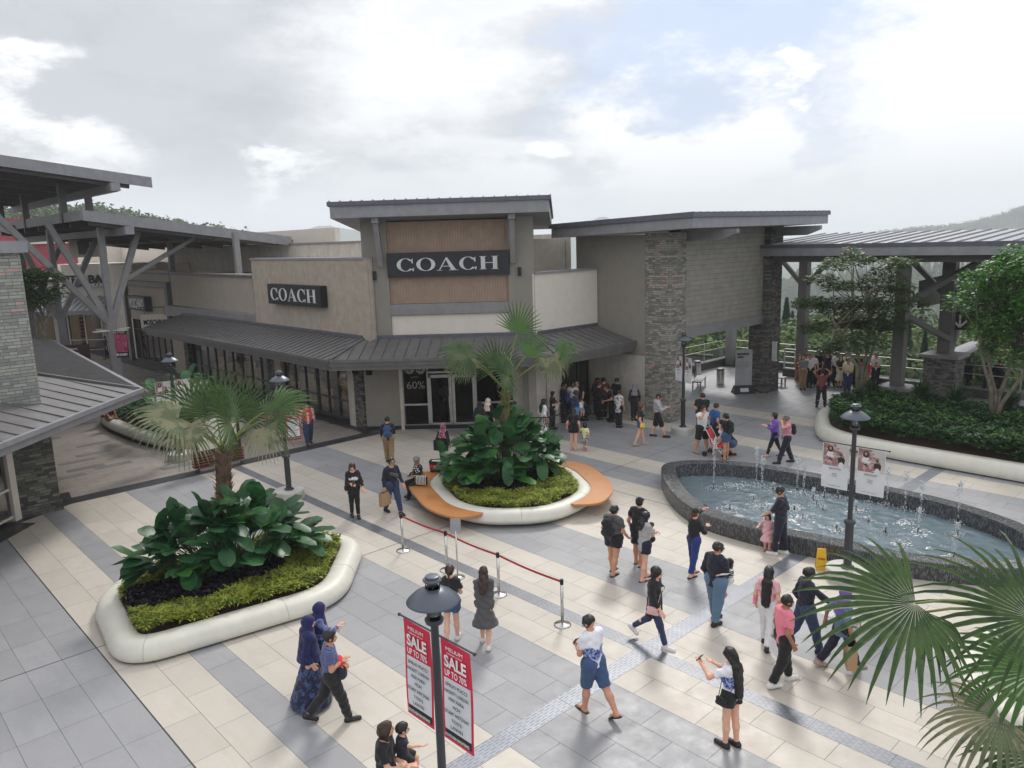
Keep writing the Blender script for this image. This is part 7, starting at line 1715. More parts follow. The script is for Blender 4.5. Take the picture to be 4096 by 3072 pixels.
b=MB(); r=random.Random(4); xs=np.arange(15.6,21.6,.09); ys=np.arange(3.0,14,.09); nx,ny=len(xs),len(ys)
zz=lambda x,y: .055+.010*math.sin(9*x+3*math.sin(4*y))*math.cos(8*y+2*math.sin(5*x))+.006*math.sin(23*x+5*y)*math.sin(19*y-4*x)+r.uniform(-.004,.004)
vid={};vs=[];fs=[]; inw=offset(fo,.43); inw_t=[(p.x,p.y) for p in inw]
for i in range(nx):
    for j in range(ny):
        if inside((xs[i],ys[j]),inw_t): vid[(i,j)]=len(vs); vs.append((xs[i],ys[j],zz(xs[i],ys[j])))
for (i,j) in list(vid):
    if all(k in vid for k in ((i+1,j),(i+1,j+1),(i,j+1))): fs.append((vid[(i,j)],vid[(i+1,j)],vid[(i+1,j+1)],vid[(i,j+1)]))
b.add(vs,fs); b.add([(p.x,p.y,.038) for p in inw],[tuple(range(len(inw)))]); o=b.build('water',wm,None,smooth=True); tag(o,kind='structure')
foam=mat('white_water',(.85,.88,.9),.25,spec=.8,trans=.25,ior=1.33)
def zf_(X,Y): return ((2550+X/1.431)/1.8517,(1700+Y/1.431)/1.8517)
def jet(bx,by,h,label,tall=True,r_=.5,nozzle=True,seed=0):
    q=P(*zf_(bx,by),.05); r=random.Random(seed); t=wthing('water_jet',(q.x,q.y,.05),label,'water jet','water jets of the fountain'); b=MB()
    def drop(p,s_): b.ell(p,(s_*r.uniform(.6,1.2),s_*r.uniform(.6,1.2),s_*r.uniform(.8,2.2)),5,4)
    n=int(26+h*95)
    for i in range(n):
        f=r.random(); z=h*f; sp=.012+.030*f**2; drop((q.x+r.gauss(0,sp),q.y+r.gauss(0,sp),.06+z),.006+.010*f*r.random())
    for i in range(int(20+h*28)):
        sp=.035*h**.5; drop((q.x+r.gauss(0,sp),q.y+r.gauss(0,sp),.06+h*r.uniform(.80,1.06)),.012)
    for i in range(45):
        a=r.random()*6.283; rr=abs(r.gauss(0,.15)); drop((q.x+rr*math.cos(a),q.y+rr*math.sin(a),.06+max(0,.10-rr*.4)*r.random()),.012)
    b.build('spray',foam,t,smooth=True)
    if nozzle: b=MB(); b.lathe([(.03,0),(.022,.06),(.02,.16)],(q.x,q.y,.03),8); b.build('nozzle',M['blackl'],t)
TJ=[(436,362,1.45),(678,345,1.15),(712,360,.9),(912,385,1.05),(950,392,.85),(1070,410,.55),(1147,420,.65),(1215,432,.6),(1330,450,.75),(1425,460,1.05),(1530,485,1.0),(1620,500,.8),(1832,560,1.05),(665,425,.12),(775,375,.22),(1005,425,.3),(530,352,.10),(1025,455,.25),(710,483,.1),(528,483,.1),(897,485,.12),(945,540,.1),(1250,490,.25),(1062,485,.1),(1325,552,.12),(1420,615,.2),(1605,620,.62),(1500,690,.12),(1830,632,.3),(1808,760,.5),(1140,600,.15)]
for i,(bx,by,h) in enumerate(TJ):
    jet(bx,by,h,'tall jet of water in the fountain' if h>.5 else 'low bubbling jet of water in the fountain',seed=i,nozzle=True)
# splashes on the water
b=MB(); r=random.Random(9)
for X_,Y_ in ((530,475),(710,465),(930,530),(1530,560),(1500,680),(1780,760),(560,350),(900,480),(1140,600),(1620,620),(1250,490)):
    for i in range(55):
        q=P(*zf_(X_+r.gauss(0,32),Y_+r.gauss(0,11)),.06); s_=r.uniform(.008,.022); b.ell((q.x,q.y,.063),(s_*1.6,s_*1.6,s_*.35),5,4)
o=b.build('water_splash',foam,None,smooth=True); tag(o,'white foam flecks splashed over the fountain water','foam',kind='stuff')
# ======================= small things ===================================
q=P(1773,1229); t=empty('wet_floor_sign',(q.x,q.y,0),R(-60),'yellow folding wet floor sign by the fountain wall','sign'); t.scale=(.8,.8,.8)
for sg in (-1,1):
    b=MB(); b.add([(-.15,sg*.14,0),(.15,sg*.14,0),(.11,sg*.02,.60),(-.11,sg*.02,.60),(-.15,sg*.125,0),(.15,sg*.125,0),(.11,sg*.005,.60),(-.11,sg*.005,.60)],[(0,1,2,3),(7,6,5,4),(0,4,5,1),(1,5,6,2),(2,6,7,3),(3,7,4,0)]); b.build('board',M['yellow'],t)
text('WET FLOOR','sign_text',.06,M['strap'],(0,-.085,.33),(1,0,0),(0,.19,1),t,width=.18,height=.05,ext=.006)
q=P(1605,849); t=empty('smoking_sign',(q.x,q.y,0),R(-42),'tall grey sign board reading SMOKING AREA beside the dark stone column','sign'); b=MB(); b.add([(-.5,-.28,0),(.5,-.28,0),(.5,.28,0),(-.5,.28,0),(-.42,-.1,.38),(.42,-.1,.38),(.42,.1,.38),(-.42,.1,.38)],[(3,2,1,0),(4,5,6,7),(0,1,5,4),(1,2,6,5),(2,3,7,6),(3,0,4,7)]); b.build('base',M['black'],t)
b=MB(); b.box(-.38,.38,-.05,.05,.38,2.05); b.build('panel',M['paper'] if False else mat('sign_grey',(.36,.365,.375),.5),t); text('SMOKING','sign_text',.2,M['blackl'],(-.06,-.056,1.86),(1,0,0),(0,0,1),t,width=.56,height=.11,bold=.01); text('AREA','sign_text',.2,M['blackl'],(-.18,-.056,1.72),(1,0,0),(0,0,1),t,width=.32,height=.10,bold=.01)
for i in range(4): text('Smoking is allowed in this area only' if i%2 else 'Thank you for your cooperation','small_print',.05,M['blackl'],(-.05,-.056,1.5-i*.07),(1,0,0),(0,0,1),t,width=.55,height=.025,ext=.003)
b=MB(); b.add([(-.2,-.24,.10),(.2,-.24,.10),(.2,-.165,.27),(-.2,-.165,.27)],[(0,1,2,3)]); b.build('notice',M['paper'],t)
def bin_(x,y,label):
    t=empty('litter_bin',(x,y,0),0,label,'bin'); b=MB(); b.lathe([(.19,0),(.19,.72),(.17,.74)],n=24); b.build('body',M['ss'],t,smooth=False); b=MB(); b.lathe([(.2,.74),(.2,.80),(.15,.82),(.0,.79)],n=24); b.build('rim',M['alu_d'],t)
q=P(1556,830); bin_(q.x,q.y,'round steel litter bin right of the smoking area bench'); q=P(1510,815); bin_(q.x+.3,q.y+.3,'round steel litter bin half hidden behind the smoking area bench')
def bench_(x,y,rz,label):
    t=empty('bench',(x,y,0),rz,label,'bench'); b=MB(); b.box(-.9,.9,-.22,.22,.42,.47); b.build('seat',M['steel_l'],t)
    for sx in (-.8,.8):
        for sy in (-.18,.18): b=MB(); b.box(sx-.03,sx+.03,sy-.03,sy+.03,0,.42); b.build('leg',M['ss'],t)
    b=MB(); b.box(-.8,.8,-.02,.02,.12,.16); b.build('stretcher',M['ss'],t)
q=P(1510,838); bench_(q.x,q.y,R(25),'low steel bench in the smoking area'); bench_(34.6,18.6,R(90),'low steel bench mostly hidden behind the dark stone column')
q=P(945,1017,.44); t=empty('shopping_bag',(q.x,q.y,.415),R(-55),'black rigid shopping bag with a red band and white lettering on the orange bench','bag'); b=MB(); b.add([(-.20,-.09,0),(.20,-.09,0),(.20,.09,0),(-.20,.09,0),(-.23,-.11,.36),(.23,-.11,.36),(.23,.11,.36),(-.23,.11,.36)],[(3,2,1,0),(0,1,5,4),(1,2,6,5),(2,3,7,6),(3,0,4,7)]); b.build('bag_body',M['black'],t)
b=MB(); b.box(-.218,.218,-.106,.106,.13,.24); b.build('red_band',M['red'],t); text('TUMI','bag_print',.1,M['letterw'],(0,-.112,.185),(1,0,0),(0,0,1),t,width=.14,height=.055,bold=.005); b=MB(); b.box(-.17,.17,-.07,.07,.22,.345); b.build('tissue',M['paper'],t)
q=P(978,1008,.44); t=empty('plastic_bag',(q.x,q.y,.415),0,'crumpled white plastic bag beside the black shopping bag','bag'); V,Q=sdf([ell((0,0,.13),(.16,.14,.15)),cap((0,0,.2),(.05,0,.34),.06,.03)],.014,.03,noise=.012,seed=3) if 'sdf' in globals() else ([],[]); 
if len(V): mesh_from(V,Q,'bag_body',[M['paper']],t)
# pushchair
q=P(1546,985); t=empty('pushchair',(q.x,q.y,0),R(10),'red pushchair with a baby, facing the fountain','pushchair'); 
b=MB()
for sx in (-.22,.22): b.tube([(sx,.30,.98),(sx,.05,.55),(sx,-.38,.08)],.014,6); b.tube([(sx,.30,.12),(sx,0,.5)],.014,6)
b.tube([(-.22,.30,.98),(.22,.30,.98)],.018,6); b.build('frame',M['ss'],t)
for sx in (-.24,.24):
    for sy in (-.38,.30):
        b=MB(); b.tube([(sx-.02,sy,.09),(sx+.02,sy,.09)],.09,14); b.build('wheel',M['blackl'],t)
b=MB(); b.slab([(-.2,-.28,.42),(.2,-.28,.42),(.2,.08,.38),(-.2,.08,.38)],.04); b.slab([(-.2,.06,.42),(.2,.06,.42),(.2,.26,.92),(-.2,.26,.92)],.04); b.build('seat',CL['red'] if 'CL' in globals() else M['red'],t)
# ======================= the people ======================================
def pp(x,y): return P(x,y,0)
def ph(x,y,H): q=P(x,y,H*.99); return Vector((q.x,q.y,0))
def at_head(x,y,H): q=P(x,y,H); return Vector((q.x,q.y,0))
WK=(22,8,-16,22)   # walking: left leg forward
WK2=(-18,24,20,6)
SM=(12,4,-9,12); SM2=(-9,12,12,4)
# foreground
a=person(at_head(826,1552,1.60),112,1.60,'woman in a black t-shirt with a brown bob, carrying a toddler at the bottom edge',('tee','black'),('shorts','black',.7),'k',('bob','hair_b'),'f',arms=('carry',(.05,.20,.12)),head=(-35,-8),build='f')
q=a['wp'](tuple(a['P0']+a['fw']*.19+a['X']*-.12+a['up']*.36))
person(Vector((q.x,q.y,0)),95,.92,'toddler in a navy t-shirt pointing right, held by the woman at the bottom edge',('tee','navy'),('shorts','black',.8),'k',('short','hair'),'f',legs=(60,60,50,60),arms=('down',(.25,.42,.26)),child=True,parent_z=a['P0'][2]+.20,sit=0.0,head=(-10,0))
a=person(pp(722,1558),88,1.63,'young man in a navy striped t-shirt hugging a red and navy bag',('tee','stripe_navy'),('pants','black'),'k',('short','hair'),'m',legs=WK2,arms=('belly',(.02,.12,.13)))
t=empty('sling_bag',tuple(a['wp'](tuple(a['P0']+a['fw']*.17+a['up']*.10+a['X']*.03))),a['rz'],'red and navy slouchy bag hugged by the young man in stripes','bag')
V,Q=sdf([ell((0,0,-.06),(.17,.09,.12))],.012,.01,noise=.006); mesh_from(V,Q,'bag_body',[CL['navy']],t); V,Q=sdf([ell((-.05,-.02,.07),(.13,.08,.09))],.012,.01,noise=.006); mesh_from(V,Q,'red_lining',[CL['red']],t)
person(pp(676,1518),86,1.60,'woman in a long navy headscarf and patterned blue dress that sweeps the ground',('long','hijabblue'),('dress','batik',.06,.18),'k',('hijab_long','hijabblue'),'f',legs=SM,build='f',head=(10,0))
person(at_head(684,1297,1.60),84,1.60,'woman in a navy headscarf and blue floral top behind the woman in the long dress',('long','floral_blue',-.10),('dress','batik',.08,.15),'k',('hijab','hijabblue'),'f',arms=('carry','phone'),build='f')
a=person(pp(978,1388),12,1.60,'woman with a ponytail in a black t-shirt and ripped denim shorts, walking away',('tee','black'),('shorts','denim',.45),'w',('pony','hair_b'),'f',legs=SM2,arms=('phone_low','phone_low'),build='f')
a=person(pp(1050,1393),8,1.60,'woman in a knee length grey dress with long brown hair, seen from behind',('half','dgrey'),('dress','dgrey',.52,.125),'w',('long','hair_b',.10),'f',legs=SM,arms=('belly','belly'),build='f')
a=person(pp(1283,1540),318,1.70,'man in a white t-shirt with blue print and denim shorts, head bowed',('tee','icetee'),('shorts','denim',1.0),'s',('short','hair'),'m',legs=(10,3,-24,12),arms=('phone_low','phone_low'),lean=6,head=(-15,38),extras=('glasses',))
phone(a,0,'black phone held by the man in the blue printed t-shirt')
a=person(pp(1577,1612),305,1.62,'woman with very long black hair, white and blue t-shirt and black shorts, using a phone',('tee','icetee'),('shorts','black',.35),'k',('long','hair',.26),'f',legs=(4,3,-3,2),arms=((.12,.24,.24),(.03,.2,.2)),head=(0,22),build='f')
phone(a,0,'black phone held up by the woman with very long hair'); handbag(a,-1,'small black shoulder bag on the woman with very long hair','black',.16,.12)
a=person(pp(1414,1392),112,1.62,'woman in a black cardigan over a white printed t-shirt, striding in jeans',('cardigan','black',-.14,'white'),('leggings','jeans'),'w',('bob','hair'),'f',legs=(-24,28,20,4),arms=('swing_b','swing_f'),build='f',head=(-10,12))
handbag(a,1,'pale pink shoulder bag on the woman in the black cardigan','lpink',.24,.15,y=.05)
ch=a['chest']+a['fw']*(.093*a['s']+.032); 
t=empty('shirt_print',tuple(a['wp'](tuple(ch))),a['rz']); t.parent=None
bpy.data.objects.remove(t)
def chest_print(p,txt,w,h,mt,dz=0,bar=None):
    base=p['chest']+p['up']*dz+p['fw']*.1415*p['s']*.0
    y=(.084*p['s']*p['wd']+.016)*.80+.022; c=p['chest']+p['fw']*y+p['up']*dz; rt=-p['X']  # reading direction seen from the front
    o=text(txt,'shirt_print',.1,mt,tuple(c),tuple(rt),tuple(p['up']),p['body'],width=w,height=h,ext=.006,bold=.004)
    if bar:
        b=MB(); c2=c+p['up']*bar[0]; b.obox(tuple(c2-p['X']*bar[1]/2),tuple(c2+p['X']*bar[1]/2),.012,bar[2],(0,0,1)); b.build('print_bar',CL['red'],p['body'])
chest_print(a,'Emotion',.15,.035,M['blackl'],-.02,(.05,.13,.022))
a=person(pp(1690,1478),58,1.66,'young man in a pink polo shirt and black trousers with headphones round his neck',('polo','pink',-.06),('pants','black'),'w',('short','hair'),'t',legs=(14,4,-10,16),arms=('bag','down'),head=(12,5))
t=empty('headphones',tuple(a['wp'](tuple(a['neck']+a['up']*.015))),a['rz'],'black headphones round the neck of the young man in pink','headphones'); b=MB(); b.tube([(.085*math.cos(k*.4-.3),.085*math.sin(k*.4-.3)*.9,0) for k in range(10)],.011,6); b.build('headband',M['blackl'],t); b=MB(); b.ell((.07,.06,-.01),(.035,.022,.035)); b.build('ear_cup',M['blackl'],t); b=MB(); b.ell((-.07,.06,-.01),(.035,.022,.035)); b.build('ear_cup',M['blackl'],t)
bag_paper(a,0,'white plastic shopping bag swinging from the hand of the young man in pink',.28,.3,.12,'white')
a=person(pp(1655,1396),15,1.60,'woman with very long black hair in a pink top and white trousers',('tee','lpink'),('pants','white',.7),'k',('long','hair',.26),'f',legs=SM,build='f'); handbag(a,-1,'pink handbag beside the white trousers of the long haired woman','pink',.2,.16,y=.0,zf=.04)
a=person(pp(1737,1408),62,1.70,'man in a navy jacket and jeans reaching for the hand of the woman in purple',('long','navy',-.02),('pants','jeans'),'k',('short','hair'),'d',legs=(-20,20,20,6),arms=('down',(.20,.30,.06)))
a=person(pp(1815,1442),60,1.58,'woman in a purple headscarf and denim blouse with a large paper bag',('half','ljeans',-.10),('pants','navy'),'b',('hijab','violet'),'t',legs=(-20,16,22,4),arms=('swing_b','bag'),build='f')
t=bag_paper(a,1,'large brown paper bag with a black logo carried by the woman in purple',.40,.44,.16,'kraft','PUMA',rot=-.35)
b=MB(); 
for sg in (-1,1): b.add([(x,sg*.0835,z) for x,z in ((-.01,.235),(.03,.25),(.075,.245),(.10,.275),(.085,.24),(.05,.225),(.06,.205),(.03,.222))],[tuple(range(8))])
b.build('cat_emblem',M['blackl'],t)
handbag(a,1,'white floral backpack style bag on the far side of the woman in purple','lgrey',.18,.26,y=.12,zf=.05,mt=CL['patch'])
# mid right
a=person(pp(1545,1345),42,1.70,'man in a navy jacket and faded jeans carrying a small child in stripes',('long','navy',-.07),('pants','ljeans',1.3),'k',('short','hair'),'m',legs=(8,3,-6,6),arms=('down',(.04,.17,.14)),extras=('glasses',),head=(30,0),build='xl')
q=a['wp'](tuple(a['P0']+a['fw']*.20+a['X']*.15+a['up']*.26))
person(Vector((q.x,q.y,0)),250,.88,'small child in a black and white striped jumper carried by the man in faded jeans',('long','stripe_bw'),('pants','white',.8),'p',('bob','hair'),'f',legs=(50,60,40,60),arms=((.2,.3,.2),'belly'),child=True,parent_z=a['P0'][2]+.02,sit=0.0)
a=person(pp(1498,1243),45,1.60,'woman in a black cap and top with blue jeans, taking a photo of the fountain',('long','black'),('pants','jblue',.7),'s',('cap','black'),'f',legs=(5,2,-8,8),arms=('photo','phone'),build='f'); phone(a,0,'black phone held up by the woman in the black cap')
a=person(pp(1326,1238),38,1.64,'woman in a dark grey t-shirt and black sports shorts with a backpack',('tee','dgrey'),('shorts','black',.5),'s',('bun','hair'),'m',legs=(6,2,-8,6),arms=('down','swing_f'),build='xl',extras=('glasses',),head=(10,0)); backpack(a,'black','black backpack on the woman in dark grey')
a=person(pp(1392,1252),55,1.62,'woman in a light grey t-shirt with long straight hair holding a baby',('tee','lgrey',-.10),('shorts','navy',.5),'s',('long','hair',.05),'f',legs=(8,3,-6,4),arms=('carry','carry'),build='f')
q=a['wp'](tuple(a['P0']+a['fw']*.19+a['up']*.30))
person(Vector((q.x,q.y,0)),250,.78,'nearly bald baby in a patterned shirt held by the woman in light grey',('tee','print'),('shorts','black',.9),'n',('bald','hair_b'),'m',legs=(60,60,60,60),arms=('belly','belly'),child=True,parent_z=a['P0'][2]+.08,sit=0.0)
person(pp(1380,1220),30,1.66,'man in a black cap and navy shorts half hidden behind the woman with the baby',('tee','black'),('shorts','navy',.9),'s',('capshort','black'),'m',legs=(3,2,-4,3))
a=person(pp(1684,1198),282,1.72,'man in dark navy clothes bending his head to a small girl by the fountain',('half','navy'),('pants','navy',.8),'w',('short','hair'),'m',legs=(8,3,-6,4),arms=((.05,.20,.03),'down'),head=(0,30),extras=('sun',))
person(pp(1657,1190),195,1.02,'small girl in a pale pink dress and white tights by the fountain',('long','lpink'),('dress','lpink',.55,.16),'p',('bob','hair'),'f',arms=('down',(.2,.05,.12)),child=True,legs=(2,0,-2,0))
# left middle
a=person(pp(768,1117),172,1.62,'woman in a black and white jacket and black leggings looking at a phone',('cardigan','black',-.10,'white'),('leggings','black'),'k',('long','hair_b',.06),'f',legs=(6,2,-6,6),arms=('swing_f','phone_low'),head=(8,28),build='f'); handbag(a,1,'small black camera bag on the woman in black and white','black',.16,.12,zf=.02)
V,Q=sdf([cap(a['sh'][i],a['sh'][i]*.3+np.array(a['hand_l' if i==0 else 'hand_r'])*.7,.045*1.62*.8,.03*1.62) for i in (0,1)],.014,.01)
phone(a,1,'dark phone in the hand of the woman in black and white')
a=person(pp(850,1108),150,1.70,'man in a black tracksuit top with white sleeve stripes and glasses, carrying a paper bag',('long','navy'),('pants','jeans',.7),'k',('short','hair'),'m',legs=(20,3,-12,14),arms=('swing_f','bag'),extras=('glasses',)); bag_paper(a,1,'brown paper bag carried by the man in the tracksuit top',.36,.38,.12,'kraft',rot=.3)
t=empty('belt_bag',tuple(a['wp'](tuple(a['chest']+a['fw']*.15))),a['rz'],'black belt bag worn across the chest of the man in glasses','bag'); V,Q=sdf([cap((-.09,0,-.04),(.09,0,.05),.05,.04)],.012,.01,cuts=[((0,.035,0),(0,1.,0)),((0,-.035,0),(0,-1.,0))]); mesh_from(V,Q,'bag_body',[CL['dgrey']],t); b=MB(); b.tube([(.09,-.0,.05),(.12,-.05,.15),(.09,-.12,.2)],.012,5); b.tube([(-.09,0,-.04),(-.14,-.08,-.1)],.012,5); b.build('strap',CL['black'],t)
sp=P(905,1040,.45); a=person(Vector((sp.x,sp.y,0)),238,1.58,'seated woman in a grey beanie and spotted shawl on the orange bench',('half','dots',.02),('leggings','black'),'k',('beanie','grey'),'t',legs=(70,52,88,98),arms=('phone_low','phone_low'),sit=.50,head=(0,30),build='f'); phone(a,0,'phone in the hands of the seated woman')
t=empty('shopping_bag',tuple(a['wp'](tuple(a['P0']+a['X']*-.30+a['fw']*.10+np.array([0,0,-.05])))),a['rz']+.6,'black and white striped bag beside the seated woman','bag'); b=MB(); b.box(-.17,.17,-.07,.07,0,.26); b.build('bag_body',CL['stripe_bwv'],t,bevel=.02); b=MB(); b.tube([(-.1,0,.26),(-.06,0,.38),(.06,0,.38),(.1,0,.26)],.008,5); b.build('handle',CL['black'],t)
a=person(pp(842,1000),5,1.70,'man in a navy top and khaki trousers with a blue backpack, walking away',('long','navy'),('pants','khaki',1.2),'k',('short','hair'),'m',legs=SM,arms=('swing_f','phone_low')); backpack(a,'denim','blue backpack with pink details on the man in khaki trousers')
a=person(at_head(956,912,1.58),25,1.58,'woman in a pink floral headscarf and black clothes left of the middle plants',('long','black',-.10),('pants','black'),'k',('hijab','floral_pink'),'m',build='f'); bag_paper(a,0,'black bag with white print held by the woman in the floral headscarf',.3,.34,.1,'black',dz=.25)
a=person(pp(668,960),168,1.70,'man in a red padded vest over a pink shirt and dark jeans',('vest','red',-.03,'lpink'),('pants','jeans'),'k',('short','hair'),'m',legs=(-8,10,14,4),arms=('down','down'),build='xl')
a=person(P(238,905,.45)*1.0+Vector((0,0,-.45)),160,1.62,'dark clothed person sitting on the far planter at the left',('tee','maroon'),('shorts','khaki',.8),'s',('short','hair'),'t',legs=(80,75,85,85),arms=('knee','knee'),sit=.50)
a=person(P(248,900,.45)*1.0+Vector((-.2,.7,-.45)),165,1.60,'second seated person in brown shorts beside the one on the far planter',('tee','choc'),('shorts','khaki',.8),'s',('short','hair'),'t',legs=(80,80,85,75),arms=('knee','knee'),sit=.50)
# centre right
a=person(pp(1420,944),92,1.72,'young man in a grey hoodie and black shorts looking at a phone',('hood','lgrey'),('shorts','black',1.02),'k',('short','hair'),'f',legs=(-10,10,22,4),arms=('phone','phone'),head=(0,20)); phone(a,1,'white phone held by the young man in the grey hoodie')
a=person(pp(1383,962),75,1.60,'woman in a black t-shirt and denim shorts with a yellow bag',('tee','black'),('shorts','denim',.4),'b',('bob','hair_r'),'f',legs=(14,3,-12,10),build='f',arms=('down','down')); handbag(a,1,'yellow shoulder bag of the woman in denim shorts','yellow',.16,.16,zf=-.02,cross=False)
a=person(at_head(1238,878,1.60),8,1.60,'woman in black holding the hand of a small girl in yellow',('tee','black',-.02),('shorts','black',.45),'b',('long','hair',.14),'f',arms=('down','down'),build='f',legs=(2,0,-2,0)); handbag(a,-1,'bright pink bag beside the woman in black','pink',.12,.18,zf=.02)
person(pp(1264,974),20,1.12,'small girl in a pale yellow t-shirt and patterned leggings',('tee','lyellow',-.06),('leggings','patch'),'p',('bob','hair'),'f',legs=(8,2,-8,6),child=True,arms=('side_up','down'))
person(pp(1516,978),140,1.72,'man in a white t-shirt and black shorts with his hand at his chin',('tee','white',-.06),('shorts','black',1.0),'s',('short','hair'),'m',legs=(3,0,-4,2),arms=('hip','chin'),build='xl',stance=.06)
a=person(at_head(1518,846,1.72),10,1.72,'man in a black polo with a red collar standing behind the man in white',('polo','black'),('pants','black'),'k',('short','hair'),'m',build='xl',arms=('down','belly'))
person(at_head(1546,868,1.70),55,1.70,'man in a blue t-shirt looking away behind the group with the pushchair',('tee','blue'),('shorts','navy',.9),'s',('short','hair'),'m')
a=person(at_head(1570,890,1.62),305,1.62,'woman with a ponytail in black holding a child in pink',('tee','black'),('shorts','denim',.6),'s',('pony','hair'),'m',arms=('carry','carry'),build='f'); backpack(a,'black','black backpack on the woman holding the child in pink',.26,.34,.1)
q=a['wp'](tuple(a['P0']+a['fw']*.2+a['up']*.30)); person(Vector((q.x,q.y,0)),120,.85,'child in a pink hooded top carried in front of the fountain',('hood','lpink'),('pants','white',.8),'w',('bob','hair'),'f',legs=(55,60,55,60),arms=('belly','belly'),child=True,parent_z=a['P0'][2]+.08,sit=0.0)
person(pp(1583,985),282,1.68,'man in a dark cap and navy t-shirt crouching beside the red pushchair',('tee','navy'),('shorts','denim',1.0),'k',('short','hair'),'m',legs=(95,130,60,125),arms=((.1,.32,.12),(.05,.34,.2)),lean=38,head=(0,0))
a=person(pp(1672,986),262,1.60,'woman in a purple cardigan, yellow top and sunglasses, gesturing as she walks',('cardigan','purple',-.08,'yellow'),('leggings','black'),'s',('bob','hair'),'f',legs=(20,4,-16,10),arms=('phone','phone'),build='f',extras=('sun',))
a=person(pp(1697,1000),248,1.68,'man in a pink checked shirt and dark trousers with a black backpack',('tee','plaid_pink',-.06),('pants','navy'),'k',('short','hair_g'),'m',legs=(22,5,-14,8),arms=('chin','hip'),extras=('glasses',)); backpack(a,'black','black backpack on the man in the pink checked shirt',.25,.3,.12)
a=person(pp(1773,880),8,1.66,'man in a red checked shirt photographing the posed group',('tee','plaid_red',-.06),('pants','black'),'k',('short','hair'),'m',arms=('up','up'),stance=.05)
t=empty('camera',tuple((a['hd'][0]+a['hd'][1])/2),a['rz'],'black camera raised by the man in the red checked shirt','camera'); b=MB(); b.box(-.06,.06,-.03,.03,-.035,.035); b.build('camera_body',M['blackl'],t); b=MB(); b.lathe([(.03,0),(.03,.06)],(0,0,0),12); o=b.build('lens',M['blackl'],t); o.rotation_euler=(R(-90),0,0)
# the posed group on the terrace
def zc_(X,Y): return ((2900+X/1.8495)/1.8517,(1100+Y/1.8495)/1.8517)
GR=[(552,578,1.58,'woman in a cream top and rust skirt, leftmost of the posed group',('cardigan','brown',-.06,'cream'),('dress','brown',.32,.13),'w',('bob','hair'),'f','f'),
(612,576,1.58,'woman in a black dress second from the left in the front of the posed group',('long','black'),('pants','black'),'k',('long','hair',.08,1),'f','f'),
(657,576,1.62,'woman in a white t-shirt with a black strap in the posed group',('tee','white'),('pants','black'),'k',('short','hair'),'f','f'),
(697,550,1.68,'man in a grey shirt behind the woman in white in the posed group',('tee','lgrey'),('pants','black'),'k',('short','hair'),'m','m'),
(763,562,1.68,'man in a dark t-shirt in the middle of the posed group',('tee','navy'),('pants','navy'),'k',('short','hair'),'m','m'),
(830,558,1.68,'man in a mid grey shirt beside the woman in the cream skirt',('tee','grey'),('pants','navy'),'k',('short','hair'),'m','m'),
(858,590,1.58,'woman in a black top and cream midi skirt in the posed group',('tee','black'),('skirt','cream',.42,.14),'k',('long','hair',.06,1),'f','f'),
(912,600,1.56,'woman in a yellow cardigan and teal top in the posed group',('cardigan','limey',-.05,'teal'),('pants','black'),'w',('bob','hair'),'f','f'),
(601,480,1.72,'tall man in dark clothes at the back left of the posed group',('tee','dgrey'),('pants','black'),'k',('short','hair'),'m','m'),
(585,530,1.68,'older man in a grey shirt near the left end of the posed group',('tee','grey'),('pants','khaki'),'k',('bald','hair_g'),'m','m'),
(636,515,1.70,'man in a white t-shirt in the second row of the posed group',('tee','white'),('pants','black'),'k',('short','hair'),'m','m'),
(697,487,1.74,'tall man in a black t-shirt at the back of the posed group',('tee','black'),('pants','black'),'k',('short','hair'),'m','m'),
(767,490,1.74,'man with folded arms in black at the back of the posed group',('tee','black'),('pants','black'),'k',('short','hair'),'m','m'),
(833,503,1.70,'man in white behind the tree branches in the posed group',('tee','white'),('pants','black'),'k',('short','hair'),'m','m'),
(905,505,1.70,'man in a pale shirt with folded arms behind the tree branches',('tee','white'),('pants','jeans'),'k',('short','hair'),'m','m'),
(918,550,1.66,'man in a cream shirt behind the woman in the yellow cardigan',('tee','cream'),('pants','jeans'),'k',('short','hair'),'m','m'),
(988,508,1.72,'man in a dark shirt behind the tree trunks at the right of the posed group',('tee','choc'),('pants','black'),'k',('short','hair'),'m','m'),
(1045,545,1.68,'man in a bright red top behind the tree trunks',('tee','red'),('shorts','khaki',.9),'w',('short','hair'),'m','m'),
(1125,507,1.74,'man in a white t-shirt with a yellow badge, rightmost of the posed group',('tee','white'),('pants','navy'),'k',('short','hair'),'m','m')]
for i,(X_,Y_,H_,lb,tp_,bt_,sh_,hr_,sk_,bd_) in enumerate(GR):
    x,y=zc_(X_,Y_); 
    zz=0.0
    q=at_head(x,y,H_)
    if q.x>36.75:   # those at the back stand on the kerb step, closer to the railing
        zz=.38; q=at_head(x,y,H_+zz)
        if q.x>37.0: k_=36.95/q.x; q=Vector((q.x*k_,q.y*k_,0)) 
    a=person(q,180+((i*37)%30-15),H_,lb,tp_,bt_,sh_,hr_,sk_,arms=('down','down') if i%3 else ('belly','belly'),build=bd_,group='posed group on the terrace')
    if lb.startswith('man in a white t-shirt with a yellow'):
        b=MB(); c=a['chest']+a['fw']*.155+a['up']*-.0; b.ell(tuple(c),(.085,.012,.07),14,8); b.build('badge_print',CL['yellow'],a['body']); b=MB(); b.ell(tuple(c+a['fw']*.01),(.02,.01,.06),8,6); b.ell(tuple(c+a['fw']*.01),(.06,.01,.018),8,6); b.build('badge_figure',M['blackl'],a['body'])
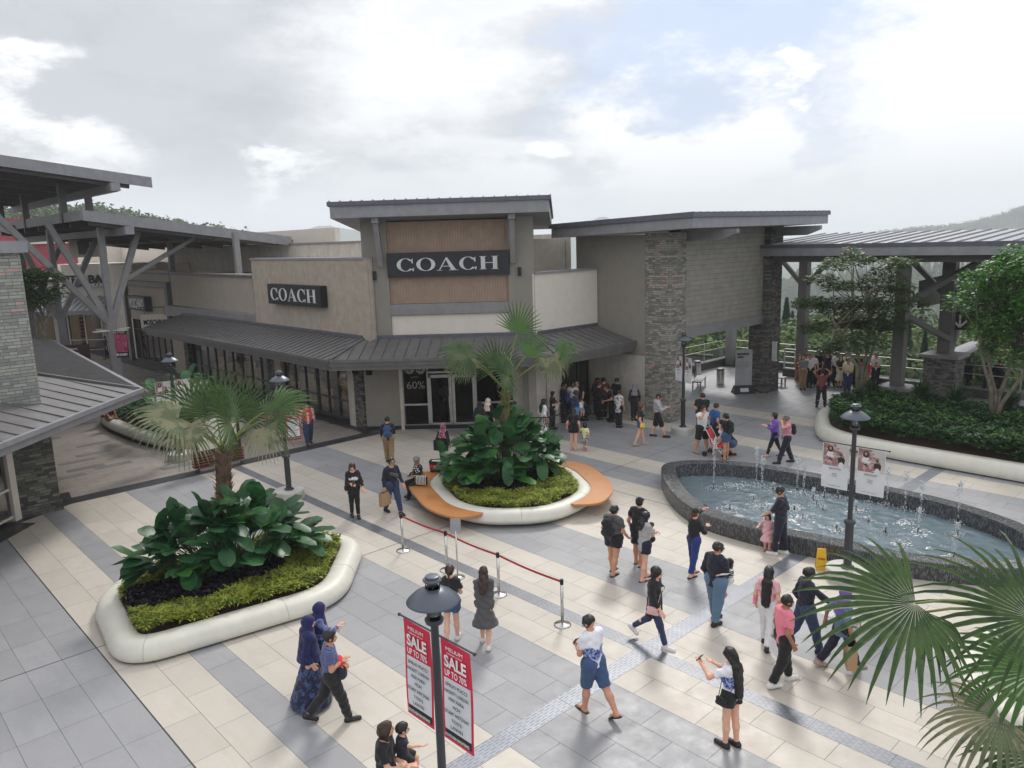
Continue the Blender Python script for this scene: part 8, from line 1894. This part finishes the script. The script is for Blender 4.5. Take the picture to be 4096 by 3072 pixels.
# by the escalator
person(at_head(2095,770,1.66),40,1.66,'person in a long black coat stepping towards the escalator',('coat','black',-.12),('pants','black'),'w',('long','hair',.05),'f',legs=WK,build='f')
person(at_head(2133,778,1.66),70,1.66,'person in a red striped padded jacket behind the tree at the escalator',('coat','stripe_grey',-.08),('pants','black'),'k',('short','hair'),'m',legs=SM)
person(at_head(2160,775,1.64),20,1.64,'person in dark clothes right of the one in the red padded jacket',('long','black'),('pants','black'),'k',('short','hair'),'m')
# queue at the shop
def zq(X,Y): return ((2000+X/3.16)/1.8517,(1350+Y/3.16)/1.8517)
person(pp(962,908),5,1.72,'man in a grey shirt and black trousers standing at the glass doors',('long','grey'),('pants','black'),'k',('short','hair'),'m',arms=('phone_low','down'))
QU=[(1035,865,None,1.58,20,'woman in a dark headscarf right of the glass doors',('long','navy',-.2),('pants','black'),('hijab','black'),'m','f'),
(1053,858,None,1.60,30,'woman in a pale headscarf near the glass doors',('long','black'),('pants','black'),('hijab','cream'),'m','f'),
(1079,868,None,1.58,10,'woman in a short black dress just left of the middle palm trunk',('tee','black'),('dress','black',.55,.12),('long','hair',.12),'f','f'),
(1112,864,None,1.70,330,'man in black behind the middle palm trunk',('tee','black'),('pants','black'),('short','hair'),'m','m'),
(*zq(545,762),None,1.58,60,'woman in a spotted black top and black and white striped skirt',('long','dots_b'),('dress','stripe_bwv',.15,.14),('long','hair',.12),'m','f'),
(*zq(660,662),None,1.58,110,'woman in black holding a small baby by the cream pillar',('tee','black'),('pants','black'),('bob','hair'),'f','f'),
(*zq(800,540),None,1.72,110,'man in a navy t-shirt with folded arms and a blue bag',('tee','navy'),('pants','black'),('short','hair'),'t','m'),
(*zq(915,525),None,1.68,170,'young man in a white t-shirt with a small square print in the queue',('tee','white'),('pants','jeans'),('short','hair'),'t','m'),
(*zq(975,450),None,1.72,200,'man in black with glasses at the shop window',('tee','black'),('pants','black'),('short','hair'),'f','m'),
(*zq(950,648),None,1.72,70,'bearded man in a denim shirt carrying a child in the queue',('long','jeans'),('pants','ljeans'),('short','hair'),'d','m'),
(*zq(1245,545),None,1.64,60,'person in black and white in the shade of the awning',('long','black'),('pants','black'),('short','hair'),'f','f'),
(*zq(1310,495),None,1.72,330,'man in a maroon t-shirt in the shade of the awning',('tee','maroon'),('pants','black'),('short','hair'),'m','m'),
(*zq(1545,480),None,1.72,40,'man in a dark t-shirt turned away in the queue',('tee','black'),('pants','black'),('short','hair'),'m','m'),
(*zq(1500,650),None,1.56,20,'person in black and white camouflage top with a white paper bag',('tee','camo',-.12),('pants','black'),('short','hair'),'m','f'),
(*zq(1742,560),None,1.58,350,'woman in a grey headscarf beside the stone column',('long','black'),('pants','black'),('hijab','grey'),'m','f'),
(*zq(1635,410),None,1.62,180,'person in dark clothes at the back of the queue',('long','dgrey'),('pants','black'),('short','hair'),'t','m'),
(*zq(1725,355),None,1.60,190,'woman in grey at the very back beside the stone column',('long','dgrey'),('pants','black'),('bob','hair'),'t','f'),
(*zq(1420,560),None,1.66,240,'man in black bending forward at the shop window',('tee','black'),('pants','black'),('short','hair'),'m','m')]
for i,(x,y,_,H_,fc,lb,tp_,bt_,hr_,sk_,bd_) in enumerate(QU):
    ar=('cross','cross') if 'folded' in lb else ('carry','carry') if 'baby' in lb or 'child' in lb else ('phone_low','down') if i%2 else ('down','down')
    q=at_head(x,y,H_)
    if q.x+q.y>42.2 and q.x<21.3: k_=42.0/(q.x+q.y); q=Vector((q.x*k_,q.y*k_,0))
    if q.y>21.0 and q.x>21.0: q=Vector((q.x*20.95/q.y,20.95,0))
    if q.x>24.5 and q.y>18.4: q.x=24.45
    a=person(q,fc,H_,lb,tp_,bt_,'k',hr_,sk_,arms=ar,build=bd_,lean=25 if 'bending' in lb else 0,group=None)
    if 'blue bag' in lb: bag_paper(a,0,'blue bag hanging from the folded arms of the man in navy',.3,.34,.1,'jblue',dz=.12)
    if 'white paper bag' in lb: bag_paper(a,0,'white paper bag held by the person in camouflage',.2,.3,.1,'white')
    if 'denim shirt' in lb:
        q=a['wp'](tuple(a['P0']+a['fw']*.2+a['X']*.05+a['up']*.28)); person(Vector((q.x,q.y,0)),150,.85,'toddler in a white and blue top on the arm of the bearded man',('tee','white'),('shorts','ljeans',.9),'k',('capshort','black'),'m',legs=(50,60,50,60),child=True,parent_z=a['P0'][2]+.05,sit=0.0)
    if 'small baby' in lb:
        q=a['wp'](tuple(a['P0']+a['fw']*.17+a['up']*.24)); person(Vector((q.x,q.y,0)),290,.62,'baby in white carried against the woman by the cream pillar',('long','white'),('pants','white',.8),'n',('bald','hair'),'m',legs=(70,70,70,70),child=True,parent_z=a['P0'][2]+.02,sit=0.0)
person(Vector((22.2,19.1,0)) if False else P(*zq(1120,1060)),300,1.62,'person in black crouching beside the queue',('long','black'),('pants','black'),'k',('short','hair'),'m',legs=(100,130,90,130),lean=40,arms=('knee','knee'))
person(P(232,775,0)*1.0,250,1.66,'distant person in dark clothes in the covered street',('tee','black'),('pants','black'),'k',('short','hair'),'m',legs=SM)
a=person(Vector((17.9,42.5,0)),200,1.72,'person in black behind the far end of the shop window',('long','black'),('pants','black'),'k',('short','hair'),'m')
print('people',NP[0])
# ======================= air ============================================
b=MB(); b.box(-2600,3700,-1700,3700,-230,195); hz=b.build('haze',[]); hz.display_type='WIRE'
hm=bpy.data.materials.new('haze_air'); hm.use_nodes=True; t=hm.node_tree; t.nodes.clear()
o_=N(t,'ShaderNodeOutputMaterial'); pv=N(t,'ShaderNodeVolumePrincipled'); pv.inputs['Density'].default_value=.00045; pv.inputs['Color'].default_value=(.93,.96,1,1); pv.inputs['Anisotropy'].default_value=.1
L(t,pv.outputs[0],o_.inputs['Volume']); hz.data.materials.append(hm); tag(hz,kind='stuff'); hz['label']='thin humid haze filling the air over the valley'; hz['category']='haze'
bpy.context.view_layer.update()
